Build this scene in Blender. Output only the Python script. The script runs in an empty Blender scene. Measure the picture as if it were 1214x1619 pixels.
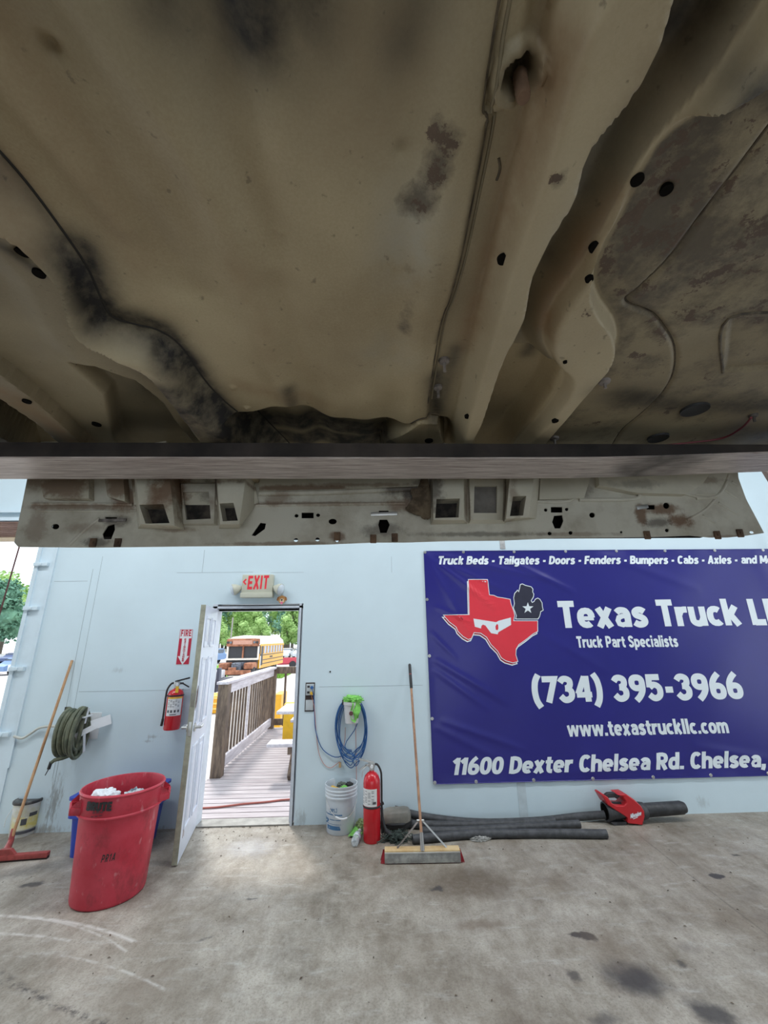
import bpy, bmesh, math, random
import numpy as np
from mathutils import Vector, Matrix
from mathutils.geometry import tessellate_polygon

S = bpy.context.scene
COL = S.collection
R = math.radians

# ------------------------------------------------------------------ camera
FPX, PITCH, ROLL, YAW, CAMD, EYE = 651.76, 0.29738, -0.013394, 0.036118, 4.69811, 1.70822
FW = Vector((math.sin(YAW)*math.cos(PITCH), math.cos(YAW)*math.cos(PITCH), math.sin(PITCH)))
_rt = FW.cross(Vector((0, 0, 1))).normalized()
_up = _rt.cross(FW)
RT = math.cos(ROLL)*_rt + math.sin(ROLL)*_up
UP = -math.sin(ROLL)*_rt + math.cos(ROLL)*_up
EYEP = Vector((0, -CAMD, EYE))
cam_d = bpy.data.cameras.new('camera')
cam_d.sensor_fit = 'HORIZONTAL'
cam_d.sensor_width = 36.0
cam_d.lens = FPX/1214*36.0
cam_d.clip_start = 0.02
cam_d.clip_end = 600
cam = bpy.data.objects.new('camera', cam_d)
COL.objects.link(cam)
M3 = Matrix((RT, UP, -FW)).transposed()
cam.matrix_world = Matrix.Translation(EYEP) @ M3.to_4x4()
S.camera = cam

def ray(px, py):
    return (px-607)/FPX*RT - (py-809.5)/FPX*UP + FW
def W(px, py, Y=0.0):
    """point of the upright plane y = Y seen at a photo pixel"""
    d = ray(px, py)
    return EYEP + d*((Y-EYEP.y)/d.y)
def F(px, py, z=0.0):
    """point of the level plane at height z seen at a photo pixel"""
    d = ray(px, py)
    return EYEP + d*((z-EYEP.z)/d.z)

# ------------------------------------------------------------------ light
S.view_settings.view_transform = 'Standard'
S.view_settings.look = 'None'
S.view_settings.gamma = 1.0
S.view_settings.use_curve_mapping = False
S.view_settings.exposure = 0.0
world = bpy.data.worlds.new('daylight')
S.world = world
world.use_nodes = True
wn = world.node_tree.nodes
bg = wn['Background']
bg.inputs['Color'].default_value = (0.84, 0.93, 1.0, 1)
bg.inputs['Strength'].default_value = 2.2
sun_d = bpy.data.lights.new('sun', 'SUN')
sun_d.energy = 2.6
sun_d.angle = R(8)
sun_d.color = (1.0, 0.96, 0.9)
sun = bpy.data.objects.new('sun', sun_d)
sun.rotation_euler = (R(-28), R(-14), 0)
sun.location = (0, 30, 30)
COL.objects.link(sun)

def fill_light(x, y, z, sx, sy, power, col=(0.93, 0.97, 1.0)):  # unseen ceiling area lamps, added to brighten the wall and floor
    l = bpy.data.lights.new('fill_light', 'AREA')
    l.shape = 'RECTANGLE'
    l.size, l.size_y = sx, sy
    l.energy = power
    l.color = col
    o = bpy.data.objects.new('fill_light', l)
    o.location = (x, y, z)
    COL.objects.link(o)
    return o
for lx in (-3.0, 0.4, 3.8):
    fill_light(lx, -1.7, 4.66, 2.4, 0.3, 72)
for lx in (-4.6, 5.2):
    fill_light(lx, -4.0, 4.66, 0.3, 2.4, 40)

# ------------------------------------------------------------------ materials
MATS = {}
def mat(name, col, rough=0.6, metal=0.0, var=0.12, scale=8.0, bump=0.0, bscale=60.0, spec=0.5,
        emit=0.0, alpha=1.0, trans=0.0, col2=None, lo=0.4, hi=0.62, stretch=None, coat=0.0):
    if name in MATS:
        return MATS[name]
    m = bpy.data.materials.new(name)
    m.use_nodes = True
    nt = m.node_tree
    N, L = nt.nodes, nt.links
    b = N['Principled BSDF']
    b.inputs['Roughness'].default_value = rough
    b.inputs['Metallic'].default_value = metal
    b.inputs['Specular IOR Level'].default_value = spec
    if coat: b.inputs['Coat Weight'].default_value = coat
    if trans:
        b.inputs['Transmission Weight'].default_value = trans
        b.inputs['IOR'].default_value = 1.2
    if alpha < 1: b.inputs['Alpha'].default_value = alpha
    tc = N.new('ShaderNodeTexCoord')
    mp = N.new('ShaderNodeMapping')
    L.new(tc.outputs['Object'], mp.inputs['Vector'])
    if stretch: mp.inputs['Scale'].default_value = stretch
    nz = N.new('ShaderNodeTexNoise')
    nz.inputs['Scale'].default_value = scale
    nz.inputs['Detail'].default_value = 6
    nz.inputs['Roughness'].default_value = 0.62
    L.new(mp.outputs['Vector'], nz.inputs['Vector'])
    rp = N.new('ShaderNodeValToRGB')
    rp.color_ramp.elements[0].position = lo if col2 else 0.3
    rp.color_ramp.elements[1].position = hi if col2 else 0.7
    c = np.array(col[:3])
    if col2 is None:
        a, z = np.clip(c*(1-var), 0, 1), np.clip(c*(1+var), 0, 1)
    else:
        a, z = c, np.array(col2[:3])
    rp.color_ramp.elements[0].color = (*a, 1)
    rp.color_ramp.elements[1].color = (*z, 1)
    L.new(nz.outputs['Fac'], rp.inputs['Fac'])
    L.new(rp.outputs['Color'], b.inputs['Base Color'])
    if emit:
        L.new(rp.outputs['Color'], b.inputs['Emission Color'])
        b.inputs['Emission Strength'].default_value = emit
    if bump:
        bz = N.new('ShaderNodeTexNoise')
        bz.inputs['Scale'].default_value = bscale
        bz.inputs['Detail'].default_value = 5
        L.new(mp.outputs['Vector'], bz.inputs['Vector'])
        bp = N.new('ShaderNodeBump')
        bp.inputs['Strength'].default_value = bump
        bp.inputs['Distance'].default_value = 0.01
        L.new(bz.outputs['Fac'], bp.inputs['Height'])
        L.new(bp.outputs['Normal'], b.inputs['Normal'])
    MATS[name] = m
    return m

# ------------------------------------------------------------------ mesh building
class MB:
    def __init__(s):
        s.v, s.f, s.mi, s.cur = [], [], [], 0
    def add(s, vs, fs):
        o = len(s.v)
        s.v += [tuple(v) for v in vs]
        for f in fs:
            s.f.append(tuple(i+o for i in f)); s.mi.append(s.cur)
        return s
    def box(s, lo, hi, bev=0.0, M=None):
        lo, hi = Vector(lo), Vector(hi)
        if bev:
            bm = bmesh.new()
            bmesh.ops.create_cube(bm, size=1.0)
            for v in bm.verts:
                v.co = Vector([lo[i] + (v.co[i]+.5)*(hi[i]-lo[i]) for i in range(3)])
            bmesh.ops.bevel(bm, geom=bm.edges[:], offset=min(bev, min(abs(hi[i]-lo[i]) for i in range(3))*.45), segments=2, affect='EDGES', profile=0.6)
            s._bm(bm, M)
            return s
        vs = [Vector((x, y, z)) for z in (lo.z, hi.z) for y in (lo.y, hi.y) for x in (lo.x, hi.x)]
        if M: vs = [M @ v for v in vs]
        return s.add(vs, [(0,2,3,1), (4,5,7,6), (0,1,5,4), (2,6,7,3), (0,4,6,2), (1,3,7,5)])
    def _bm(s, bm, M=None):
        bm.verts.index_update()
        vs = [(M @ v.co) if M else v.co.copy() for v in bm.verts]
        s.add(vs, [[v.index for v in f.verts] for f in bm.faces])
        bm.free()
    def bar(s, a, b, w, h, upv=(0, 0, 1), bev=0.0):
        a, b = Vector(a), Vector(b)
        d = (b-a); l = d.length; d.normalize()
        u = Vector(upv)
        if abs(d.dot(u)) > .98: u = Vector((1, 0, 0)) if abs(d.x) < .9 else Vector((0, 1, 0))
        x = d.cross(u).normalized(); u = x.cross(d)
        M = Matrix((x, d, u)).transposed().to_4x4(); M.translation = a
        return s.box((-w/2, 0, -h/2), (w/2, l, h/2), bev, M)
    def tube(s, pts, r, n=10, cap=True, closed=False):
        pts = [Vector(p) for p in pts]
        k = len(pts)
        rs = r if isinstance(r, (list, tuple)) else [r]*k
        vs, fs = [], []
        prev = None
        for i, p in enumerate(pts):
            if closed: t = pts[(i+1) % k]-pts[i-1]
            else: t = pts[min(i+1, k-1)]-pts[max(i-1, 0)]
            if t.length < 1e-9: t = Vector((0, 0, 1))
            t.normalize()
            if prev is None:
                u = t.orthogonal().normalized()
            else:
                u = prev - t*prev.dot(t)
                u = u.normalized() if u.length > 1e-6 else t.orthogonal().normalized()
            prev = u
            w = t.cross(u)
            for j in range(n):
                a = 2*math.pi*j/n
                vs.append(p + rs[i]*(math.cos(a)*u + math.sin(a)*w))
        for i in range(k if closed else k-1):
            for j in range(n):
                i2 = (i+1) % k
                fs.append((i*n+j, i*n+(j+1) % n, i2*n+(j+1) % n, i2*n+j))
        if cap and not closed:
            fs.append(tuple(range(n))[::-1]); fs.append(tuple((k-1)*n+j for j in range(n)))
        return s.add(vs, fs)
    def lathe(s, prof, n=32, M=None, cap=True, sx=1.0, sy=1.0):
        """profile of (radius, height) turned about z"""
        vs, fs = [], []
        for r, z in prof:
            for j in range(n):
                a = 2*math.pi*j/n
                v = Vector((r*math.cos(a)*sx, r*math.sin(a)*sy, z))
                vs.append(M @ v if M else v)
        k = len(prof)
        for i in range(k-1):
            for j in range(n):
                fs.append((i*n+j, i*n+(j+1) % n, (i+1)*n+(j+1) % n, (i+1)*n+j))
        if cap:
            if prof[0][0] > 1e-6: fs.append(tuple(range(n))[::-1])
            if prof[-1][0] > 1e-6: fs.append(tuple((k-1)*n+j for j in range(n)))
        return s.add(vs, fs)
    def prism(s, outer, depth, M, holes=()):
        """flat outline (x, y), with holes, given a thickness along local z"""
        loops = [[Vector((p[0], p[1], 0)) for p in outer]] + [[Vector((p[0], p[1], 0)) for p in h] for h in holes]
        flat = [v for lp in loops for v in lp]
        tris = tessellate_polygon(loops)
        n = len(flat)
        vs = [M @ v for v in flat] + [M @ (v+Vector((0, 0, depth))) for v in flat]
        fs = []
        for t in tris:
            a, b, c = (flat[i] for i in t)
            if (b-a).cross(c-a).z < 0: t = (t[0], t[2], t[1])
            fs.append((t[2], t[1], t[0])); fs.append(tuple(i+n for i in t))
        o = 0
        for lp in loops:
            k = len(lp)
            for j in range(k):
                a, b = o+j, o+(j+1) % k
                fs.append((a, b, b+n, a+n))
            o += k
        return s.add(vs, fs)
    def grid(s, P):
        """rows of points"""
        r, c = len(P), len(P[0])
        return s.add([p for row in P for p in row],
                     [(i*c+j, i*c+j+1, (i+1)*c+j+1, (i+1)*c+j) for i in range(r-1) for j in range(c-1)])
    def ball(s, c, r, sub=2, sx=1, sy=1, sz=1, M=None, jit=0.0, rng=None):
        bm = bmesh.new()
        bmesh.ops.create_icosphere(bm, subdivisions=sub, radius=1.0)
        for v in bm.verts:
            k = 1 + (rng.uniform(-jit, jit) if jit else 0)
            v.co = Vector((v.co.x*sx*r*k, v.co.y*sy*r*k, v.co.z*sz*r*k))
            if M: v.co = M @ v.co
            v.co += Vector(c)
        s._bm(bm)
        return s
    def build(s, name, m, parent=None, smooth=True, ang=38, fix=True):
        me = bpy.data.meshes.new(name)
        off = parent_loc(parent)
        me.from_pydata([(v[0]-off.x, v[1]-off.y, v[2]-off.z) for v in s.v], [], s.f)
        ms = m if isinstance(m, (list, tuple)) else [m]
        for x in ms: me.materials.append(x)
        if len(ms) > 1: me.polygons.foreach_set('material_index', s.mi)
        me.validate()
        if fix:
            bm = bmesh.new(); bm.from_mesh(me)
            bmesh.ops.recalc_face_normals(bm, faces=bm.faces[:])
            bm.to_mesh(me); bm.free()
        if smooth:
            me.shade_smooth()
            me.set_sharp_from_angle(angle=R(ang))
        o = bpy.data.objects.new(name, me)
        COL.objects.link(o)
        if parent: o.parent = parent
        return o

def parent_loc(p):
    v = Vector((0, 0, 0))
    while p is not None:
        v = v + p.location; p = p.parent
    return v
def tag(o, label, cat, group=None, kind=None):
    o['label'] = label
    o['category'] = cat
    if group: o['group'] = group
    if kind: o['kind'] = kind
    return o
def thing(name, loc, label, cat, group=None):
    o = bpy.data.objects.new(name, None)
    o.empty_display_size = 0.1
    o.location = loc
    COL.objects.link(o)
    return tag(o, label, cat, group)
def struct(o, label=None):
    o['kind'] = 'structure'
    if label: o['label'] = label
    return o
def copy_tree(o, parent=None):
    c = o.copy(); COL.objects.link(c)
    if parent: c.parent = parent
    for ch in list(o.children): copy_tree(ch, c)
    return c
def rotz(a): return Matrix.Rotation(a, 4, 'Z')
def frame(o, x, y, z):
    M = Matrix((Vector(x), Vector(y), Vector(z))).transposed().to_4x4(); M.translation = Vector(o)
    return M
WALLM = Matrix(((1, 0, 0, 0), (0, 0, -1, 0), (0, 1, 0, 0), (0, 0, 0, 1)))   # (x, z) outline on the wall, thickness towards the room
def wallM(y=0.0):
    M = WALLM.copy(); M.translation = Vector((0, y, 0)); return M
def smooth_path(pts, n=8, closed=False):
    """Catmull-Rom through points"""
    P = [Vector(p) for p in pts]; k = len(P); out = []
    rng = range(k if closed else k-1)
    for i in rng:
        if closed: a, b, c, d = P[i-1], P[i], P[(i+1) % k], P[(i+2) % k]
        else: a, b, c, d = P[max(i-1, 0)], P[i], P[i+1], P[min(i+2, k-1)]
        for j in range(n):
            t = j/n
            out.append(.5*((2*b)+(c-a)*t+(2*a-5*b+4*c-d)*t*t+(3*b-a-3*c+d)*t**3))
    if not closed: out.append(P[-1])
    return out


# ------------------------------------------------------------------ lettering: every glyph is a set of broad pen strokes
def arc(cx, cy, rx, ry, a0, a1, n=14, e=2.4):
    out = []
    for i in range(n+1):
        a = R(a0+(a1-a0)*i/n); c, s_ = math.cos(a), math.sin(a)
        out.append((cx+rx*math.copysign(abs(c)**(2/e), c), cy+ry*math.copysign(abs(s_)**(2/e), s_)))
    return out
def sp(*pts): return [(p.x, p.y) for p in smooth_path([(a, b, 0) for a, b in pts], 5)]
def ring(cx, cy, rx, ry): return arc(cx, cy, rx, ry, 0, 360, 24)
T_, B_, M_ = .63, .10, .365
def glyphs():
    G = {}
    G['o'] = (.60, [ring(.3, M_, .2, .265)])
    G['c'] = (.54, [arc(.3, M_, .2, .265, 48, 312)])
    G['e'] = (.60, [arc(.3, M_, .2, .265, 0, 312), ([(.12, .345), (.57, .345)], .13)])
    G['a'] = (.58, [sp((.1, .54), (.2, .62), (.3, .635), (.42, .6), (.48, .48), (.48, .3), (.48, 0)), ([(.5, .42), (.3, .41), (.17, .36), (.12, .24), (.16, .12), (.28, .08), (.4, .12), (.47, .2)], .15)])
    G['b'] = (.60, [[(.1, 0), (.1, 1.02)], ring(.3, M_, .2, .265)])
    G['d'] = (.60, [[(.5, 0), (.5, 1.02)], ring(.3, M_, .2, .265)])
    G['p'] = (.60, [[(.1, -.24), (.1, .73)], ring(.3, M_, .2, .265)])
    G['g'] = (.60, [ring(.3, M_, .2, .265), sp((.5, .73), (.5, .2), (.5, 0), (.43, -.13), (.28, -.16), (.12, -.12))])
    G['f'] = (.42, [sp((.2, 0), (.2, .5), (.2, .78), (.26, .91), (.42, .93)), ([(.01, .64), (.42, .64)], .16)])
    G['t'] = (.43, [sp((.2, .93), (.2, .6), (.2, .25), (.26, .11), (.42, .09)), ([(.01, .64), (.42, .64)], .16)])
    G['i'] = (.24, [[(.12, 0), (.12, .73)], [(.12, .82), (.12, 1.02)]])
    G['l'] = (.24, [[(.12, 0), (.12, 1.02)]])
    G['k'] = (.58, [[(.1, 0), (.1, 1.02)], [(.14, .28), (.47, .73)], [(.24, .42), (.48, 0)]])
    G['m'] = (.88, [[(.1, 0), (.1, .73)], sp((.12, .5), (.2, .61), (.3, .63), (.41, .57), (.44, .42), (.44, 0)), sp((.46, .5), (.54, .61), (.64, .63), (.75, .57), (.78, .42), (.78, 0))])
    G['n'] = (.60, [[(.1, 0), (.1, .73)], sp((.12, .48), (.2, .6), (.32, .63), (.46, .57), (.5, .42), (.5, 0))])
    G['r'] = (.43, [[(.1, 0), (.1, .73)], sp((.12, .44), (.2, .58), (.3, .62), (.43, .62))])
    G['s'] = (.53, [sp((.46, .56), (.36, .63), (.24, .64), (.13, .56), (.16, .44), (.3, .375), (.41, .3), (.43, .18), (.34, .1), (.2, .09), (.07, .17))])
    G['u'] = (.60, [[(.5, 0), (.5, .73)], sp((.1, .73), (.1, .3), (.14, .15), (.28, .09), (.4, .13), (.48, .26))])
    G['w'] = (.90, [([(.08, .73), (.24, 0)], .17), ([(.24, 0), (.45, .73)], .17), ([(.45, .73), (.66, 0)], .17), ([(.66, 0), (.82, .73)], .17)])
    G['h'] = (.60, [[(.1, 0), (.1, 1.02)], sp((.12, .48), (.2, .6), (.32, .63), (.46, .57), (.5, .42), (.5, 0))])
    G['x'] = (.58, [[(.09, .73), (.49, 0)], [(.49, .73), (.09, 0)]])
    G['T'] = (.60, [[(.3, 0), (.3, 1)], [(.01, .9), (.59, .9)]])
    G['B'] = (.64, [[(.1, 0), (.1, 1)], [(.1, .9)]+sp((.3, .9), (.45, .87), (.5, .73), (.45, .58), (.3, .53))+[(.1, .53)], [(.1, .53)]+sp((.33, .53), (.49, .48), (.53, .31), (.48, .15), (.32, .1))+[(.1, .1)]])
    G['D'] = (.66, [[(.1, 0), (.1, 1)], [(.1, .9)]+sp((.26, .9), (.46, .82), (.55, .6), (.55, .4), (.46, .18), (.26, .1))+[(.1, .1)]])
    G['F'] = (.54, [[(.1, 0), (.1, 1)], [(.1, .9), (.53, .9)], [(.1, .5), (.49, .5)]])
    G['E'] = (.55, [[(.1, 0), (.1, 1)], [(.1, .9), (.54, .9)], [(.1, .5), (.5, .5)], [(.1, .1), (.54, .1)]])
    G['C'] = (.62, [arc(.33, .5, .23, .4, 42, 318)])
    G['G'] = (.64, [arc(.33, .5, .23, .4, 42, 330), [(.34, .46), (.63, .46)], [(.54, .5), (.54, .1)]])
    G['Q'] = (.66, [ring(.33, .5, .23, .4), ([(.36, .28), (.58, -.03)], .16)])
    G['A'] = (.68, [[(.09, 0), (.34, 1)], [(.59, 0), (.34, 1)], ([(.16, .26), (.52, .26)], .16)])
    G['M'] = (.84, [[(.1, 0), (.1, 1)], [(.74, 0), (.74, 1)], [(.13, .95), (.42, .2)], [(.71, .95), (.42, .2)]])
    G['N'] = (.68, [[(.1, 0), (.1, 1)], [(.58, 0), (.58, 1)], [(.12, .95), (.56, .05)]])
    G['H'] = (.66, [[(.1, 0), (.1, 1)], [(.56, 0), (.56, 1)], [(.1, .5), (.56, .5)]])
    G['I'] = (.25, [[(.125, 0), (.125, 1)]])
    G['L'] = (.52, [[(.1, 0), (.1, 1)], [(.1, .1), (.51, .1)]])
    G['P'] = (.62, [[(.1, 0), (.1, 1)], [(.1, .9)]+sp((.32, .9), (.47, .84), (.52, .66), (.47, .47), (.32, .41))+[(.1, .41)]])
    G['R'] = (.64, [[(.1, 0), (.1, 1)], [(.1, .9)]+sp((.32, .9), (.47, .84), (.52, .68), (.47, .51), (.32, .46))+[(.1, .46)], [(.3, .44), (.53, 0)]])
    G['S'] = (.60, [sp((.52, .76), (.42, .88), (.28, .91), (.14, .83), (.12, .68), (.22, .57), (.38, .47), (.49, .34), (.46, .16), (.32, .09), (.17, .11), (.07, .24))])
    G['U'] = (.64, [sp((.1, 1), (.1, .4), (.14, .2), (.32, .09), (.5, .2), (.54, .4), (.54, 1))])
    G['X'] = (.66, [[(.09, 1), (.57, 0)], [(.57, 1), (.09, 0)]])
    G['1'] = (.38, [[(.24, 0), (.24, 1)], [(.0, .72), (.24, .93)]])
    G['0'] = (.62, [ring(.31, .5, .21, .4)])
    G['2'] = (.58, [sp((.08, .72), (.16, .87), (.3, .9), (.46, .82), (.47, .64), (.34, .42), (.12, .12)), [(.06, .1), (.55, .1)]])
    G['3'] = (.60, [sp((.08, .76), (.18, .88), (.32, .9), (.46, .82), (.46, .64), (.34, .54), (.26, .53)), sp((.26, .53), (.4, .5), (.5, .38), (.48, .2), (.35, .1), (.2, .1), (.06, .24))])
    G['4'] = (.64, [[(.46, 0), (.46, 1)], [(.4, .97), (.08, .3)], ([(.02, .27), (.63, .27)], .18)])
    G['5'] = (.60, [[(.54, .9), (.12, .9), (.1, .5)], sp((.1, .5), (.24, .6), (.38, .58), (.49, .46), (.49, .24), (.38, .11), (.22, .09), (.06, .22))])
    G['6'] = (.61, [ring(.305, .31, .205, .21), sp((.1, .33), (.12, .6), (.24, .82), (.42, 1.0))])
    G['7'] = (.56, [[(.01, .9), (.5, .9), (.2, 0)]])
    G['9'] = (.61, [ring(.305, .69, .205, .21), sp((.51, .67), (.49, .4), (.37, .18), (.19, 0))])
    G['-'] = (.40, [[(.05, .4), (.35, .4)]])
    G['.'] = (.24, [[(.12, 0), (.12, .2)]])
    G[','] = (.24, [[(.12, .2), (.12, .04), (.06, -.16)]])
    G['('] = (.34, [sp((.3, 1.08), (.16, .82), (.11, .45), (.16, .08), (.3, -.18))])
    G[')'] = (.34, [sp((.04, 1.08), (.18, .82), (.23, .45), (.18, .08), (.04, -.18))])
    G['<'] = (.5, [[(.42, .85), (.1, .5), (.42, .15)]])
    G[' '] = (.28, [])
    return G
GLY = glyphs()
def ribbon(pts, w):
    P = [p for i, p in enumerate(pts) if i == 0 or math.dist(p, pts[i-1]) > 1e-5]
    closed = math.dist(P[0], P[-1]) < 1e-4
    if closed: P = P[:-1]
    k = len(P); l, r = [], []
    for i in range(k):
        a = P[i-1] if (i or closed) else None
        c = P[(i+1) % k] if (i < k-1 or closed) else None
        def nrm(p, q):
            d = math.dist(p, q); return (-(q[1]-p[1])/d, (q[0]-p[0])/d)
        if a is None: nx, ny = nrm(P[i], c); sc = 1
        elif c is None: nx, ny = nrm(a, P[i]); sc = 1
        else:
            n1, n2 = nrm(a, P[i]), nrm(P[i], c)
            nx, ny = n1[0]+n2[0], n1[1]+n2[1]
            q = math.hypot(nx, ny) or 1; nx, ny = nx/q, ny/q
            sc = 1/max(.5, nx*n1[0]+ny*n1[1])
        l.append((P[i][0]+nx*w/2*sc, P[i][1]+ny*w/2*sc)); r.append((P[i][0]-nx*w/2*sc, P[i][1]-ny*w/2*sc))
    vs = l+r
    fs = [(i, i+k, (i+1) % k+k, (i+1) % k) for i in range(k if closed else k-1)]
    return vs, fs
def text_flat(body, wt=.2, gap=.05):
    vs, fs, x, zs = [], [], 0.0, []
    for ch in body:
        w, st = GLY[ch]; zs = []
        for s_ in st:
            if isinstance(s_, tuple): pts, sw = s_; sw = sw*wt/.2
            else: pts, sw = s_, wt
            a, f = ribbon(pts, sw)
            o = len(vs)
            vs += [(p[0]+x, p[1], len(zs)) for p in a]; zs.append(0); fs += [tuple(i+o for i in q) for q in f]
        x += w+gap
    return vs, fs, x-gap
def densify(vs, fs, L):
    """split long edges so a flat print can follow a wrinkled sheet"""
    bm = bmesh.new()
    q = [bm.verts.new(tuple(v) if len(v) == 3 else (v[0], v[1], 0)) for v in vs]
    for f in fs:
        try: bm.faces.new([q[i] for i in f])
        except ValueError: pass
    bmesh.ops.triangulate(bm, faces=bm.faces[:])
    for _ in range(7):
        e = [e for e in bm.edges if (e.verts[0].co-e.verts[1].co).length > L]
        if not e: break
        bmesh.ops.subdivide_edges(bm, edges=e, cuts=1)
        bmesh.ops.triangulate(bm, faces=[f for f in bm.faces if len(f.verts) > 3])
    bm.verts.index_update()
    out = [tuple(v.co) for v in bm.verts], [[v.index for v in f.verts] for f in bm.faces]
    bm.free()
    return out
def text_mb(mb, body, p0, p1, cap, nrm=(0, 0, 0), shear=0.0, wt=.2, gap=.05, ref=None, disp=None):
    """lettering from baseline point p0 (left) to p1 (right end of ref) with capital height vector cap; nrm lifts it off its surface"""
    vs, fs, wd = text_flat(body, wt, gap)
    if ref: wd = text_flat(ref, wt, gap)[2]
    p0, p1, cap, nrm = Vector(p0), Vector(p1), Vector(cap), Vector(nrm)
    vs, fs = densify(vs, fs, .045/max(1e-6, (p1-p0).length/wd)) if disp else (vs, fs)
    out = []
    lift = nrm.normalized()*1.2e-4 if nrm.length else nrm
    for x, y, k in vs:
        q = p0 + (p1-p0)*((x+shear*y)/wd) + cap*y
        out.append((disp(q) if disp else q) + nrm + lift*k)
    mb.add(out, fs)

# ================================================================== THE SETTING
white_wall = mat('white_wall', (0.61, 0.725, 0.785), rough=.38, var=.035, scale=1.6, bump=.05, bscale=9)
def grime(m, spots, Y0=0.0):
    nt = m.node_tree; N, L = nt.nodes, nt.links
    b = N['Principled BSDF']; c = b.inputs['Base Color'].links[0].from_socket
    tc = N.new('ShaderNodeTexCoord')
    mq = N.new('ShaderNodeMapping'); mq.inputs['Scale'].default_value = (2.2, 1, .6); L.new(tc.outputs['Object'], mq.inputs[0])
    dn = N.new('ShaderNodeTexNoise'); dn.inputs['Scale'].default_value = 16; dn.inputs['Detail'].default_value = 7; dn.inputs['Roughness'].default_value = .75
    L.new(mq.outputs[0], dn.inputs['Vector'])
    for px, py, rx, rz, amt, col in spots:
        p = W(px, py, Y0)
        mp = N.new('ShaderNodeMapping'); mp.vector_type = 'TEXTURE'
        mp.inputs['Location'].default_value = (p.x, Y0, p.z); mp.inputs['Scale'].default_value = (rx, 9, rz)
        L.new(tc.outputs['Object'], mp.inputs['Vector'])
        ln = N.new('ShaderNodeVectorMath'); ln.operation = 'LENGTH'; L.new(mp.outputs[0], ln.inputs[0])
        ad = N.new('ShaderNodeMath'); ad.operation = 'MULTIPLY_ADD'; L.new(dn.outputs['Fac'], ad.inputs[0]); ad.inputs[1].default_value = -3.2; L.new(ln.outputs['Value'], ad.inputs[2])
        mr = N.new('ShaderNodeMapRange'); mr.interpolation_type = 'SMOOTHSTEP'; mr.inputs['From Min'].default_value = -.75; mr.inputs['From Max'].default_value = -1.6; mr.inputs['To Min'].default_value = 0; mr.inputs['To Max'].default_value = amt
        L.new(ad.outputs[0], mr.inputs['Value'])
        x = N.new('ShaderNodeMix'); x.data_type = 'RGBA'; L.new(mr.outputs[0], x.inputs[0]); L.new(c, x.inputs[6]); x.inputs[7].default_value = (*col, 1); c = x.outputs[2]
    L.new(c, b.inputs['Base Color'])
GR = (.22, .22, .21)
grime(white_wall, [(86, 1265, .10, .28, .75, GR), (70, 1312, .25, .07, .7, (.3, .28, .25)), (243, 1165, .10, .03, .5, GR), (233, 1172, .08, .02, .4, GR), (600, 1300, .7, .06, .4, GR), (220, 1312, .5, .05, .5, GR), (1000, 1295, 1.2, .05, .35, GR), (475, 1295, .08, .12, .4, GR), (185, 1060, .12, .04, .25, GR), (1110, 1270, .1, .08, .3, GR), (120, 1180, .12, .3, .2, GR)])
seam_m = mat('wall_seam', (0.36, 0.42, 0.45), rough=.8)
trim_m = mat('white_trim', (0.62, 0.73, 0.80), rough=.5, var=.06, scale=5)
grey_m = mat('grey_paint', (0.45, 0.47, 0.46), rough=.6, var=.15)
ceil_m = mat('ceiling_white', (0.66, 0.70, 0.72), rough=.8)
black_m = mat('black_rubber', (0.022, 0.022, 0.024), rough=.6, var=.3)
dark_m = mat('dark_void', (0.008, 0.007, 0.006), rough=.95, spec=.05)
steel_m = mat('bright_steel', (0.55, 0.55, 0.54), rough=.35, metal=.8, var=.15)
white_p = mat('white_plastic', (0.74, 0.76, 0.78), rough=.4, var=.05)

XE = W(31, 1020).x            # left end of the wall, where the loading bay begins
XL, XRR, YB, ZC = -8.2, 7.5, -9.5, 4.8
DXL, DXR, DZ = -1.672, -0.778, 2.045   # door opening
BAYZ = W(10, 852).z

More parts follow.
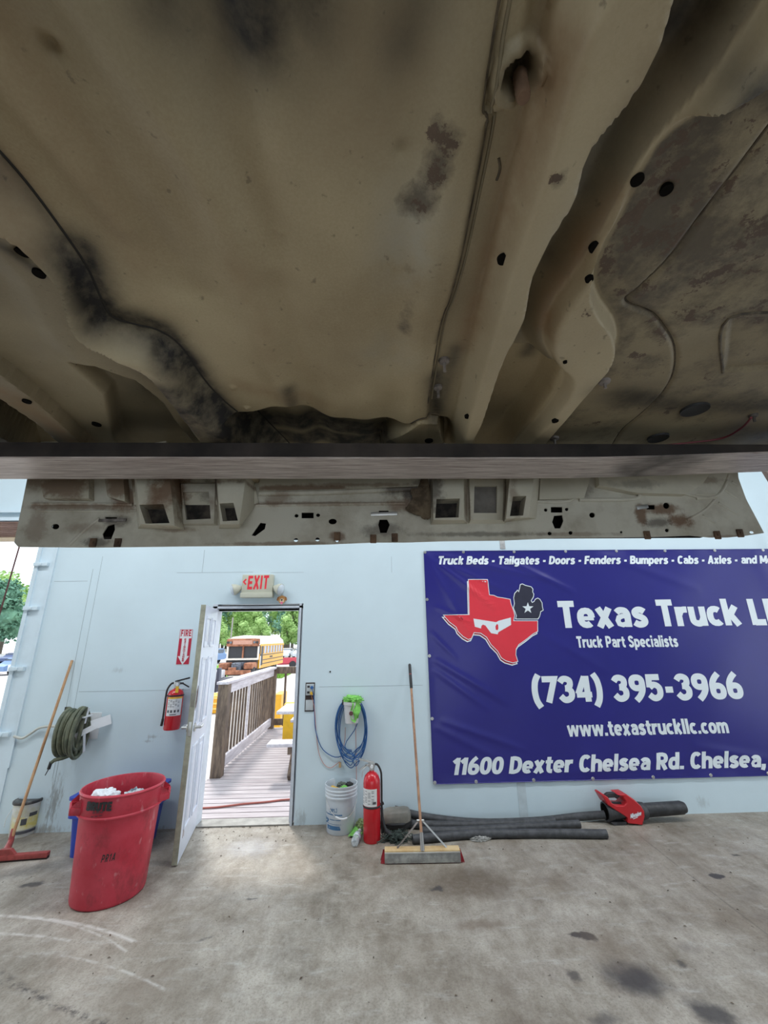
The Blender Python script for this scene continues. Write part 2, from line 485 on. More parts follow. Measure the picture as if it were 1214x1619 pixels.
def concrete():
    m = bpy.data.materials.new('concrete_floor'); m.use_nodes = True
    nt = m.node_tree; N, L = nt.nodes, nt.links
    b = N['Principled BSDF']; b.inputs['Roughness'].default_value = .55
    b.inputs['Specular IOR Level'].default_value = .35
    tc = N.new('ShaderNodeTexCoord')
    def noise(sc, det=6, ro=.6, vec=None, st=None):
        n = N.new('ShaderNodeTexNoise'); n.inputs['Scale'].default_value = sc
        n.inputs['Detail'].default_value = det; n.inputs['Roughness'].default_value = ro
        v = vec or tc.outputs['Object']
        if st:
            mp = N.new('ShaderNodeMapping'); mp.inputs['Scale'].default_value = st; L.new(v, mp.inputs['Vector']); v = mp.outputs['Vector']
        L.new(v, n.inputs['Vector']); return n
    def ramp(src, stops):
        r = N.new('ShaderNodeValToRGB'); e = r.color_ramp.elements
        while len(e) < len(stops): e.new(.5)
        for i, (p, c) in enumerate(stops):
            e[i].position = p; e[i].color = (*c, 1) if len(c) == 3 else c
        L.new(src, r.inputs['Fac']); return r
    def mix(f, a, b_, mode='MIX'):
        x = N.new('ShaderNodeMix'); x.data_type = 'RGBA'; x.blend_type = mode
        if isinstance(f, (int, float)): x.inputs[0].default_value = f
        else: L.new(f, x.inputs[0])
        for s_, k in ((a, 6), (b_, 7)):
            if isinstance(s_, tuple): x.inputs[k].default_value = (*s_, 1)
            else: L.new(s_, x.inputs[k])
        return x.outputs[2]
    def math_(op, a, b_=None, clamp=False):
        x = N.new('ShaderNodeMath'); x.operation = op; x.use_clamp = clamp
        for k, s_ in ((0, a), (1, b_)):
            if s_ is None: continue
            if isinstance(s_, (int, float)): x.inputs[k].default_value = s_
            else: L.new(s_, x.inputs[k])
        return x.outputs[0]
    c = ramp(noise(1.7, 8, .65).outputs['Fac'], [(.34, (.15, .122, .09)), (.48, (.315, .28, .232)), (.64, (.46, .42, .365))]).outputs['Color']
    c = mix(.38, c, ramp(noise(11, 9, .78, st=(1, .55, 1)).outputs['Fac'], [(.36, (.10, .08, .06)), (.6, (.48, .45, .40))]).outputs['Color'])
    c = mix(math_('MULTIPLY', ramp(noise(.55, 5, .6).outputs['Fac'], [(.42, (0, 0, 0)), (.62, (1, 1, 1))]).outputs['Color'], .35), c, (.20, .155, .115))
    # streaky brown wear
    c = mix(math_('MULTIPLY', ramp(noise(3.5, 6, .7, st=(1, .35, 1)).outputs['Fac'], [(.5, (0, 0, 0)), (.72, (1, 1, 1))]).outputs['Color'], .55), c, (.17, .135, .10))
    # pale scuffs
    c = mix(math_('MULTIPLY', ramp(noise(9, 4, .6, st=(.5, 1.6, 1)).outputs['Fac'], [(.56, (0, 0, 0)), (.75, (1, 1, 1))]).outputs['Color'], .5), c, (.50, .49, .46))
    c = mix(math_('MULTIPLY', ramp(noise(75, 3, .7).outputs['Fac'], [(.38, (1, 1, 1)), (.52, (0, 0, 0))]).outputs['Color'], .30), c, (.12, .10, .075))
    # specks
    c = mix(ramp(noise(42, 2, .5).outputs['Fac'], [(.70, (0, 0, 0)), (.76, (.85, .85, .85))]).outputs['Color'], c, (.07, .055, .045))
    # distorted coordinates for the spots
    dn = noise(7, 4, .6)
    dv = N.new('ShaderNodeVectorMath'); dv.operation = 'MULTIPLY_ADD'
    L.new(dn.outputs['Color'], dv.inputs[0]); dv.inputs[1].default_value = (.14, .14, 0)
    sub = N.new('ShaderNodeVectorMath'); sub.operation = 'SUBTRACT'
    L.new(tc.outputs['Object'], sub.inputs[0]); sub.inputs[1].default_value = (.07, .07, 0)
    L.new(sub.outputs[0], dv.inputs[2])
    grain = noise(30, 5, .7).outputs['Fac']
    def spot(px, py, rx, ry, rot, col, amt, soft=.5, grainy=.0):
        nonlocal c
        p = F(px, py, 0)
        mp = N.new('ShaderNodeMapping'); mp.vector_type = 'TEXTURE'
        mp.inputs['Location'].default_value = (p.x, p.y, 0); mp.inputs['Rotation'].default_value = (0, 0, R(rot))
        mp.inputs['Scale'].default_value = (rx, ry, 1e3)
        L.new(dv.outputs[0], mp.inputs['Vector'])
        ln = N.new('ShaderNodeVectorMath'); ln.operation = 'LENGTH'; L.new(mp.outputs[0], ln.inputs[0])
        mr = N.new('ShaderNodeMapRange'); mr.interpolation_type = 'SMOOTHSTEP'
        mr.inputs['From Min'].default_value = 1; mr.inputs['From Max'].default_value = 1-soft
        mr.inputs['To Min'].default_value = 0; mr.inputs['To Max'].default_value = amt
        L.new(ln.outputs['Value'], mr.inputs['Value'])
        f = mr.outputs[0]
        if grainy: f = math_('MULTIPLY', f, ramp(grain, [(.34, (1-grainy*.8,)*3), (.58, (1, 1, 1))]).outputs['Color'])
        c = mix(f, c, col)
    dk = (.045, .04, .042)
    br = (.16, .12, .085)
    spot(745, 1395, .46, .30, 5, (.12, .09, .062), .85, .75, .4)
    spot(690, 1405, .07, .035, -10, dk, .8, .6)
    spot(920, 1479, .095, .05, -20, dk, .95, .35)
    spot(1000, 1545, .22, .16, -25, dk, .9, .75)
    spot(905, 1545, .055, .045, -25, dk, .7, .7)
    spot(1135, 1386, .06, .045, -10, dk, .9, .4)
    spot(1130, 1606, .13, .10, -30, dk, .85, .6)
    spot(1160, 1351, .05, .02, -30, dk, .8, .6)
    spot(1075, 1525, .05, .03, -25, dk, .8, .7, .5)
    spot(1090, 1500, .1, .08, -25, (.16, .14, .13), .5, .9, 1)
    spot(960, 1615, .12, .06, 0, dk, .6, .8)
    spot(760, 1463, .24, .07, 10, br, .7, .8, .4)
    spot(960, 1490, .3, .3, -30, br, .55, .9, .5)
    spot(880, 1395, .3, .2, 0, br, .45, .9, .6)
    spot(560, 1560, .4, .12, 15, br, .5, .9, .6)
    spot(230, 1560, .35, .2, 30, (.20, .165, .13), .5, .9, .6)
    spot(1150, 1450, .4, .2, -20, br, .4, .9, .6)
    spot(1070, 1350, .22, .09, -10, (.2, .16, .12), .5, .8, .8)
    spot(400, 1420, .05, .02, 20, dk, .7, .6)
    spot(325, 1485, .07, .03, 30, dk, .6, .7, 1)
    spot(50, 1398, .10, .05, 15, dk, .8, .6)
    spot(75, 1370, .55, .16, 25, (.10, .095, .09), .7, .9, .5)
    spot(395, 1340, .35, .26, 0, (.40, .40, .43), .5, .9, .8)
    spot(650, 1320, .25, .06, 0, (.5, .48, .45), .5, .9, .8)
    spot(20, 1330, .5, .12, 0, (.12, .11, .1), .6, .9, .6)
    spot(270, 1350, .3, .16, 0, (.20, .17, .14), .5, .9, .6)
    # pale tyre arcs and one dark tread track, lower left
    def ringmark(p1, p2, p3, w, col, amt, br_=.5, bsc=12):
        nonlocal c
        A, B, C_ = (F(*q, 0) for q in (p1, p2, p3))
        ax, ay, bx, by, cx, cy = A.x, A.y, B.x, B.y, C_.x, C_.y
        d = 2*(ax*(by-cy)+bx*(cy-ay)+cx*(ay-by))
        ux = ((ax*ax+ay*ay)*(by-cy)+(bx*bx+by*by)*(cy-ay)+(cx*cx+cy*cy)*(ay-by))/d
        uy = ((ax*ax+ay*ay)*(cx-bx)+(bx*bx+by*by)*(ax-cx)+(cx*cx+cy*cy)*(bx-ax))/d
        r = math.hypot(ax-ux, ay-uy)
        ds = N.new('ShaderNodeVectorMath'); ds.operation = 'DISTANCE'
        L.new(tc.outputs['Object'], ds.inputs[0]); ds.inputs[1].default_value = (ux, uy, 0)
        e = math_('ABSOLUTE', math_('SUBTRACT', ds.outputs['Value'], r))
        e = math_('SUBTRACT', 1.0, math_('DIVIDE', e, w), True)
        g = ramp(noise(bsc, 3, .7).outputs['Fac'], [(br_-.08, (0, 0, 0)), (br_+.1, (1, 1, 1))]).outputs['Color']
        # only on the side of the photographed stretch
        mid = Vector((B.x-ux, B.y-uy, 0)).normalized(); half = min((Vector((A.x-ux, A.y-uy, 0)).normalized()).dot(mid), (Vector((C_.x-ux, C_.y-uy, 0)).normalized()).dot(mid))
        sb = N.new('ShaderNodeVectorMath'); sb.operation = 'SUBTRACT'; L.new(tc.outputs['Object'], sb.inputs[0]); sb.inputs[1].default_value = (ux, uy, 0)
        nm = N.new('ShaderNodeVectorMath'); nm.operation = 'NORMALIZE'; L.new(sb.outputs[0], nm.inputs[0])
        dt = N.new('ShaderNodeVectorMath'); dt.operation = 'DOT_PRODUCT'; L.new(nm.outputs[0], dt.inputs[0]); dt.inputs[1].default_value = mid
        on = math_('GREATER_THAN', dt.outputs['Value'], half)
        f = math_('MULTIPLY', math_('MULTIPLY', math_('MULTIPLY', e, g), amt), on)
        c = mix(f, c, col)
    ringmark((-60, 1449), (90, 1455), (215, 1490), .020, (.62, .60, .57), .8, .42)
    ringmark((60, 1453), (130, 1468), (200, 1505), .014, (.60, .58, .55), .6, .45)
    ringmark((-40, 1476), (40, 1478), (85, 1483), .018, (.60, .58, .55), .7, .45)
    ringmark((90, 1510), (180, 1530), (260, 1565), .014, (.58, .56, .53), .6, .48)
    ringmark((-20, 1530), (60, 1575), (165, 1620), .035, (.05, .045, .045), .85, .52, 22)
    # long saw-cut joints
    ringmark((985, 1300), (1105, 1395), (1230, 1490), .010, (.10, .085, .07), .6, .42)
    # polished traffic sheen from noise in the roughness
    rr = ramp(noise(5, 5, .6).outputs['Fac'], [(.3, (.32, .32, .32)), (.7, (.75, .75, .75))])
    L.new(rr.outputs['Color'], b.inputs['Roughness'])
    L.new(c, b.inputs['Base Color'])
    bp = N.new('ShaderNodeBump'); bp.inputs['Strength'].default_value = .12; bp.inputs['Distance'].default_value = .01
    L.new(noise(60, 6, .7).outputs['Fac'], bp.inputs['Height']); L.new(bp.outputs['Normal'], b.inputs['Normal'])
    return m
struct(MB().box((XL, YB, -.15), (XRR, .06, 0)).build('floor', concrete(), smooth=False), 'stained grey concrete shop floor')
wb = MB()
wb.box((XE, 0, 0), (DXL-.04, .14, ZC)); wb.box((DXL-.04, 0, DZ+.045), (DXR+.04, .14, ZC)); wb.box((DXR+.04, 0, 0), (XRR, .14, ZC))
wb.box((XL, 0, BAYZ+.05), (XE, .14, ZC))
struct(wb.build('wall_back', white_wall, smooth=False), 'white painted shop wall')
def unseen_side_wall(name, x0, x1):      # unseen side walls; open bays added to let daylight in from both sides
    m = MB(); m.box((x0, YB, 0), (x1, -4.6, ZC)); m.box((x0, -.6, 0), (x1, .14, ZC)); m.box((x0, -4.6, 3.8), (x1, -.6, ZC))
    struct(m.build(name, white_wall, smooth=False))
unseen_side_wall('unseen_wall_right', XRR, XRR+.14); unseen_side_wall('unseen_wall_left', XL-.14, XL)
struct(MB().box((XL, YB-.14, 0), (-2.4, YB, ZC)).box((3.2, YB-.14, 0), (XRR, YB, ZC)).box((-2.4, YB-.14, 2.2), (3.2, YB, ZC)).build('unseen_wall_front', white_wall, smooth=False))   # unseen wall; low opening behind the viewer, added to light the sill
struct(MB().box((XL, YB, ZC), (XRR, .14, ZC+.12)).build('ceiling', ceil_m, smooth=False))

# sheet joints of the wall
sj = MB()
def seamline(a, b, w=.004, dep=.0015):
    p, q = W(*a), W(*b)
    if abs(p.x-q.x) < abs(p.z-q.z): q.x = p.x = (p.x+q.x)/2
    else: q.z = p.z = (p.z+q.z)/2
    x0, x1 = sorted((p.x, q.x)); z0, z1 = sorted((max(p.z, 0), max(q.z, 0)))
    sj.box((x0-w/2, -dep, z0-w/2), (x1+w/2, 0, z1+w/2))
seamline((86, 919), (138, 919)); seamline((141, 900), (90, 1230), .004); seamline((157, 880), (110, 1190), .003)
seamline((125, 1092), (300, 1092), .003); seamline((280, 905), (400, 905), .003); seamline((322, 870), (321, 905), .003)
seamline((505, 1085), (668, 1084), .0025); seamline((428, 905), (480, 905), .002)
seamline((829, 1238), (833, 1290), .004); seamline((619, 880), (619, 905), .003)
seamline((98, 1200), (66, 1318), .004)
struct(sj.build('trim_1', seam_m, smooth=False), 'thin dark joints between wall sheets')
# pale batten over the joint below the banner
p, q = W(817, 1240), W(832, 1240)
struct(MB().box((p.x, -.003, 0), (q.x-.012, 0, .34)).build('trim_2', mat('batten', (.52, .60, .64), rough=.6), smooth=False), 'grey strip on the joint below the banner')
# bay jamb: white angle along the end of the wall
tb = MB()
tb.box((XE-.02, -.03, 0), (XE+.02, .14, BAYZ+.1)); tb.box((XE, -.012, 0), (XE+.17, 0, BAYZ+.4))
tb.box((XE+.17, -.02, .55), (XE+.185, 0, BAYZ+.4))
struct(tb.build('trim_3', trim_m, smooth=False), 'white steel jamb of the loading bay')
tk = MB()
for (px, py) in ((66, 893), (58, 962), (40, 1057), (14, 1160)):
    p = W(px, py); tk.box((XE-.02, -.05, p.z-.02), (XE+.13, -.012, p.z+.02), .004); tk.box((XE+.05, -.06, p.z-.012), (XE+.075, -.05, p.z+.012), .004)
struct(tk.build('trim_4', trim_m), 'white brackets of the bay door track')
# roller door of the bay, raised
dr = MB()
n = 14
z0, z1 = BAYZ-.01, BAYZ+.30
struct(MB().box((XL, -.06, BAYZ+.20), (XE, -.02, BAYZ+.24)).box((XL, -.05, BAYZ+.30), (XE, -.01, BAYZ+.33)).build('trim_5', trim_m, smooth=False), 'white rails over the raised bay door')
P = []
for i in range(61):
    t = i/60; z = BAYZ+.0+.19*t
    P.append([(XL, -.045+.012*math.sin(t*60), z), (XE+.01, -.045+.012*math.sin(t*60), z)])
dd = struct(MB().grid(P).build('door_2', mat('door_slat', (.42, .30, .26), rough=.6)), 'brown ribbed roller door raised above the bay')
MB().box((XL, -.07, BAYZ-.04), (XE, -.02, BAYZ)).build('bottom_bar', mat('bar_tan', (.5, .40, .28), rough=.6), dd, smooth=False)

# ------------------------------------------------------------------ the walk-in door
fr = MB()
fr.box((DXL-.045, -.012, 0), (DXL, .15, DZ+.045)); fr.box((DXR, -.012, 0), (DXR+.022, .15, DZ+.045)); fr.box((DXL-.045, -.012, DZ), (DXR+.022, .15, DZ+.022))
fr.box((DXR-.018, .05, 0), (DXR, .15, DZ)); fr.box((DXL, .05, DZ-.025), (DXR, .15, DZ))
struct(fr.build('trim_6', mat('door_frame', (.56, .60, .66), rough=.5, var=.12), smooth=False), 'white steel frame of the walk-in door')
struct(MB().box((DXL-.02, -.002, DZ+.022), (DXR+.024, -.001, DZ+.034)).box((DXL, .048, DZ-.026), (DXR-.018, .05, DZ-.005)).box((DXR+.022, -.002, .0), (DXR+.027, -.001, DZ+.03)).build('trim_7', dark_m, smooth=False), 'dark gap round the door frame')
struct(MB().box((DXL-.02, .0, 0), (DXR, .17, .012)).build('trim_8', mat('threshold', (.28, .27, .25), rough=.5, metal=.4, var=.3), smooth=False), 'worn metal door threshold')
# leaf, open into the room, hinged at the left jamb
hx, hy = DXL+.008, -.012
fx, fy = -1.531, -.705
u = Vector((fx-hx, fy-hy, 0)); LW = u.length; u.normalize()
nrm = Vector((-u.y, u.x, 0))                    # outer face, towards the opening
DM = frame((hx, hy, 0), u, -nrm, (0, 0, 1))     # local x along the leaf, local y into the thickness
door_w = mat('door_white', (.66, .70, .80), rough=.35, var=.05, scale=3, bump=.05)
lb = MB(); TH = .045
lb.box((0, 0, .012), (LW-.001, TH, 2.03), .002, DM)
def panel(x0, x1, z0, z1):
    # moulded frame and raised field
    for a, b_ in (((x0, z0), (x1, z0)), ((x1, z0), (x1, z1)), ((x1, z1), (x0, z1)), ((x0, z1), (x0, z0))):
        lb.bar(DM @ Vector((a[0], -.001, a[1])), DM @ Vector((b_[0], -.001, b_[1])), .022, .014, nrm, .004)
    lb.box((x0+.045, -.006, z0+.045), (x1-.045, .002, z1-.045), .005, DM)
xm = LW/2
for z0, z1 in ((.22, .82), (.98, 1.55), (1.66, 1.92)):
    panel(.09, xm-.045, z0, z1); panel(xm+.045, LW-.09, z0, z1)
d1 = struct(lb.build('door_1', door_w), 'white moulded panel door standing open into the shop')
MB().box((LW-.001, .001, .012), (LW+.003, TH-.001, 2.03), .001, DM).build('leaf_edge', mat('edge_tan', (.32, .32, .25), rough=.6, var=.25, scale=14), d1)['label'] = 'worn tan edge of the leaf'
hb = MB(); ZH = .985
for s_, y0 in ((-1, 0), (1, TH)):
    o = DM @ Vector((LW-.065, y0, ZH)); yv = DM.to_3x3() @ Vector((0, s_, 0))
    hb.tube([o, o+yv*.012], .034, 20); hb.tube([o+yv*.01, o+yv*.055], .011, 12)
    hb.tube(smooth_path([o+yv*.05, o+yv*.055-u*.03, o+yv*.055-u*.06, o+yv*.05-u*.115], 4), .010, 10)
hb.build('door_handle', steel_m, d1)['label'] = 'satin steel lever handle'
MB().box((LW+.002, .009, ZH-.055), (LW+.0055, TH-.009, ZH+.055), .001, DM).box((LW+.002, .016, ZH-.012), (LW+.011, TH-.016, ZH+.012), .002, DM).build('latch_plate', steel_m, d1)
MB().box((LW+.002, .009, 1.16), (LW+.0055, TH-.009, 1.27), .001, DM).tube([DM @ Vector((LW+.001, TH/2, 1.215)), DM @ Vector((LW+.008, TH/2, 1.215))], .013, 14).build('bolt_plate', mat('dull_steel', (.32, .31, .27), rough=.5, metal=.7), d1)
# splintered patch around the bolt, on the outer face
rng = random.Random(4)
pts = []
for i in range(18):
    a = i/18*2*math.pi; r = 1+rng.uniform(-.25, .2)
    pts.append((LW-.035+.03*math.cos(a)*r, 1.225+.10*math.sin(a)*r))
MB().prism(pts, .002, DM @ Matrix(((1, 0, 0, 0), (0, 0, -1, 0), (0, 1, 0, 0), (0, 0, 0, 1)))).build('splintered_patch', mat('bare_wood', (.07, .04, .03), rough=.9, col2=(.20, .14, .11), scale=60), d1, smooth=False)['label'] = 'broken bare patch around the bolt'
rp = MB()
for i in range(9):
    x = LW-.05-rng.random()*.09; z = .12+rng.random()*.4; l = rng.uniform(.03, .12)
    rp.prism([(x, z), (x+.008, z+.01), (x+.012, z+l), (x+.003, z+l*.8)], .0012, DM @ Matrix(((1, 0, 0, 0), (0, 0, -1, 0), (0, 1, 0, 0), (0, 0, 0, 1))))
rp.build('rust_streaks', mat('rust_streak', (.28, .12, .07), rough=.9), d1, smooth=False)
for z in (.25, 1.02, 1.82):
    MB().box((.0, TH, z-.05), (.035, TH+.003, z+.05), 0, DM).tube([DM @ Vector((-.003, TH+.005, z-.05)), DM @ Vector((-.003, TH+.005, z+.05))], .007, 10).build('hinge', steel_m, d1)

# ================================================================== TRUCK CAB, seen from below, carried on a fork
ZB = EYE+.56
YP = -3.40
def U(px, py, h=0.0): p = F(px, py, ZB-h); return (p.x, p.y)     # h = how far the spot hangs below the pan
def pl(*q, h=0.0): return [U(*a, h) for a in q]
def seg_dist(X, Y, poly, closed=False):
    d = np.full(X.shape, 1e9)
    k = len(poly)
    for i in range(k if closed else k-1):
        ax, ay = poly[i]; bx, by = poly[(i+1) % k]
        dx, dy = bx-ax, by-ay
        t = np.clip(((X-ax)*dx+(Y-ay)*dy)/(dx*dx+dy*dy+1e-12), 0, 1)
        d = np.minimum(d, np.hypot(X-ax-t*dx, Y-ay-t*dy))
    return d
def inside(X, Y, poly):
    r = np.zeros(X.shape, bool); k = len(poly)
    for i in range(k):
        ax, ay = poly[i]; bx, by = poly[(i+1) % k]
        if ay == by: continue
        c = ((ay > Y) != (by > Y)) & (X < (bx-ax)*(Y-ay)/(by-ay)+ax)
        r ^= c
    return r
def sd(X, Y, poly):
    d = seg_dist(X, Y, poly, True)
    return np.where(inside(X, Y, poly), d, -d)
def sst(t): t = np.clip(t, 0, 1); return t*t*(3-2*t)
def curve(q, n=6): return [(p.x, p.y) for p in smooth_path([(a, b, 0) for a, b in q], n)]
def band(a, b):   # closed outline from a left and a right polyline of photo pixels
    return curve(pl(*a))+curve(pl(*b))[::-1]

railL = band([(-400, 60), (-120, 300), (0, 385), (50, 432), (80, 470), (100, 520), (130, 550), (175, 572), (225, 595), (262, 635), (310, 695), (400, 800)],
             [(-260, 20), (-80, 165), (0, 240), (75, 332), (135, 415), (160, 470), (178, 500), (215, 513), (252, 524), (290, 552), (340, 620), (420, 690), (520, 790)])
railL_e = seg_line = None
ribA = band([(905, -60), (860, 60), (822, 230), (795, 330), (762, 470), (735, 590), (712, 700), (690, 800)],
            [(1085, -60), (1050, 60), (1000, 150), (938, 228), (915, 300), (880, 360), (848, 430), (832, 500), (797, 570), (757, 690), (720, 800)])
railB = band([(1240, -80), (1130, 90), (1020, 230), (965, 325), (905, 420), (868, 475), (855, 520), (868, 556), (888, 580), (872, 622), (812, 695), (740, 790)],
             [(1420, 0), (1214, 128), (1070, 218), (1018, 283), (985, 350), (955, 400), (938, 445), (948, 482), (972, 520), (972, 560), (935, 610), (862, 697), (780, 800)])
seam = curve(pl((800, -60), (787, 0), (763, 165), (768, 205), (735, 380), (712, 470), (695, 520), (680, 610), (676, 640)))
chan = band([(801, -60), (788, 0), (764, 165), (769, 205), (736, 380), (713, 470), (696, 520), (678, 640), (670, 720)], [(905, -60), (860, 60), (822, 230), (795, 330), (762, 470), (735, 590), (712, 700), (700, 730)])
stepup = [U(*q) for q in ((760, 200), (822, 180), (860, -80), (790, -80))]
valley_lo = [U(*q) for q in ((798, 572), (876, 568), (886, 583), (870, 624), (811, 696), (745, 780), (690, 780))]
valley = band([(1085, -60), (1050, 60), (1000, 150), (938, 228), (915, 300), (880, 360), (848, 430), (832, 500), (797, 570), (757, 690), (720, 800)],
              [(1240, -80), (1130, 90), (1020, 230), (965, 325), (905, 420), (868, 475), (855, 520), (868, 556), (888, 580), (872, 622), (812, 695), (740, 790)])
pocketL = [U(*q) for q in ((105, 575), (150, 578), (215, 600), (260, 640), (305, 700), (330, 760), (240, 760), (180, 690), (165, 620))]
strip1 = [U(*q) for q in ((-300, 380), (0, 566), (157, 700), (240, 780), (100, 780), (-400, 500))]
gap1 = [U(*q) for q in ((-300, 470), (0, 610), (115, 700), (180, 760), (60, 760), (40, 700), (-40, 640), (-300, 540))]
endwell = curve(pl((352, 650), (400, 652), (450, 640), (520, 655), (600, 662), (650, 664), (690, 664), (720, 690), (720, 790), (460, 790), (400, 700)))
plate = [U(*q) for q in ((606, 697), (640, 672), (660, 662), (694, 664), (704, 697), (700, 720), (600, 720))]
rect = [U(*q) for q in ((1152, 502), (1290, 500), (1320, 585), (1142, 588))]
rseam = curve(pl((1260, 150), (1214, 205), (1120, 330), (1062, 405), (1010, 455), (990, 478), (1040, 505), (1068, 560), (1050, 620), (985, 680), (960, 720)))

xs = np.linspace(-1.42, 1.62, 860); ys = np.concatenate([np.linspace(-5.6, -4.62, 24), np.linspace(-4.6, YP+.01, 420)])
X, Y = np.meshgrid(xs, ys)
def bumpf(P, w, k=1.0): return k*sst(sd(X, Y, P)/w)
Zd = np.zeros(X.shape)
def rail(L_, R_, h, wL, wR, hL=0.0, hR=0.0):
    Lc, Rc = curve(pl(*L_, h=hL)), curve(pl(*R_, h=hR))
    P = Lc+Rc[::-1]
    m = inside(X, Y, P)
    a, b = seg_dist(X, Y, Lc), seg_dist(X, Y, Rc)
    return np.where(m, h*sst(a/wL)*sst(b/wR), 0)
# rails and ribs (positive hangs lower)
RL = [(-400, 60), (-120, 300), (0, 385), (50, 432), (80, 470), (100, 520), (130, 550), (175, 572), (225, 595), (262, 635), (310, 695), (400, 800)]
RR = [(-260, 20), (-80, 165), (0, 240), (75, 332), (135, 415), (160, 470), (178, 500), (215, 513), (252, 524), (290, 552), (340, 620), (420, 690), (520, 790)]
Zd += rail(RL, RR, .060, .012, .050, .055, 0)
Zd += -.045*bumpf(pocketL, .018)
Zd += .035*sst(sd(X, Y, strip1)/.006) - .10*sst(sd(X, Y, gap1)/.008)
Zd += -.014*sst((sd(X, Y, chan)+.004)/.008) + .015*bumpf(stepup, .012)
AL = [(905, -60), (860, 60), (822, 230), (795, 330), (762, 470), (735, 590), (712, 700), (690, 800)]
AR = [(1085, -60), (1050, 60), (1000, 150), (938, 228), (915, 300), (880, 360), (848, 430), (832, 500), (797, 570), (757, 690), (720, 800)]
Zd += rail(AL, AR, .050, .030, .010, 0, .03)
BL_ = [(1240, -80), (1130, 90), (1020, 230), (965, 325), (905, 420), (868, 475), (855, 520), (868, 556), (888, 580), (872, 622), (812, 695), (740, 790)]
BR_ = [(1420, 0), (1214, 128), (1070, 218), (1018, 283), (985, 350), (955, 400), (938, 445), (948, 482), (972, 520), (972, 560), (935, 610), (862, 697), (780, 800)]
Zd += rail(AR, BL_, -.045, .010, .040, .03, -.01) - .030*bumpf(valley_lo, .006)
Zd += rail(BL_, BR_, .040, .022, .008, -.01, .02)
Zd += -.055*sst((sd(X, Y, endwell)+.003)/.030)
pw = sst(sd(X, Y, plate)/.005); Zd = Zd*(1-pw)+.010*pw
Zd += -.010*sst(sd(X, Y, rect)/.008)
sdm = seg_dist(X, Y, seam)
Zd += -.006*np.exp(-(seg_dist(X, Y, rseam)/.004)**2)
# soft long creases of the tunnel
for (px, py), a, w in (((395, 300), -.012, .030), ((330, 300), .008, .03), ((560, 200), .010, .05), ((640, 300), -.008, .04), ((470, 300), .006, .03), ((700, 300), .012, .03)):
    x0 = U(px, py)[0]; Zd += a*np.exp(-((X-x0)/w)**2)
for (a, b_), h, w in ((((120, -20), (420, 420)), .012, .03), (((20, 60), (300, 460)), -.012, .03), (((0, 120), (200, 360)), .010, .022), (((60, 0), (130, 130)), -.006, .02)):
    Zd += h*np.exp(-(seg_dist(X, Y, pl(a, b_))/w)**2)
# dents and pimples
for (px, py), h, w in (((75, 88), -.016, .010), ((635, 240), -.006, .008), ((1053, 298), -.006, .008), ((35, 402), -.014, .010), ((443, 368), .004, .006), ((367, 612), .006, .006), ((390, 645), .006, .006)):
    x0, y0 = U(px, py); Zd += h*np.exp(-((X-x0)**2+(Y-y0)**2)/w**2)
# left floor waves
Zd += .010*np.sin((X*14+Y*9))*sst((-sd(X, Y, railL)-.02)/.05)*(X < U(60, 560)[0]+.2)
# stud seat
sx, sy = U(817, 115)
rr = np.hypot(X-sx, Y-sy)
Zd += .012*sst((.030-rr)/.006) - .030*sst((.017-rr)/.005)
Zd += .0012*np.sin(X*23+2*np.sin(Y*17))+.001*np.sin(Y*29+3*np.sin(X*11))
Zs = ZB - Zd

def pan_height(px, py):
    h = 0.0
    for _ in range(5):
        x, y = U(px, py, h)
        j = int(np.argmin(abs(xs-x))); i = int(np.argmin(abs(ys-y)))
        h = h*.3+.7*(ZB-Zs[i, j])
    return Vector((x, y, Zs[i, j]))
# masks: sooty black with some painted shade, rust, flaking undercoat, pale bare patches
def near(q, r, k=1.0, h=0.0): return k*np.exp(-np.clip(seg_dist(X, Y, pl(*q, h=h)) if len(q) > 1 else np.hypot(X-U(*q[0], h)[0], Y-U(*q[0], h)[1]), 0, None)**2/r**2)
soot_shade = near([(120, 390), (165, 490), (250, 520), (300, 575), (345, 640), (420, 705)], .034, 1.25)  # black grime on the rail, also painting its shaded side
soot_shade = np.maximum(soot_shade, near([(275, 600), (330, 655), (400, 705)], .060, 1.3, .01))
soot_shade = np.maximum(soot_shade, near([(380, 668), (470, 676), (560, 684), (640, 690)], .050, 1.5, -.03)); soot_shade = np.maximum(soot_shade, near([(400, 700), (640, 705)], .05, 1.5, -.03))  # end well: black grime together with painted recess shade
soot_shade = np.maximum(soot_shade, near([(455, 615), (465, 660)], .020, .7))
soot_shade = np.maximum(soot_shade, near([(690, 600), (690, 660)], .028, .9))
soot_shade = np.maximum(soot_shade, near([(840, 600), (862, 575)], .022, .8))
soot_shade = np.maximum(soot_shade, near([(380, -30), (395, 20)], .050, 1.15)); soot_shade = np.maximum(soot_shade, near([(250, -10), (300, 20)], .03, .6)); soot_shade = np.maximum(soot_shade, near([(480, -10)], .04, .8))
soot_shade = np.maximum(soot_shade, near([(1110, 30), (1080, 70)], .035, .9)); soot_shade = np.maximum(soot_shade, near([(1180, 110)], .03, .9)); soot_shade = np.maximum(soot_shade, near([(1000, 120), (960, 190)], .02, .45))
soot_shade = np.maximum(soot_shade, near([(985, 625), (1080, 640), (1214, 640)], .05, .8)); soot_shade = np.maximum(soot_shade, near([(945, 590)], .03, .5))
soot_shade = np.maximum(soot_shade, near([(-20, 640), (120, 700)], .05, 1.0)); soot_shade = np.maximum(soot_shade, near([(0, 390), (60, 430)], .012, .7))
soot_shade = np.maximum(soot_shade, near([(815, 110)], .022, .7)); soot_shade = np.maximum(soot_shade, near([(235, 640)], .05, .5)); soot_shade = np.maximum(soot_shade, near([(700, 640), (720, 560)], .018, .6))
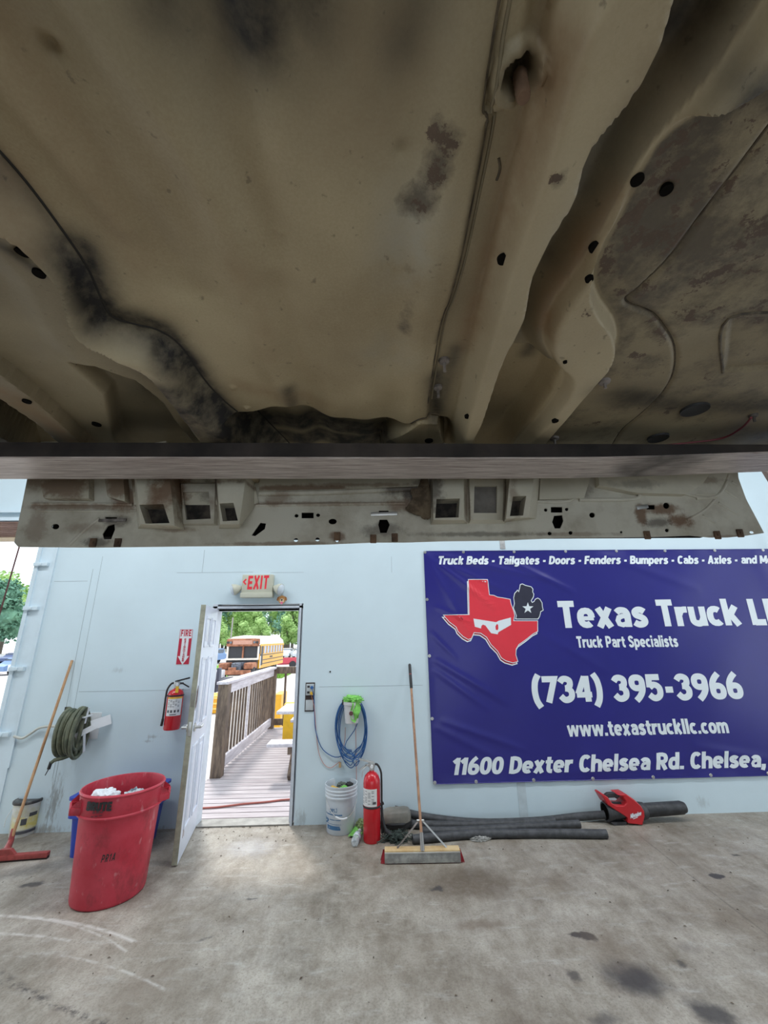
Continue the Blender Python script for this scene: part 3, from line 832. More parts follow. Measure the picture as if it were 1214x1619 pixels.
soot_shade = np.maximum(soot_shade, near([(0, 260), (90, 350), (140, 430)], .012, .45))
soot_shade = np.maximum(soot_shade, near([(1070, 100), (985, 225), (925, 330), (872, 430)], .022, .50))  # valley and rail-edge strokes paint recess shade into the colour
soot_shade = np.maximum(soot_shade, near([(-60, 170), (60, 320), (135, 425)], .008, .6))
soot_shade = np.maximum(soot_shade, near([(768, 205), (735, 380), (713, 470), (690, 540)], .006, .55))
soot_shade = np.maximum(soot_shade, near([(660, -20), (640, 60)], .03, .45))
rust = near([(890, 60), (835, 240), (775, 430), (735, 570)], .018, .85, .02)
rust = np.maximum(rust, near([(975, 330), (915, 420), (870, 490), (860, 530)], .018, .9, .02))
rust = np.maximum(rust, near([(0, 60), (130, 260), (220, 420)], .03, .35)); rust = np.maximum(rust, near([(380, 420), (430, 560)], .03, .35))
rust = np.maximum(rust, near([(0, 265), (60, 360)], .03, .6)); rust = np.maximum(rust, near([(0, 600), (130, 690)], .03, .9)); rust = np.maximum(rust, near([(500, 640), (380, 610)], .03, .5))
rust = np.maximum(rust, near([(600, 80), (560, 180)], .06, .35)); rust = np.maximum(rust, near([(1040, 120)], .05, .4))
railBr = curve(pl((1420, 0), (1214, 128), (1070, 218), (1018, 283), (985, 350), (955, 400), (938, 445), (948, 482), (972, 520), (972, 560), (935, 610), (862, 697), (780, 800), h=.02))
coatpoly = railBr + [(1.8, U(780, 800)[1]), (1.8, -5.6), (U(1420, 0)[0], -5.6)]
coat = sst((sd(X, Y, coatpoly))/.01)
up = sst((Y-U(1100, 560)[1])/-.25)
coat = coat*(.40+.24*up)
coat = np.maximum(coat, near([(705, 215), (690, 270), (660, 320)], .030, .72)); coat = np.maximum(coat, near([(655, 330)], .022, .66)); coat = np.maximum(coat, near([(880, 285)], .016, .62, .05))
coat = np.maximum(coat, near([(648, 430)], .020, .66)); coat = np.maximum(coat, near([(640, 520), (650, 480)], .022, .56)); coat = np.maximum(coat, near([(930, 500)], .02, .5, .05)); coat = np.maximum(coat, near([(1010, 470), (1050, 540)], .035, .62))
pale = near([(640, 420), (660, 330)], .05, .8); pale = np.maximum(pale, near([(620, 560)], .06, .5)); pale = np.maximum(pale, near([(930, 250), (890, 330)], .03, .5)); pale = np.maximum(pale, near([(1180, 100)], .02, .9))

def pin(L_, R_, hL=0.0, hR=0.0): return sst((sd(X, Y, curve(pl(*L_, h=hL))+curve(pl(*R_, h=hR))[::-1])+.002)/.004)
mL, mA, mB = pin(RL, RR, .055, 0), pin(AL, AR, 0, .03), pin(BL_, BR_, -.01, .02)
pan_shade = np.zeros(X.shape)  # painted recess shade: pan beside and between the rails darkened
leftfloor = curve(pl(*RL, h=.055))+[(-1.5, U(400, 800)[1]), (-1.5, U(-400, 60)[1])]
pan_shade = np.maximum(pan_shade, .55*sst(sd(X, Y, leftfloor)/.004)); pan_shade = np.maximum(pan_shade, .75*sst(sd(X, Y, pocketL)/.012)*(1-mL))
pan_shade = np.maximum(pan_shade, .70*pin(AR, BL_, .03, -.01)*(1-mA)*sst((U(900, 560)[1]-Y)/.05+1.0))
pan_shade = np.maximum(pan_shade, .30*sst(sd(X, Y, chan)/.004)); pan_shade = np.maximum(pan_shade, .50*sst(sd(X, Y, coatpoly)/.004))
pan_shade *= 1-np.maximum(np.maximum(mL, mA), mB)
pan_shade = np.maximum(pan_shade, near([(560, -60), (640, 60)], .14, .55)*(1-mA)); pan_shade = np.maximum(pan_shade, near([(100, -80), (300, 20)], .10, .5))  # near end darkened too: stain together with painted light fall-off
rail_light = np.maximum(np.maximum(mL, mA), mB)*.5  # rails painted lighter, as faces that catch more light

cab = thing('truck_cab', (0, -4.2, ZB), 'tan rust-stained underside of a stripped truck cab raised overhead on a fork', 'truck cab')
pan = MB()
pan.add([(X[i, j], Y[i, j], Zs[i, j]) for i in range(len(ys)) for j in range(len(xs))],
        [(i*len(xs)+j, (i+1)*len(xs)+j, (i+1)*len(xs)+j+1, i*len(xs)+j+1) for i in range(len(ys)-1) for j in range(len(xs)-1)])

def pan_material():
    m = bpy.data.materials.new('underbody_paint'); m.use_nodes = True
    nt = m.node_tree; N, L = nt.nodes, nt.links
    b = N['Principled BSDF']; b.inputs['Roughness'].default_value = .5; b.inputs['Specular IOR Level'].default_value = .35
    tc = N.new('ShaderNodeTexCoord')
    def noise(sc, det=6, ro=.65, st=None):
        n = N.new('ShaderNodeTexNoise'); n.inputs['Scale'].default_value = sc; n.inputs['Detail'].default_value = det; n.inputs['Roughness'].default_value = ro
        v = tc.outputs['Object']
        if st:
            mp = N.new('ShaderNodeMapping'); mp.inputs['Scale'].default_value = st; L.new(v, mp.inputs['Vector']); v = mp.outputs['Vector']
        L.new(v, n.inputs['Vector']); return n.outputs['Fac']
    def ramp(src, *stops):
        r = N.new('ShaderNodeValToRGB'); e = r.color_ramp.elements
        while len(e) < len(stops): e.new(.5)
        for i, (p, c) in enumerate(stops):
            e[i].position = p; e[i].color = (*c, 1) if isinstance(c, tuple) else (c, c, c, 1)
        L.new(src, r.inputs['Fac']); return r.outputs['Color']
    def mix(f, a, b_):
        x = N.new('ShaderNodeMix'); x.data_type = 'RGBA'
        if isinstance(f, (int, float)): x.inputs[0].default_value = f
        else: L.new(f, x.inputs[0])
        for s_, k in ((a, 6), (b_, 7)):
            if isinstance(s_, tuple): x.inputs[k].default_value = (*s_, 1)
            else: L.new(s_, x.inputs[k])
        return x.outputs[2]
    def ma(op, a, b_=None, clamp=False):
        x = N.new('ShaderNodeMath'); x.operation = op; x.use_clamp = clamp
        for k, s_ in ((0, a), (1, b_)):
            if s_ is None: continue
            if isinstance(s_, (int, float)): x.inputs[k].default_value = s_
            else: L.new(s_, x.inputs[k])
        return x.outputs[0]
    at = N.new('ShaderNodeAttribute'); at.attribute_name = 'dirt_shade'
    sp_ = N.new('ShaderNodeSeparateColor'); L.new(at.outputs['Color'], sp_.inputs[0])
    a2 = N.new('ShaderNodeAttribute'); a2.attribute_name = 'panel_shading'
    s2 = N.new('ShaderNodeSeparateColor'); L.new(a2.outputs['Color'], s2.inputs[0])
    fi, cl = s2.outputs[0], s2.outputs[1]
    so, ru, co, pa = sp_.outputs[0], sp_.outputs[1], sp_.outputs[2], at.outputs['Alpha']
    c = ramp(noise(2.6, 4, .5), (.34, PAN_A), (.66, PAN_B))
    c = mix(.12, c, ramp(noise(260, 3, .7), (.35, (.13, .11, .07)), (.65, (.50, .46, .34))))
    c = mix(ma('MULTIPLY', cl, ramp(noise(7, 5, .6), (.3, .5), (.6, 1.0))), c, (.56, .475, .33))  # rail light and recess shade are mixed into the base colour
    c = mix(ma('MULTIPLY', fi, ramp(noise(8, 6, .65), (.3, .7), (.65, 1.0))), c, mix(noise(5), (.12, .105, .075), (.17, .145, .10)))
    c = mix(ma('MULTIPLY', pa, ramp(noise(9, 5, .6), (.35, 0.1), (.65, .8))), c, (.46, .455, .40))
    c = mix(ma('MULTIPLY', ru, ramp(noise(11, 5, .65), (.3, .25), (.65, 1.0))), c, mix(noise(30), (.22, .12, .055), (.30, .19, .10)))
    # flaking dark undercoat: hard-edged blotches where the mask lets the noise through
    sft = ramp(ma('ADD', noise(7, 9, .72), ma('MULTIPLY', ma('SUBTRACT', co, .5), .5)), (.44, 0.0), (.62, .82))
    c = mix(ma('MULTIPLY', sft, ma('GREATER_THAN', co, .03)), c, mix(noise(26, 8, .8), (.03, .025, .022), (.15, .12, .09)))
    n1 = ma('ADD', noise(15, 9, .74), ma('MULTIPLY', ma('SUBTRACT', co, .5), .34))
    bl = ramp(n1, (.575, 0.0), (.60, 1.0))
    c = mix(ma('MULTIPLY', bl, ma('GREATER_THAN', co, .03)), c, mix(noise(60, 6, .8), (.045, .03, .022), (.19, .13, .09)))
    n2 = noise(55, 4, .6)
    c = mix(ma('MULTIPLY', ramp(n2, (.66, 0.0), (.72, .8)), .6), c, (.10, .08, .055))
    c = mix(ma('MULTIPLY', so, ramp(noise(18, 6, .65), (.25, .55), (.6, 1.0)), True), c, (.016, .014, .013))
    L.new(c, b.inputs['Base Color'])
    bp = N.new('ShaderNodeBump'); bp.inputs['Strength'].default_value = .10; bp.inputs['Distance'].default_value = .0015
    L.new(ma('ADD', noise(140, 4, .7), ma('MULTIPLY', bl, .6)), bp.inputs['Height']); L.new(bp.outputs['Normal'], b.inputs['Normal'])
    return m
PAN_A, PAN_B = (.34, .255, .145), (.56, .455, .285)
panm = pan_material()
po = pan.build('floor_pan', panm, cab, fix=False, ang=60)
cb = po.data.color_attributes.new('panel_shading', 'FLOAT_COLOR', 'POINT')
cb.data.foreach_set('color', np.stack([np.clip(pan_shade, 0, 1), np.clip(rail_light, 0, 1), pan_shade*0, pan_shade*0+1], -1).astype(np.float32).ravel())
ca = po.data.color_attributes.new('dirt_shade', 'FLOAT_COLOR', 'POINT')
ca.data.foreach_set('color', np.stack([np.clip(soot_shade, 0, 1), np.clip(rust, 0, 1), np.clip(coat, 0, 1), np.clip(pale, 0, 1)], -1).astype(np.float32).ravel())

panm_c = mat('pan_lip', (.22, .18, .11), rough=.5, var=.2, scale=20)
cabm = mat('cab_paint', (.20, .165, .115), rough=.5, col2=(.40, .37, .29), lo=.3, hi=.7, scale=5, bump=.08, bscale=90)
cabm2 = mat('cab_paint_pale', (.44, .40, .31), rough=.5, col2=(.62, .575, .47), lo=.3, hi=.7, scale=4, bump=.06, bscale=90)
rustm = mat('rust', (.05, .03, .02), rough=.9, col2=(.17, .10, .06), lo=.35, hi=.65, scale=25, bump=.3, bscale=60)
grimy = mat('grimy_steel', (.10, .085, .075), rough=.6, metal=.3, col2=(.34, .30, .28), scale=18)

# sides and inside of the shell, so the floor pan is no loose sheet
bs = MB()
x0, x1, y0, y1, zt = xs[0], xs[-1], ys[0], YP, ZB+.75
for a, b_ in (((x0, y0), (x1, y0)), ((x0, y0), (x0, y1)), ((x1, y0), (x1, y1))):
    bs.box((min(a[0], b_[0])-.004, min(a[1], b_[1])-.004, ZB-.06), (max(a[0], b_[0])+.004, max(a[1], b_[1])+.004, zt))
bs.box((x0, y0, zt-.01), (x1, y1, zt))
bs.build('body_shell', cabm, cab, smooth=False)

# seam sealer lines
sealer = mat('seam_sealer', (.055, .042, .03), rough=.7, col2=(.16, .125, .08), scale=30)
def hgt(x, y):
    j = int(np.clip(np.searchsorted(xs, x)-1, 0, len(xs)-2)); i = int(np.clip(np.searchsorted(ys, y)-1, 0, len(ys)-2))
    a = (x-xs[j])/(xs[j+1]-xs[j]); b = (y-ys[i])/(ys[i+1]-ys[i])
    return (Zs[i, j]*(1-a)+Zs[i, j+1]*a)*(1-b)+(Zs[i+1, j]*(1-a)+Zs[i+1, j+1]*a)*b
def bead(pts, rad, dx=0.0, name='seam_bead', m=sealer, lift=0.0):
    out = []
    for k_ in range(len(pts)-1):
        (ax, ay), (bx, by) = pts[k_], pts[k_+1]
        n_ = max(1, int(math.hypot(bx-ax, by-ay)/.012))
        for q_ in range(n_): out.append((ax+(bx-ax)*q_/n_+dx, ay+(by-ay)*q_/n_))
    out = [q_ for q_ in out if -5.5 < q_[1] < YP-.02 and -1.38 < q_[0] < 1.58]
    MB().tube([(x, y, hgt(x, y)-lift) for x, y in out], rad, 6).build(name, m, cab)
bead(seam, .0020); bead(seam, .0022, .010, m=panm_c)
bead(rseam, .0018); bead(curve(pl(*RR)), .0020, m=mat('sooty_sealer', (.02, .017, .014), rough=.8, var=.3))
bead(curve(pl((1142, 588), (1152, 502), (1300, 499))), .003); bead(curve(pl((612, 690), (640, 669), (662, 660), (694, 663), (706, 692))), .003)
bead(curve(pl((790, 262), (792, 280), (786, 300))), .0018)
# holes and studs in the pan
for px, py, r in ((795, 409, .0085), (1007, 283, .008), (942, 398, .0085), (928, 424, .006), (740, 660, .0085), (893, 571, .004), (875, 648, .008), (62, 431, .009), (153, 670, .011), (35, 402, .011), (678, 696, .012), (47, 618, .009), (1053, 298, .008)):
    p = pan_height(px, py)
    MB().lathe([(0, -.0035), (r, -.0035), (r*1.05, .002)], 20, Matrix.Translation(p)).build('drain_hole', dark_m, cab)
for px, py, r in ((1098, 646, .028), (1040, 691, .024)):
    p = pan_height(px, py)
    MB().lathe([(0, -.004), (r, -.004), (r*1.15, -.006), (r*1.2, .003)], 24, Matrix.Translation(p)).build('floor_plug', black_m, cab)
for px, py, r, l in ((702, 569, .011, .03), (692, 611, .010, .03), (955, 602, .012, .02), (876, 692, .012, .025), (1190, 656, .010, .02)):
    p = pan_height(px, py)
    o = MB().lathe([(0, -.008), (r*.6, -.008), (r, -.006), (r*1.1, -.002), (r*1.1, .004)], 20, Matrix.Translation(p)).build('washer', grimy, cab)
    MB().tube([p+Vector((0, 0, 0)), p-Vector((0, 0, l))], .0035, 10).build('stud', grimy, o)
p = pan_height(819, 104); p.z = ZB+.012
th = [p+Vector((0, 0, -.004*i)) for i in range(11)]
MB().tube(th, [.0065+.0012*(i % 2) for i in range(11)], 14).build('mount_bolt', mat('rust_bolt', (.17, .10, .06), rough=.7, var=.4, scale=40), cab)['label'] = 'rusty threaded mounting bolt'
# bright washer on the left outer rail
p = pan_height(32, 676)
MB().lathe([(.012, -.006), (.03, -.006), (.034, -.002), (.034, .003)], 28, Matrix.Translation(p-Vector((0, 0, .004))), cap=False).build('mount_washer', mat('pale_steel', (.62, .60, .62), rough=.5, var=.3, scale=30), cab)['label'] = 'pale worn washer around a mounting hole'
# red wire hanging under the pan
wp = [pan_height(*q)-Vector((0, 0, .010)) for q in ((1040, 700), (1090, 695), (1140, 688), (1170, 672), (1186, 655))]
MB().tube(smooth_path(wp, 6), .0028, 8).build('loose_wire', mat('red_wire', (.20, .03, .04), rough=.5), cab)['label'] = 'thin dark red wire'

# ------------------------------------------------------------------ far sill panel of the cab
def V(px, py, y=YP): return W(px, py, y)
def v2(px, py, y=YP): p = V(px, py, y); return (p.x, p.z)
sill_out = [v2(*q) for q in ((50, 700), (45, 755), (36, 800), (24, 858), (30, 865), (150, 866), (300, 864), (430, 863), (520, 861), (590, 858), (640, 858), (700, 856), (790, 855), (880, 851), (985, 850), (1040, 849), (1090, 847), (1120, 850), (1150, 850), (1180, 847), (1206, 843), (1195, 822), (1178, 790), (1166, 757), (1160, 700))]
def hol(cx, cy, rx, ry, n=16, e=2.0): return [v2(cx+x, cy+y) for x, y in arc(0, 0, rx, ry, 0, 360*(n-1)/n, n-1, e)]
def quad(*q): return [v2(*a) for a in q]
holes = [hol(89, 833, 6, 4.5), quad((171, 832), (182, 829), (183, 838), (177, 853), (165, 853), (163, 845)),
         quad((167, 818), (186, 818), (186, 826), (169, 826)), hol(410, 836, 1, 1)[:0],
         quad((398, 847), (412, 827), (421, 828), (419, 837), (404, 848)),
         hol(469, 816, 3.2, 2.8, 12), quad((477, 811), (496, 811), (496, 820), (477, 820)), hol(503, 815, 3.2, 2.8, 12), hol(526, 825, 6.5, 4.5),
         hol(468, 854, 3.5, 3.2, 12), hol(502, 853, 3.5, 3.2, 12), hol(533, 855, 2.6, 2.6, 10), hol(590, 851, 2.2, 2.4, 10), hol(624, 849, 2.4, 2.6, 10),
         quad((599, 808), (614, 808), (616, 816), (598, 816)), quad((600, 822), (612, 822), (616, 830), (611, 843), (601, 843), (598, 830)),
         hol(862, 807, 2.8, 2.6, 12), quad((870, 802), (888, 802), (888, 811), (870, 811)), hol(895, 806, 2.8, 2.6, 12), quad((875, 816), (888, 815), (890, 824), (885, 836), (876, 836), (872, 826)),
         hol(935, 815, 4.5, 4.2, 14), hol(868, 844, 3.2, 3, 12), hol(901, 843, 3.2, 3, 12), hol(981, 842, 2, 2, 10), hol(1053, 839, 3.2, 3, 12), hol(1021, 842, 2, 2, 10),
         quad((1021, 799), (1034, 799), (1034, 806), (1021, 806)), hol(1052, 800, 5, 5, 14), hol(1187, 842, 4, 2.2, 10), hol(440, 842, .8, .8)[:0],
         hol(151, 859, 3, 3, 10)]
holes = [h for h in holes if len(h) > 2]
MP = wallM(YP)
sillm = mat('sill_paint', (.38, .335, .26), rough=.5, col2=(.57, .535, .45), lo=.33, hi=.55, scale=6, bump=.1, bscale=80)
def rust_spots(m, spots):
    nt = m.node_tree; N, L = nt.nodes, nt.links
    b = N['Principled BSDF']; c = b.inputs['Base Color'].links[0].from_socket
    tc = N.new('ShaderNodeTexCoord')
    dn = N.new('ShaderNodeTexNoise'); dn.inputs['Scale'].default_value = 22; dn.inputs['Detail'].default_value = 7; dn.inputs['Roughness'].default_value = .7
    L.new(tc.outputs['Object'], dn.inputs['Vector'])
    for px, py, rx, rz, amt, col in spots:
        p = W(px, py, YP)
        mp = N.new('ShaderNodeMapping'); mp.vector_type = 'TEXTURE'
        mp.inputs['Location'].default_value = (p.x, YP-cab.location.y, p.z-cab.location.z); mp.inputs['Scale'].default_value = (rx, 9, rz)
        L.new(tc.outputs['Object'], mp.inputs['Vector'])
        ln = N.new('ShaderNodeVectorMath'); ln.operation = 'LENGTH'; L.new(mp.outputs[0], ln.inputs[0])
        ad = N.new('ShaderNodeMath'); ad.operation = 'MULTIPLY_ADD'; L.new(dn.outputs['Fac'], ad.inputs[0]); ad.inputs[1].default_value = -2.2; L.new(ln.outputs['Value'], ad.inputs[2])
        mr = N.new('ShaderNodeMapRange'); mr.interpolation_type = 'SMOOTHSTEP'; mr.inputs['From Min'].default_value = .05; mr.inputs['From Max'].default_value = -.75; mr.inputs['To Min'].default_value = 0; mr.inputs['To Max'].default_value = amt
        L.new(ad.outputs[0], mr.inputs['Value'])
        x = N.new('ShaderNodeMix'); x.data_type = 'RGBA'; L.new(mr.outputs[0], x.inputs[0]); L.new(c, x.inputs[6]); x.inputs[7].default_value = (*col, 1); c = x.outputs[2]
    L.new(c, b.inputs['Base Color'])
RU, DK = (.16, .085, .045), (.06, .045, .035)
rust_spots(cabm2, [(285, 780, .05, .12, .9, RU), (262, 800, .03, .06, .6, RU), (345, 770, .02, .10, .8, RU), (110, 775, .10, .06, .8, RU), (195, 770, .05, .08, .8, RU), (335, 775, .05, .05, .6, DK), (675, 780, .05, .10, .8, DK), (735, 800, .02, .08, .6, RU), (470, 775, .25, .012, .8, RU), (800, 800, .02, .08, .5, RU), (560, 770, .2, .010, .6, RU), (420, 800, .03, .02, .5, DK), (1000, 770, .1, .02, .4, DK)])
rust_spots(sillm, [(330, 800, .12, .03, .4, RU), (500, 797, .35, .010, .6, RU), (900, 845, .2, .008, .4, RU), (60, 830, .04, .08, .5, RU), (640, 770, .1, .04, .8, DK), (1045, 805, .07, .022, .9, RU), (1075, 825, .05, .03, .95, RU), (1012, 815, .02, .05, .9, RU), (1040, 828, .05, .02, .7, DK), (120, 802, .18, .012, .7, RU), (200, 790, .05, .05, .85, RU), (285, 790, .03, .07, .9, RU), (275, 838, .06, .012, .6, RU),
    (660, 785, .07, .06, .9, DK), (640, 800, .08, .03, .7, RU), (605, 838, .07, .03, .6, DK), (533, 850, .03, .02, .8, RU), (440, 860, .25, .008, .6, RU), (440, 790, .05, .03, .5, RU), (150, 858, .05, .02, .7, DK), (140, 835, .08, .02, .4, RU), (185, 825, .06, .02, .6, DK), (70, 760, .08, .04, .6, RU), (760, 845, .25, .010, .6, DK), (1160, 850, .1, .01, .5, RU), (915, 775, .05, .03, .5, DK), (1090, 760, .15, .015, .5, RU)])
MB().prism(sill_out, .004, MP, holes).build('sill_panel', sillm, cab, ang=20)
# closed box behind the upper holes: dark inside
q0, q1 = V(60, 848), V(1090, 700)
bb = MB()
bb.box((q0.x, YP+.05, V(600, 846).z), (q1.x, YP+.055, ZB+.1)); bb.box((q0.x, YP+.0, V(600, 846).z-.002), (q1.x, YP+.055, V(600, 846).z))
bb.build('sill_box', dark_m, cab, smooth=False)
def ledge(pts, dy0, dy1, h=.004):
    """rolled bead or ledge following a pixel line on the sill"""
    MB().tube(smooth_path([V(px, py, YP-dy0) for px, py in pts], 4), dy1, 8).build('stiffening_bead', sillm, cab)
ledge([(50, 797), (130, 797), (210, 798)], .006, .006); ledge([(60, 808), (200, 808), (214, 806)], .005, .004)
ledge([(405, 799), (520, 797), (640, 796)], .005, .006); ledge([(410, 780), (520, 778), (660, 772)], .008, .010)
ledge([(110, 862), (135, 838), (158, 820)], .003, .006)
ledge([(845, 793), (900, 792), (925, 770)], .006, .005); ledge([(915, 790), (1000, 789), (1010, 782)], .008, .007)
ledge([(1050, 770), (1100, 785), (1135, 783), (1150, 760)], .006, .005); ledge([(1030, 757), (1070, 750)], .006, .005)
for a, b_ in (((1110, 815), (1130, 827)), ((1135, 795), (1168, 815)), ((1145, 775), (1165, 788)), ((1156, 762), (1166, 768))): ledge([a, ((a[0]+b_[0])/2, (a[1]+b_[1])/2), b_], .002, .005)
ledge([(1085, 822), (1115, 805), (1140, 775), (1152, 750)], .002, .005)
# upper returns of the sill (roof side) seen under the fork
def slab(poly, dep, y=YP): MB().prism([v2(px, py, y) for px, py in poly], dep, wallM(y)).build('upper_flange', cabm2, cab, ang=20)
slab([(205, 700), (395, 700), (395, 750), (404, 768), (410, 797), (400, 800), (215, 800)], .012)
slab([(415, 700), (690, 700), (670, 745), (660, 772), (412, 779)], .02)
slab([(855, 700), (1000, 700), (930, 757), (920, 790), (850, 792)], .014)
slab([(60, 700), (150, 700), (150, 793), (80, 792)], .03); slab([(165, 700), (200, 700), (207, 798), (180, 790)], .035)
slab([(935, 700), (1150, 700), (1100, 770), (1075, 786), (1000, 784), (940, 772)], .03)
# hat brackets with windows
def hat(name, fr_, win, proj=.07, m=cabm2, wm=None):
    """fr_: outline at the foot (px), win: window quad (px) in the raised front"""
    yb, yf = YP, YP-proj
    foot = [V(*q, yb) for q in fr_]
    lip = [V(*q, yf) for q in win[0]]
    mb = MB()
    k = len(foot)
    mb.add([*foot, *lip], [(i, (i+1) % k, (i+1) % k+k, i+k) for i in range(k)])
    hole = [V(*q, yf) for q in win[1]]
    loops = [[Vector((p.x, p.z, 0)) for p in lip], [Vector((p.x, p.z, 0)) for p in hole]]
    flat = lip+hole
    mb.add(flat, [tuple(t) for t in tessellate_polygon(loops)])
    kk = len(hole)
    back = [p+Vector((0, min(.05, proj-.009), 0)) for p in hole]
    mb.add(hole+back, [(i, (i+1) % kk, (i+1) % kk+kk, i+kk) for i in range(kk)])
    o = mb.build(name, m, cab, ang=30)
    MB().add(back, [tuple(range(kk))]).build('window_back', wm or mat('pocket_dark', (.012, .010, .009), rough=.9, col2=(.07, .055, .045), scale=20), o, smooth=False, fix=False)  # darkness of the deep opening is painted on this shallow back
    return o
def qd(x0, y0, x1, y1, s=0): return [(x0, y0), (x1, y0), (x1+s, y1), (x0+s, y1)]
hat('pocket_bracket', [(206, 690), (282, 690), (292, 838), (218, 836)], ([(209, 690), (262, 690), (276, 831), (222, 829)], [(220, 798), (258, 797), (268, 827), (230, 828)]), .09)
hat('pocket_bracket', [(280, 760), (346, 760), (346, 832), (284, 832)], ([(286, 765), (340, 765), (338, 828), (290, 828)], [(289, 778), (330, 777), (333, 820), (294, 822)]), .02, sillm)
hat('pocket_bracket', [(332, 690), (404, 690), (404, 800), (378, 836), (346, 836)], ([(338, 690), (385, 690), (388, 760), (378, 829), (348, 829)], [(347, 796), (369, 795), (376, 823), (352, 824)]), .08)
hat('pocket_bracket', [(678, 690), (738, 690), (740, 828), (680, 830)], ([(683, 690), (733, 690), (733, 822), (685, 822)], [(690, 789), (727, 788), (725, 818), (688, 819)]), .07)
hat('pocket_bracket', [(738, 752), (804, 752), (800, 830), (740, 830)], ([(742, 758), (796, 758), (794, 822), (744, 822)], [(750, 768), (786, 768), (785, 811), (749, 811)]), .02, cabm2, mat('recess_dust', (.16, .145, .13), rough=.8, var=.3, scale=20))
hat('pocket_bracket', [(800, 690), (862, 690), (848, 820), (796, 826)], ([(812, 690), (852, 690), (836, 818), (800, 820)], [(811, 785), (832, 784), (827, 815), (806, 816)]), .08)
# catches, clips and bent tabs riveted to the sill
def clip(pts, w, m=grimy, lift=.006):
    return MB().bar(V(*pts[0], YP-lift), V(*pts[1], YP-lift), w, .006, (0, 1, 0), .002).build('latch_clip', m, cab)
clip(((156, 823), (200, 822)), .010); clip(((586, 813), (628, 812)), .012, steel_m); clip(((1006, 803), (1024, 800)), .014, steel_m)
clip(((1100, 786), (1132, 784)), .02, cabm2)
for (px, py) in ((147, 858), (186, 858), (590, 852), (624, 850), (533, 848), (1023, 846), (1134, 846), (1170, 843)):
    a = V(px, py, YP-.008)
    MB().box(a-Vector((.010, .003, .014)), a+Vector((.010, .003, .014)), .002).tube([a-Vector((0, .006, 0)), a], .004, 8).build('bent_tab', rustm, cab)
# rusted blotch and mud
def patch(name, q, m, y=YP-.0052, th=.0012, seed=1):
    rng = random.Random(seed); pts = []
    P = smooth_path([V(a, b, y) for a, b in q], 5, True)
    for p in P: pts.append((p.x+rng.uniform(-.004, .004), p.z+rng.uniform(-.004, .004)))
    return MB().prism(pts, th, wallM(y)).build(name, m, cab, smooth=False)
patch('mud_patch', [(650, 760), (672, 752), (684, 800), (678, 822), (664, 816), (640, 806), (650, 790)], mat('dried_mud', (.08, .055, .035), rough=1, col2=(.19, .14, .09), scale=30, bump=.5), YP-.013, .004, 3)

# ================================================================== the fork that carries it
fk = MB()
YF0, YF1 = -3.70, -3.55
ztop = 2.206
P = []
fxs = [-2.35, -1.2, -.4, .3, .62, .8, 1.0, 1.25, 1.6]
fzb = [2.162, 2.162, 2.163, 2.163, 2.165, 2.170, 2.178, 2.188, 2.192]
ring_v, ring_f = [], []
for x, zb_ in zip(fxs, fzb):
    b_ = .003
    ring_v += [(x, YF0, zb_+b_), (x, YF0+b_, zb_), (x, YF1-b_, zb_), (x, YF1, zb_+b_), (x, YF1, ztop), (x, YF0, ztop)]
k = 6
for i in range(len(fxs)-1):
    for j in range(k): ring_f.append((i*k+j, i*k+(j+1) % k, (i+1)*k+(j+1) % k, (i+1)*k+j))
ring_f += [tuple(range(k))[::-1], tuple((len(fxs)-1)*k+j for j in range(k))]
fork = thing('forklift_fork', (-2.35, -3.62, 2.18), 'long steel fork blade with scuffed bottom carrying the cab across the picture', 'fork')
fk.add(ring_v, ring_f)
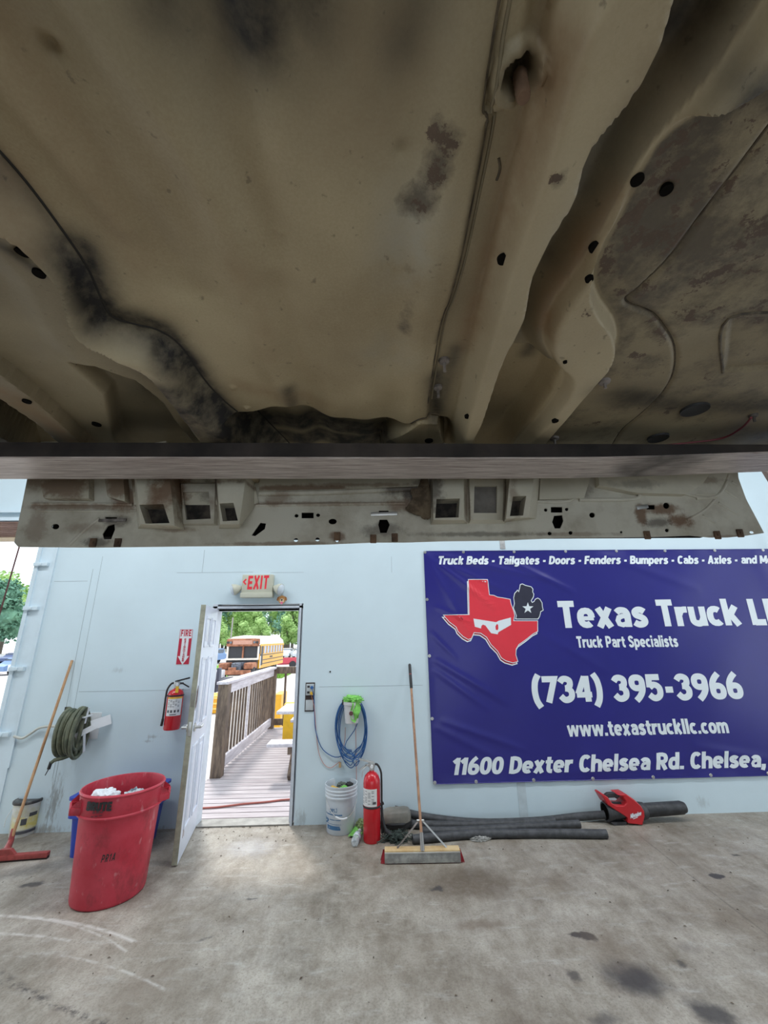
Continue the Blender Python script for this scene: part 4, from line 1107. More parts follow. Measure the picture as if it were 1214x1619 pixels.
def fork_material():
    m = bpy.data.materials.new('fork_steel'); m.use_nodes = True
    N, L = m.node_tree.nodes, m.node_tree.links
    b = N['Principled BSDF']; b.inputs['Roughness'].default_value = .45; b.inputs['Metallic'].default_value = .25
    tc = N.new('ShaderNodeTexCoord'); mp = N.new('ShaderNodeMapping'); mp.inputs['Scale'].default_value = (1.5, 26, 26)
    L.new(tc.outputs['Object'], mp.inputs['Vector'])
    n1 = N.new('ShaderNodeTexNoise'); n1.inputs['Scale'].default_value = 6; n1.inputs['Detail'].default_value = 7; n1.inputs['Roughness'].default_value = .7
    L.new(mp.outputs[0], n1.inputs['Vector'])
    r1 = N.new('ShaderNodeValToRGB'); e = r1.color_ramp.elements
    e[0].position, e[0].color = .32, (.26, .20, .185, 1); e[1].position, e[1].color = .7, (.76, .69, .66, 1)
    L.new(n1.outputs['Fac'], r1.inputs['Fac'])
    # black paint left on the upright face, worn off the bottom
    g = N.new('ShaderNodeNewGeometry'); s_ = N.new('ShaderNodeSeparateXYZ'); L.new(g.outputs['True Normal'], s_.inputs[0])
    n2 = N.new('ShaderNodeTexNoise'); n2.inputs['Scale'].default_value = 9; n2.inputs['Detail'].default_value = 6; L.new(tc.outputs['Object'], n2.inputs['Vector'])
    r2 = N.new('ShaderNodeValToRGB'); e = r2.color_ramp.elements
    e[0].position, e[0].color = .35, (.014, .012, .013, 1); e[1].position, e[1].color = .75, (.07, .055, .05, 1)
    L.new(n2.outputs['Fac'], r2.inputs['Fac'])
    lt = N.new('ShaderNodeMath'); lt.operation = 'LESS_THAN'; L.new(s_.outputs['Z'], lt.inputs[0]); lt.inputs[1].default_value = -.5
    mx = N.new('ShaderNodeMix'); mx.data_type = 'RGBA'; L.new(lt.outputs[0], mx.inputs[0]); L.new(r2.outputs[0], mx.inputs[6]); L.new(r1.outputs[0], mx.inputs[7])
    # burnt dark blotch towards the tip
    sx_ = N.new('ShaderNodeSeparateXYZ'); L.new(tc.outputs['Object'], sx_.inputs[0])
    mr = N.new('ShaderNodeMapRange'); mr.inputs['From Min'].default_value = 0; mr.inputs['From Max'].default_value = .16; mr.inputs['To Min'].default_value = .85; mr.inputs['To Max'].default_value = 0
    ab = N.new('ShaderNodeMath'); ab.operation = 'ABSOLUTE'; su = N.new('ShaderNodeMath'); su.operation = 'SUBTRACT'; L.new(sx_.outputs['X'], su.inputs[0]); su.inputs[1].default_value = 2.35+.95
    ad = N.new('ShaderNodeMath'); ad.operation = 'MULTIPLY_ADD'; L.new(n2.outputs['Fac'], ad.inputs[0]); ad.inputs[1].default_value = .3; L.new(su.outputs[0], ad.inputs[2])
    L.new(ad.outputs[0], ab.inputs[0]); L.new(ab.outputs[0], mr.inputs['Value'])
    m2 = N.new('ShaderNodeMix'); m2.data_type = 'RGBA'; L.new(mr.outputs[0], m2.inputs[0]); L.new(mx.outputs[2], m2.inputs[6]); m2.inputs[7].default_value = (.035, .03, .03, 1)
    L.new(m2.outputs[2], b.inputs['Base Color'])
    bp = N.new('ShaderNodeBump'); bp.inputs['Strength'].default_value = .15; bp.inputs['Distance'].default_value = .003
    L.new(n1.outputs['Fac'], bp.inputs['Height']); L.new(bp.outputs['Normal'], b.inputs['Normal'])
    return m
fkm = fork_material()
fk.build('blade', fkm, fork, smooth=False)
MB().box((-2.45, -3.70, 2.162), (-2.35, -3.55, 2.9), .006).build('shank', fkm, fork)

# ================================================================== THINGS IN THE SHOP
from mathutils import noise as mnoise
def crumple(mb, c, sx, sy, sz, seed=0, amt=.35, fr=2.2, sub=4, floor_z=None):
    bm = bmesh.new(); bmesh.ops.create_icosphere(bm, subdivisions=sub, radius=1)
    for v in bm.verts:
        q = v.co.normalized()
        k = 1+amt*(mnoise.turbulence(q*fr+Vector((seed*7.3, seed*1.7, seed)), 3, True)-.6)+amt*.5*abs(mnoise.noise(q*fr*2.5+Vector((seed, 0, 9))))
        v.co = Vector((c[0]+q.x*sx*k, c[1]+q.y*sy*k, c[2]+q.z*sz*k))
        if floor_z is not None: v.co.z = max(v.co.z, floor_z)
    mb._bm(bm); return mb
def cyl_hit(px, py, cx, cy, r):
    d = ray(px, py); o = EYEP
    a = d.x**2+d.y**2; b = 2*((o.x-cx)*d.x+(o.y-cy)*d.y); c = (o.x-cx)**2+(o.y-cy)**2-r*r
    t = (-b-math.sqrt(max(b*b-4*a*c, 0)))/(2*a); p = o+d*t
    return math.atan2(p.y-cy, p.x-cx), p.z
def wrap_text(mb, body, cx, cy, rf, a, b, cap, shear=0, wt=.24, gap=.06):
    """lettering round an upright body; a, b = photo pixels of the baseline ends"""
    r0 = rf(0)
    vs, fs, wd = text_flat(body, wt, gap)
    t0, z0 = cyl_hit(*a, cx, cy, rf(cyl_hit(*a, cx, cy, r0)[1])); t1, z1 = cyl_hit(*b, cx, cy, rf(cyl_hit(*b, cx, cy, r0)[1]))
    out = []
    for x, y, k in vs:
        f = (x+shear*y)/wd; t = t0+(t1-t0)*f; z = z0+(z1-z0)*f+cap*y; r = rf(z)+.0012+k*1.5e-4
        out.append((cx+r*math.cos(t), cy+r*math.sin(t), z))
    mb.add(out, fs)
def curved_patch(mb, cx, cy, r, t0, t1, z0, z1, n=16, th=.0008):
    P = [[(cx+(r+th)*math.cos(t0+(t1-t0)*i/n), cy+(r+th)*math.sin(t0+(t1-t0)*i/n), z) for i in range(n+1)] for z in (z0, z1)]
    mb.grid(P); return mb
red_ext = mat('extinguisher_red', (.55, .012, .022), rough=.25, var=.08, coat=.3)
label_m = mat('label_white', (.72, .72, .72), rough=.5, var=.05)
ink_m = mat('label_ink', (.08, .08, .09), rough=.6)
wood_h = mat('handle_wood', (.40, .21, .10), rough=.5, col2=(.55, .33, .17), scale=8, stretch=(3, 3, .6))
wood_o = mat('old_handle_wood', (.26, .13, .075), rough=.55, col2=(.42, .23, .13), scale=8, stretch=(3, 3, .6))
yellow_m = mat('yellow_plastic', (.75, .45, .04), rough=.4)
green_m = mat('green_cloth', (.22, .58, .12), rough=.95, var=.3, scale=30, bump=.4, bscale=150)
olive_m = mat('dirty_green_cloth', (.15, .19, .09), rough=.95, col2=(.32, .42, .18), scale=20, bump=.4, bscale=150)
blue_hose_m = mat('blue_hose', (.015, .10, .30), rough=.4)
orange_m = mat('orange_cord', (.55, .20, .13), rough=.5)

# ------------------------------------------------------------------ banner
BX0, BX1, BZ0, BZ1 = .626, 5.50, .319, 2.667
def wr(q):
    x, z = q[0], q[2]
    d = 0.0
    for (a, b, h, w) in BCRE:
        ax, az, bx, bz = *a, *b
        dx, dz = bx-ax, bz-az; t = max(0, min(1, ((x-ax)*dx+(z-az)*dz)/(dx*dx+dz*dz)))
        e = math.hypot(x-ax-t*dx, z-az-t*dz)
        d += h*math.exp(-(e/w)**2)*(.25+.75*math.sin(math.pi*min(1, max(0, t*.8+.15))))
    d += .0035*math.sin(x*3.1+z*2.2)+.002*math.sin(x*7-z*5)
    ed = min(x-BX0, BX1-x, z-BZ0, BZ1-z)
    d = d*min(1, max(0, ed/.06)) + .004*abs(math.sin(math.pi*(x-BX0)/.26))*max(0, 1-max(0, min(z-BZ0, BZ1-z))/.08)
    return Vector((x, -.012-d, z))
def b2(px, py): p = W(px, py); return (p.x, p.z)
BCRE = [(b2(*a), b2(*b), h, w) for a, b, h, w in (
    ((672, 876), (780, 960), .012, .030), ((674, 880), (740, 1000), .010, .03), ((676, 874), (860, 915), .009, .03), ((690, 960), (745, 985), .007, .02),
    ((800, 885), (905, 935), .012, .03), ((700, 890), (800, 935), .008, .02), ((690, 1045), (800, 1110), .010, .03), ((688, 1060), (770, 1120), .008, .025), ((700, 1140), (830, 1185), .008, .025), ((690, 1150), (790, 1200), .006, .03),
    ((960, 880), (1100, 930), .007, .05), ((850, 1000), (960, 1060), .005, .04), ((1100, 1180), (1214, 1200), .006, .04), ((680, 1000), (720, 1040), .008, .02), ((900, 1220), (1100, 1195), .004, .03))]
vinyl = mat('navy_vinyl', (.022, .020, .19), rough=.3, var=.06, scale=2, spec=.45)
ink_w = mat('printed_white', (.74, .80, .84), rough=.4, var=.01)
ink_r = mat('printed_red', (.72, .035, .055), rough=.4, var=.03)
ink_dr = mat('printed_dark_red', (.36, .02, .035), rough=.4, var=.03)
ink_k = mat('printed_black', (.028, .028, .05), rough=.4)
ban = thing('wall_banner', (BX0, -.01, BZ0), 'large navy vinyl banner with white lettering and red state emblem on the white wall', 'banner')
g = MB(); nx, nz = 220, 110
g.grid([[wr((BX0+(BX1-BX0)*i/nx, 0, BZ0+(BZ1-BZ0)*j/nz)) for i in range(nx+1)] for j in range(nz+1)])
for e in ((( BX0, BZ0), (BX1, BZ0)), ((BX0, BZ1), (BX1, BZ1)), ((BX0, BZ0), (BX0, BZ1)), ((BX1, BZ0), (BX1, BZ1))):
    pass
sheet = g.build('vinyl_sheet', vinyl, ban, ang=80)
hem = MB()
for z in (BZ0, BZ1): hem.tube([wr((BX0+(BX1-BX0)*i/160, 0, z)) for i in range(161)], .004, 6)
for x in (BX0, BX1): hem.tube([wr((x, 0, BZ0+(BZ1-BZ0)*i/80)) for i in range(81)], .004, 6)
hem.build('rolled_hem', vinyl, ban)
OFF = Vector((0, -.0025, 0))
def line(body, a, b, capx, shear=0, ref=None, wt=.24, gap=.05, name='lettering'):
    p, q = W(*a), W(*b); cap = W(*capx); c = Vector((0, 0, cap.z-p.z))
    mb = MB(); text_mb(mb, body, p, q, c, OFF, shear, wt, gap, ref, disp=wr)
    return mb.build(name, ink_w, ban, smooth=False, fix=False)
line('Truck Beds - Tailgates - Doors - Fenders - Bumpers - Cabs - Axles - and More', (691, 893), (1165, 891.5), (691, 880), .22, 'Truck Beds - Tailgates - Doors - Fenders - Bumpers - Cabs - Axles -')
line('Texas Truck LLC', (885, 993), (1172, 988.5), (885, 951), 0, 'Texas Truck', .235, .06)
line('Truck Part Specialists', (912, 1024), (1071, 1022.5), (912, 1006), 0, None, .22)
line('(734) 395-3966', (842, 1111), (1175, 1104), (842, 1070), 0, None, .24, .075)
line('www.texastruckllc.com', (897, 1164), (1151, 1158.5), (897, 1140), 0, None, .225)
line('11600 Dexter Chelsea Rd. Chelsea, MI', (714, 1225), (1208, 1212), (714, 1198), .2, '11600 Dexter Chelsea Rd. Chelsea,', .235)
def lg(*q): return [W(660+x/4.336, 860+y/4.336) for x, y in q]
def decal(name, pts, m, off, label=None, holes=()):
    loops = [[Vector((p.x, p.z, 0)) for p in pts]]+[[Vector((p.x, p.z, 0)) for p in h] for h in holes]
    flat = list(pts)+[p for h in holes for p in h]
    vs_, fs_2 = densify([(p.x, p.z) for p in flat], [tuple(t) for t in tessellate_polygon(loops)], .05)
    mb = MB(); mb.add([wr((x, 0, z))+Vector((0, -off, 0)) for x, z, _ in vs_], fs_2)
    o = mb.build(name, m, ban, smooth=False, fix=False)
    if label: o['label'] = label
    return o
def outline(name, pts, w, m, off, closed=True):
    q = [(p.x, p.z) for p in pts]
    if closed: q = q+[q[0]]
    vs, fs = densify(*ribbon(q, w), .05)
    mb = MB(); mb.add([wr((x, 0, z))+Vector((0, -off, 0)) for x, z, _ in vs], fs)
    return mb.build(name, m, ban, smooth=False, fix=False)
TEX = [(345, 245), (477, 245), (490, 350), (520, 353), (545, 365), (580, 370), (632, 380), (637, 410), (655, 460), (662, 490), (655, 527), (820, 527), (820, 600), (790, 615), (740, 655), (690, 690), (672, 720), (670, 760), (684, 805), (650, 815), (600, 800), (570, 780), (545, 735), (500, 690), (470, 640), (430, 612), (385, 608), (367, 648), (345, 655), (310, 635), (275, 600), (262, 570), (215, 535), (175, 488), (352, 485)]
sh_ = [(x-6, y+15) for x, y in TEX]
decal('emblem_edge', lg(*sh_), ink_dr, .0030); outline('emblem_outline', lg(*sh_), .011, ink_w, .0034)
decal('state_emblem', lg(*TEX), ink_r, .0050, 'red Texas outline'); outline('emblem_outline', lg(*TEX), .007, ink_w, .0056)
MIT = [(668, 515), (822, 515), (832, 500), (838, 480), (840, 465), (858, 455), (852, 430), (850, 405), (835, 380), (820, 372), (803, 380), (795, 395), (782, 402), (775, 390), (790, 365), (793, 345), (785, 330), (787, 310), (775, 295), (755, 290), (735, 285), (715, 275), (700, 280), (697, 300), (690, 328), (682, 318), (662, 340), (655, 370), (660, 410), (653, 440), (665, 470), (673, 492)]
decal('mitten_emblem', lg(*MIT), ink_k, .0062, 'black mitten-shaped state outline'); outline('emblem_outline', lg(*MIT), .008, ink_w, .0068)
st = [(752+(40 if i % 2 == 0 else 16)*math.sin(i*math.pi/5), 441-(40 if i % 2 == 0 else 16)*math.cos(i*math.pi/5)) for i in range(10)]
decal('emblem_star', lg(*st), ink_w, .0072)
decal('emblem_mask', lg((380, 512), (535, 537), (552, 527), (635, 505), (637, 555), (550, 605), (545, 620), (500, 612), (480, 585), (462, 560), (445, 553), (435, 562), (432, 580), (390, 568)), ink_w, .0064, 'white eye mask', [lg((530, 565), (540, 548), (548, 555), (550, 580), (545, 592), (532, 588))])
gro = [(670, 872), (732, 872.5), (812, 872), (893, 872), (973, 871), (1050, 871), (1128, 870.5), (1204, 870), (674, 948), (677, 1037), (680, 1136), (685, 1238), (752, 1236), (843, 1235), (936, 1231), (1031, 1229), (1122, 1225), (1212, 1222)]
for px, py in gro:
    p = W(px, py); x = min(max(p.x, BX0+.012), BX1); z = min(max(p.z, BZ0+.012), BZ1-.012)
    c = wr((x, 0, z))
    M = frame(c+Vector((0, -.002, 0)), (1, 0, 0), (0, 0, 1), (0, -1, 0))
    MB().lathe([(.006, 0), (.008, .003), (.015, .003), (.017, 0)], 18, M, cap=False).lathe([(.0, .006), (.006, .005), (.007, 0)], 10, M).build('grommet', steel_m, ban)

# ------------------------------------------------------------------ exit sign with two lamp heads
beige = mat('sign_beige', (.50, .50, .41), rough=.45, var=.05)
e0, e1 = W(380, 945, -.08), W(432, 908, -.08)
ex = thing('exit_sign', (W(406, 925).x, 0, W(406, 944).z), 'beige EXIT sign with left arrow and two lamp heads above the open door', 'exit sign')
MB().box((e0.x, -.075, e0.z+.05), (e1.x, 0, e1.z), .008).build('sign_housing', beige, ex)
MB().box((e0.x-.006, -.088, e0.z), (e1.x+.006, 0, e0.z+.055), .008).build('sign_base', beige, ex)
tm = MB(); tm2 = MB(); text_mb(tm, 'EXIT', W(390.5, 932, -.075), W(423.5, 931, -.075), Vector((0, 0, W(391, 910.5, -.075).z-W(391, 932, -.075).z)), (0, -.0012, 0), .06, .2, .1)
text_mb(tm2, '<', W(383.5, 926, -.075), W(389.5, 926, -.075), Vector((0, 0, .085)), (0, -.0012, 0), 0, .2, .1)
tm.build('lettering', mat('exit_red', (.75, .03, .05), rough=.5, emit=.06), ex, smooth=False, fix=False); tm2.build('arrow', MATS['exit_red'], ex, smooth=False, fix=False)
for sgn, ax in ((-1, e0.x), (1, e1.x)):
    a = Vector((ax+sgn*.005, -.04, e0.z+.115)); d = Vector((sgn*.8, -.35, -.28)).normalized()
    q = d.to_track_quat('Z', 'Y').to_matrix().to_4x4(); q.translation = a
    lm = MB().lathe([(.02, 0), (.03, .02), (.052, .055), (.062, .085), (.062, .10)], 24, q).build('lamp_head', beige, ex)
    qq = q.copy(); qq.translation = a+d*.101
    MB().lathe([(.058, 0), (.05, .012), (.03, .02), (0, .024)], 24, qq).build('lamp_lens', mat('cloudy_lens', (.6, .66, .72), rough=.25), lm)

# dog-face air freshener on a string
p0 = W(445, 934, -.02); c = W(445.5, 948.5, -.02)
dog = thing('air_freshener', c, 'small cardboard dog face hanging on a string beside the exit sign', 'air freshener')
k = .0071
def dz(*q): return [(c.x+x*k, c.z+y*k) for x, y in q]
tan_m = mat('dog_tan', (.55, .27, .09), rough=.8, var=.2, scale=60); cream_m = mat('dog_cream', (.75, .58, .40), rough=.8)
MB().prism(dz((-5, 5), (0, 7), (5, 5), (6, 1), (4, -4), (0, -7), (-4, -4), (-6, 1)), .003, wallM(-.018)).build('face', tan_m, dog, smooth=False)
for s_ in (-1, 1): MB().prism(dz((s_*4, 5.5), (s_*7, 4), (s_*8, 0), (s_*6.5, -2), (s_*5, 1)), .002, wallM(-.0195)).build('ear', mat('dog_brown', (.36, .15, .05), rough=.8), dog, smooth=False)
MB().prism(dz((-2.6, 2), (2.6, 2), (3.4, -3), (0, -5.4), (-3.4, -3)), .0015, wallM(-.021)).build('muzzle', cream_m, dog, smooth=False)
MB().prism(dz((-1.5, 1), (1.5, 1), (1.2, -.8), (0, -1.6), (-1.2, -.8)), .001, wallM(-.0225)).build('nose', black_m, dog, smooth=False)
MB().prism(dz((-2, -2.8), (2, -2.8), (1.2, -6), (0, -6.8), (-1.2, -6)), .001, wallM(-.0225)).build('tongue', mat('dog_tongue', (.75, .16, .30), rough=.6), dog, smooth=False)
for s_ in (-1, 1): MB().prism(dz((s_*2-.7, 2.8), (s_*2+.7, 2.8), (s_*2+.6, 1.8), (s_*2-.6, 1.8)), .001, wallM(-.021)).build('eye', black_m, dog, smooth=False)
MB().tube([(c.x, -.02, c.z+7*k), p0], .0012, 6).build('string', black_m, dog)

# ------------------------------------------------------------------ FIRE EXTINGUISHER sign
a, b = W(284, 1051), W(300.5, 995)
sx0, sx1, sz0, sz1 = W(287, 1022).x-.062, W(297, 1022).x+.03, a.z, b.z
cxs = W(292, 1022).x; sx0, sx1 = cxs-.068, cxs+.068
fs_ = thing('fire_sign', (cxs, 0, sz0), 'narrow red and white fire extinguisher sign with down arrow left of the door', 'sign')
MB().box((sx0, -.003, sz0), (sx1, 0, sz1)).build('sign_plate', mat('sign_white', (.74, .76, .78), rough=.4, var=.02), fs_, smooth=False)
H = sz1-sz0; zt_ = sz1-.26*H; za = sz0+.24*H
sred = mat('sign_red', (.48, .02, .05), rough=.45, var=.04)
for s_ in (-1, 1):
    MB().prism([(cxs+s_*.066, zt_), (cxs+s_*.036, zt_), (cxs+s_*.036, za), (cxs+s_*.060, za), (cxs+s_*.004, sz0+.004), (cxs+s_*.066, sz0+.004)], .001, wallM(-.003)).build('red_field', sred, fs_, smooth=False)
rb = MB()
for q in (((sx0+.003, sz1-.003), (sx1-.003, sz1-.003)), ((sx0+.003, zt_), (sx0+.003, sz1-.003)), ((sx1-.003, zt_), (sx1-.003, sz1-.003))):
    rb.box((min(q[0][0], q[1][0])-.002, -.0042, min(q[0][1], q[1][1])-.002), (max(q[0][0], q[1][0])+.002, -.003, max(q[0][1], q[1][1])+.002))
rb.build('border', sred, fs_, smooth=False)
tm = MB(); text_mb(tm, 'FIRE', (sx0+.014, -.003, zt_+.022), (sx1-.014, -.003, zt_+.022), (0, 0, .065), (0, -.001, 0), 0, .2, .12)
tm.build('lettering', sred, fs_, smooth=False, fix=False)
word = 'EXTINGUISHER'; tm = MB()
for i, ch in enumerate(word):
    zz = zt_-.0-(i+.9)*(zt_-sz0-.03)/12; w = .010 if ch != 'I' else .004
    text_mb(tm, ch, (cxs-w, -.003, zz), (cxs+w, -.003, zz), (0, 0, .017), (0, -.001, 0), 0, .22)
tm.build('lettering', sred, fs_, smooth=False, fix=False)

# ------------------------------------------------------------------ extinguishers
def extinguisher(name, base, r, h, label, face, dark_valve, hose_side):
    bx, by, bz = base
    t = thing(name, base, label, 'fire extinguisher')
    T = Matrix.Translation(Vector(base))
    MB().lathe([(r*.93, 0), (r, .012), (r, h*.80), (r*.97, h*.85), (r*.82, h*.91), (r*.55, h*.95), (r*.3, h*.97), (r*.26, h)], 40, T).build('cylinder', red_ext, t)
    vm = black_m if dark_valve else steel_m
    v = MB().lathe([(r*.3, h-.005), (r*.3, h+.02), (r*.42, h+.022), (r*.42, h+.05), (r*.2, h+.055)], 20, T)
    valve = v.build('valve', steel_m, t)
    f = Vector((math.cos(face), math.sin(face), 0)); o = Vector(base)+Vector((0, 0, h))
    s_ = f.cross(Vector((0, 0, 1)))*(1 if hose_side > 0 else -1)
    lev = -s_
    MB().bar(o+Vector((0, 0, .055))-lev*.02, o+Vector((0, 0, .085))+lev*.115, .024, .014).build('top_lever', vm, t)
    MB().bar(o+Vector((0, 0, .035)), o+Vector((0, 0, .035))+lev*.06, .024, .016).bar(o+Vector((0, 0, .035))+lev*.05, o+Vector((0, 0, -.005))+lev*.115, .024, .012).build('carry_handle', vm, t)
    MB().tube([o+Vector((0, 0, .03))+f*.01, o+Vector((0, 0, .03))+f*(r*.3+.022)], .014, 16).build('pressure_gauge', white_p, t)
    hs = [o+Vector((0, 0, .03)), o+Vector((0, 0, .04))+s_*r*.6, o+Vector((0, 0, -.01))+s_*r*1.05, o+Vector((0, 0, -.08))+s_*r*1.16, Vector(base)+Vector((0, 0, h*.5))+s_*(r*1.16), Vector(base)+Vector((0, 0, h*.22))+s_*(r*1.18), Vector(base)+Vector((0, 0, h*.10))+s_*(r*1.25)]
    ht = smooth_path(hs, 8)
    MB().tube(ht, [.009]*int(len(ht)*.80)+[.012]*(len(ht)-int(len(ht)*.80)), 12).build('hose', black_m, t)
    return t, f, s_
# small one on the wall
bq = W(271, 1153, -.10); rS = .076
tS, f, s_ = extinguisher('fire_extinguisher', (bq.x, -.10, bq.z), rS, .385, 'small red fire extinguisher hung on the wall below the fire sign', math.atan2(-4.5, 2.0), True, 1)
lb_ = MB(); fa = math.atan2(-4.5, 2.0)
curved_patch(lb_, bq.x, -.10, rS, fa-1.0, fa+.95, bq.z+.13, bq.z+.285); lab = lb_.build('paper_label', label_m, tS)
curved_patch(MB(), bq.x, -.10, rS+.0008, fa-1.0, fa+.95, bq.z+.285, bq.z+.30).build('yellow_strip', yellow_m, tS)
ik = MB()
for i, z in enumerate((.27, .258, .246, .234, .222, .212)):
    for j in range(5):
        if (i*5+j*3) % 7 < 5: curved_patch(ik, bq.x, -.10, rS+.0009, fa-.85+j*.30, fa-.65+j*.30, bq.z+z, bq.z+z+.004, 4)
for j in range(4): curved_patch(ik, bq.x, -.10, rS+.0009, fa-.85+j*.42, fa-.62+j*.42, bq.z+.16, bq.z+.183, 4)
curved_patch(ik, bq.x, -.10, rS+.0009, fa-.5, fa+.3, bq.z+.138, bq.z+.146, 6)
ik.build('label_print', ink_m, lab, smooth=False)
MB().lathe([(rS+.002, .305), (rS+.004, .31), (rS+.002, .318)], 36, Matrix.Translation((bq.x, -.10, bq.z)), cap=False).build('strap', black_m, tS)
MB().box((bq.x+.02, -.10-rS*.9, bq.z+.34), (bq.x+.05, -.10-rS*.9+.004, bq.z+.40)).build('yellow_tag', yellow_m, tS, smooth=False)
MB().box((bq.x-.03, -.03, bq.z+.05), (bq.x+.03, 0, bq.z+.36)).build('wall_bracket', grey_m, tS, smooth=False)
# large one standing on the floor
bf = F(588, 1333, 0); cy_ = bf.y+.045; rB = .077
tB, f, s_ = extinguisher('fire_extinguisher', (bf.x, cy_, 0), rB, .555, 'tall red fire extinguisher standing on the floor beside the white bucket', -math.pi/2, False, -1)
fa = -math.pi/2
lb_ = MB(); curved_patch(lb_, bf.x, cy_, rB, fa-1.45, fa+.62, .28, .415); lab = lb_.build('paper_label', label_m, tB)
ik = MB()
for i in range(9):
    for j in range(4):
        if (i*3+j*5) % 7 < 5: curved_patch(ik, bf.x, cy_, rB+.0009, fa-1.3+j*.42, fa-1.0+j*.42, .30+i*.012, .3035+i*.012, 4)
curved_patch(ik, bf.x, cy_, rB+.001, fa+.1, fa+.5, .298, .318, 6)
ik.build('label_print', ink_m, lab, smooth=False)
MB().lathe([(rB+.002, .262), (rB+.005, .270), (rB+.002, .278)], 36, Matrix.Translation((bf.x, cy_, 0)), cap=False).tube([(bf.x+rB, cy_, .27), (bf.x+rB+.03, cy_, .285)], .012, 10).build('strap', black_m, tB)
MB().tube(smooth_path([(bf.x+rB+.012, cy_, .25), (bf.x+rB+.02, cy_-.01, .16), (bf.x+rB+.05, cy_-.02, .08), (bf.x+rB+.12, cy_-.03, .03)], 6), [.012]*6+[.014]*6+[.019]*7, 12).build('discharge_horn', black_m, tB)
MB().tube(smooth_path([(bf.x-.03, cy_-.02, .60), (bf.x-rB, cy_-.03, .56), (bf.x-rB-.012, cy_-.03, .50)], 5), .003, 6).build('pin_wire', steel_m, tB)

# ------------------------------------------------------------------ hose coil on its hanger
hc = W(135, 1148, -.02)
hz = thing('hose_coil', (hc.x, 0, hc.z), 'coil of dark green hose looped on a white wall hanger above the red trash can', 'hose')
hose_m = mat('green_hose', (.07, .085, .055), rough=.55, col2=(.16, .17, .11), scale=12)
rng = random.Random(7)
hp = []
L_ = 9
for i in range(L_*28+1):          # loops hang over an arm that runs along the wall, so they stack sideways
    t = i/28; a = 2*math.pi*t
    lay = t/L_
    ry, rz = .125+.016*math.sin(lay*9), .190+.018*math.sin(lay*7+1)
    hp.append((hc.x-.11+.19*lay+.008*math.sin(t*3), -.175+ry*math.sin(a)-.03*lay, hc.z-.02+rz*math.cos(a)+.012*math.sin(t*5)))
hp += [(hc.x+.06, -.20, hc.z-.21), (hc.x-.02, -.24, hc.z-.23), (hc.x-.08, -.26, hc.z-.24), (hc.x-.10, -.27, hc.z-.26)]
MB().tube(hp, .0165, 9).build('hose', hose_m, hz)
hp2 = []
for i in range(6*28+1):
    t = i/28; a = 2*math.pi*t+1
    hp2.append((hc.x-.09+.17*t/6, -.178+(.094+.010*math.sin(t*4))*math.sin(a)-.03*t/6, hc.z-.02+(.155+.015*math.sin(t*3))*math.cos(a)))
MB().tube(hp2, .0165, 9).build('hose', hose_m, hz)
MB().tube([(hc.x-.10, -.27, hc.z-.25), (hc.x-.11, -.27, hc.z-.31)], .014, 10).tube([(hc.x-.11, -.27, hc.z-.31), (hc.x-.13, -.27, hc.z-.36)], .004, 8).build('hose_end', black_m, hz)['label'] = 'black hose end fitting'
hg = MB()
hg.box((hc.x-.03, -.006, hc.z-.12), (hc.x+.13, 0, hc.z+.12)); hg.box((hc.x-.12, -.24, hc.z+.105), (hc.x+.11, -.10, hc.z+.118), .004); hg.box((hc.x-.02, -.14, hc.z+.10), (hc.x+.02, 0, hc.z+.118), .004)
hg.build('hanger', white_p, hz)
MB().bar((hc.x+.115, -.12, hc.z+.02), (hc.x+.24, -.02, hc.z+.06), .09, .006, (0, 1, 0)).build('hanger_arm', white_p, hz)
MB().bar((hc.x+.10, -.18, hc.z+.19), (hc.x+.085, -.18, hc.z+.05), .03, .006, (1, 0, 0)).build('hanger_arm', white_p, hz)
MB().bar((hc.x+.125, -.22, hc.z-.03), (hc.x+.115, -.16, hc.z-.20), .03, .006, (1, 0, 0)).build('hanger_arm', white_p, hz)
MB().bar((hc.x+.03, -.20, hc.z-.06), (hc.x+.16, -.10, hc.z+.02), .05, .006, (0, 1, 0)).build('hanger_arm', white_p, hz)
MB().bar((hc.x-.128, -.17, hc.z+.20), (hc.x-.128, -.17, hc.z-.12), .02, .008, (1, 0, 0)).build('hanger_arm', black_m, hz)
# pale feed hose from the jamb to the coil
fp = [W(22, 1164, -.03), W(35, 1167, -.03), W(48, 1160, -.03), (W(62, 1151, -.03)), W(80, 1148, -.04), W(100, 1149, -.06), W(125, 1150, -.05)]
tag(MB().tube(smooth_path(fp, 6), .012, 10).build('air_line', mat('cream_hose', (.55, .56, .52), rough=.5)), 'thin cream air line running from the bay jamb to the hose coil', 'hose')

# ------------------------------------------------------------------ red floor squeegee broom at the left
b0, b1 = F(-14, 1357, .03), F(77, 1350, .03)
sq = thing('floor_broom', (b0.x, b0.y, 0), 'red headed floor broom with wooden handle leaning by the bay jamb', 'broom')
redp = mat('faded_red_metal', (.30, .05, .045), rough=.5, var=.3, scale=20)
d = (b1-b0).normalized()
MB().bar(b0-d*.05, b1, .05, .035, (0, 0, 1), .006).build('head', redp, sq)
MB().bar(b0-d*.05-Vector((0, 0, .02)), b1-Vector((0, 0, .02)), .035, .022, (0, 0, 1)).build('rubber_blade', mat('brush_black', (.03, .018, .016), rough=.9), sq, smooth=False)
soc = F(17, 1330, .09); mid = F(8, 1350, .05)
MB().tube([mid, soc, W(22, 1310, soc.y+.03)], [.03, .022, .018], 14).build('socket', redp, sq)
MB().prism([(-.11, -.0), (.11, 0), (.05, .06), (-.03, .06)], .03, frame(mid+Vector((0, 0, -.02)), d, Vector((0, 0, 1)), d.cross(Vector((0, 0, 1))))).build('gusset', redp, sq)
top = W(114, 1044, -.02)
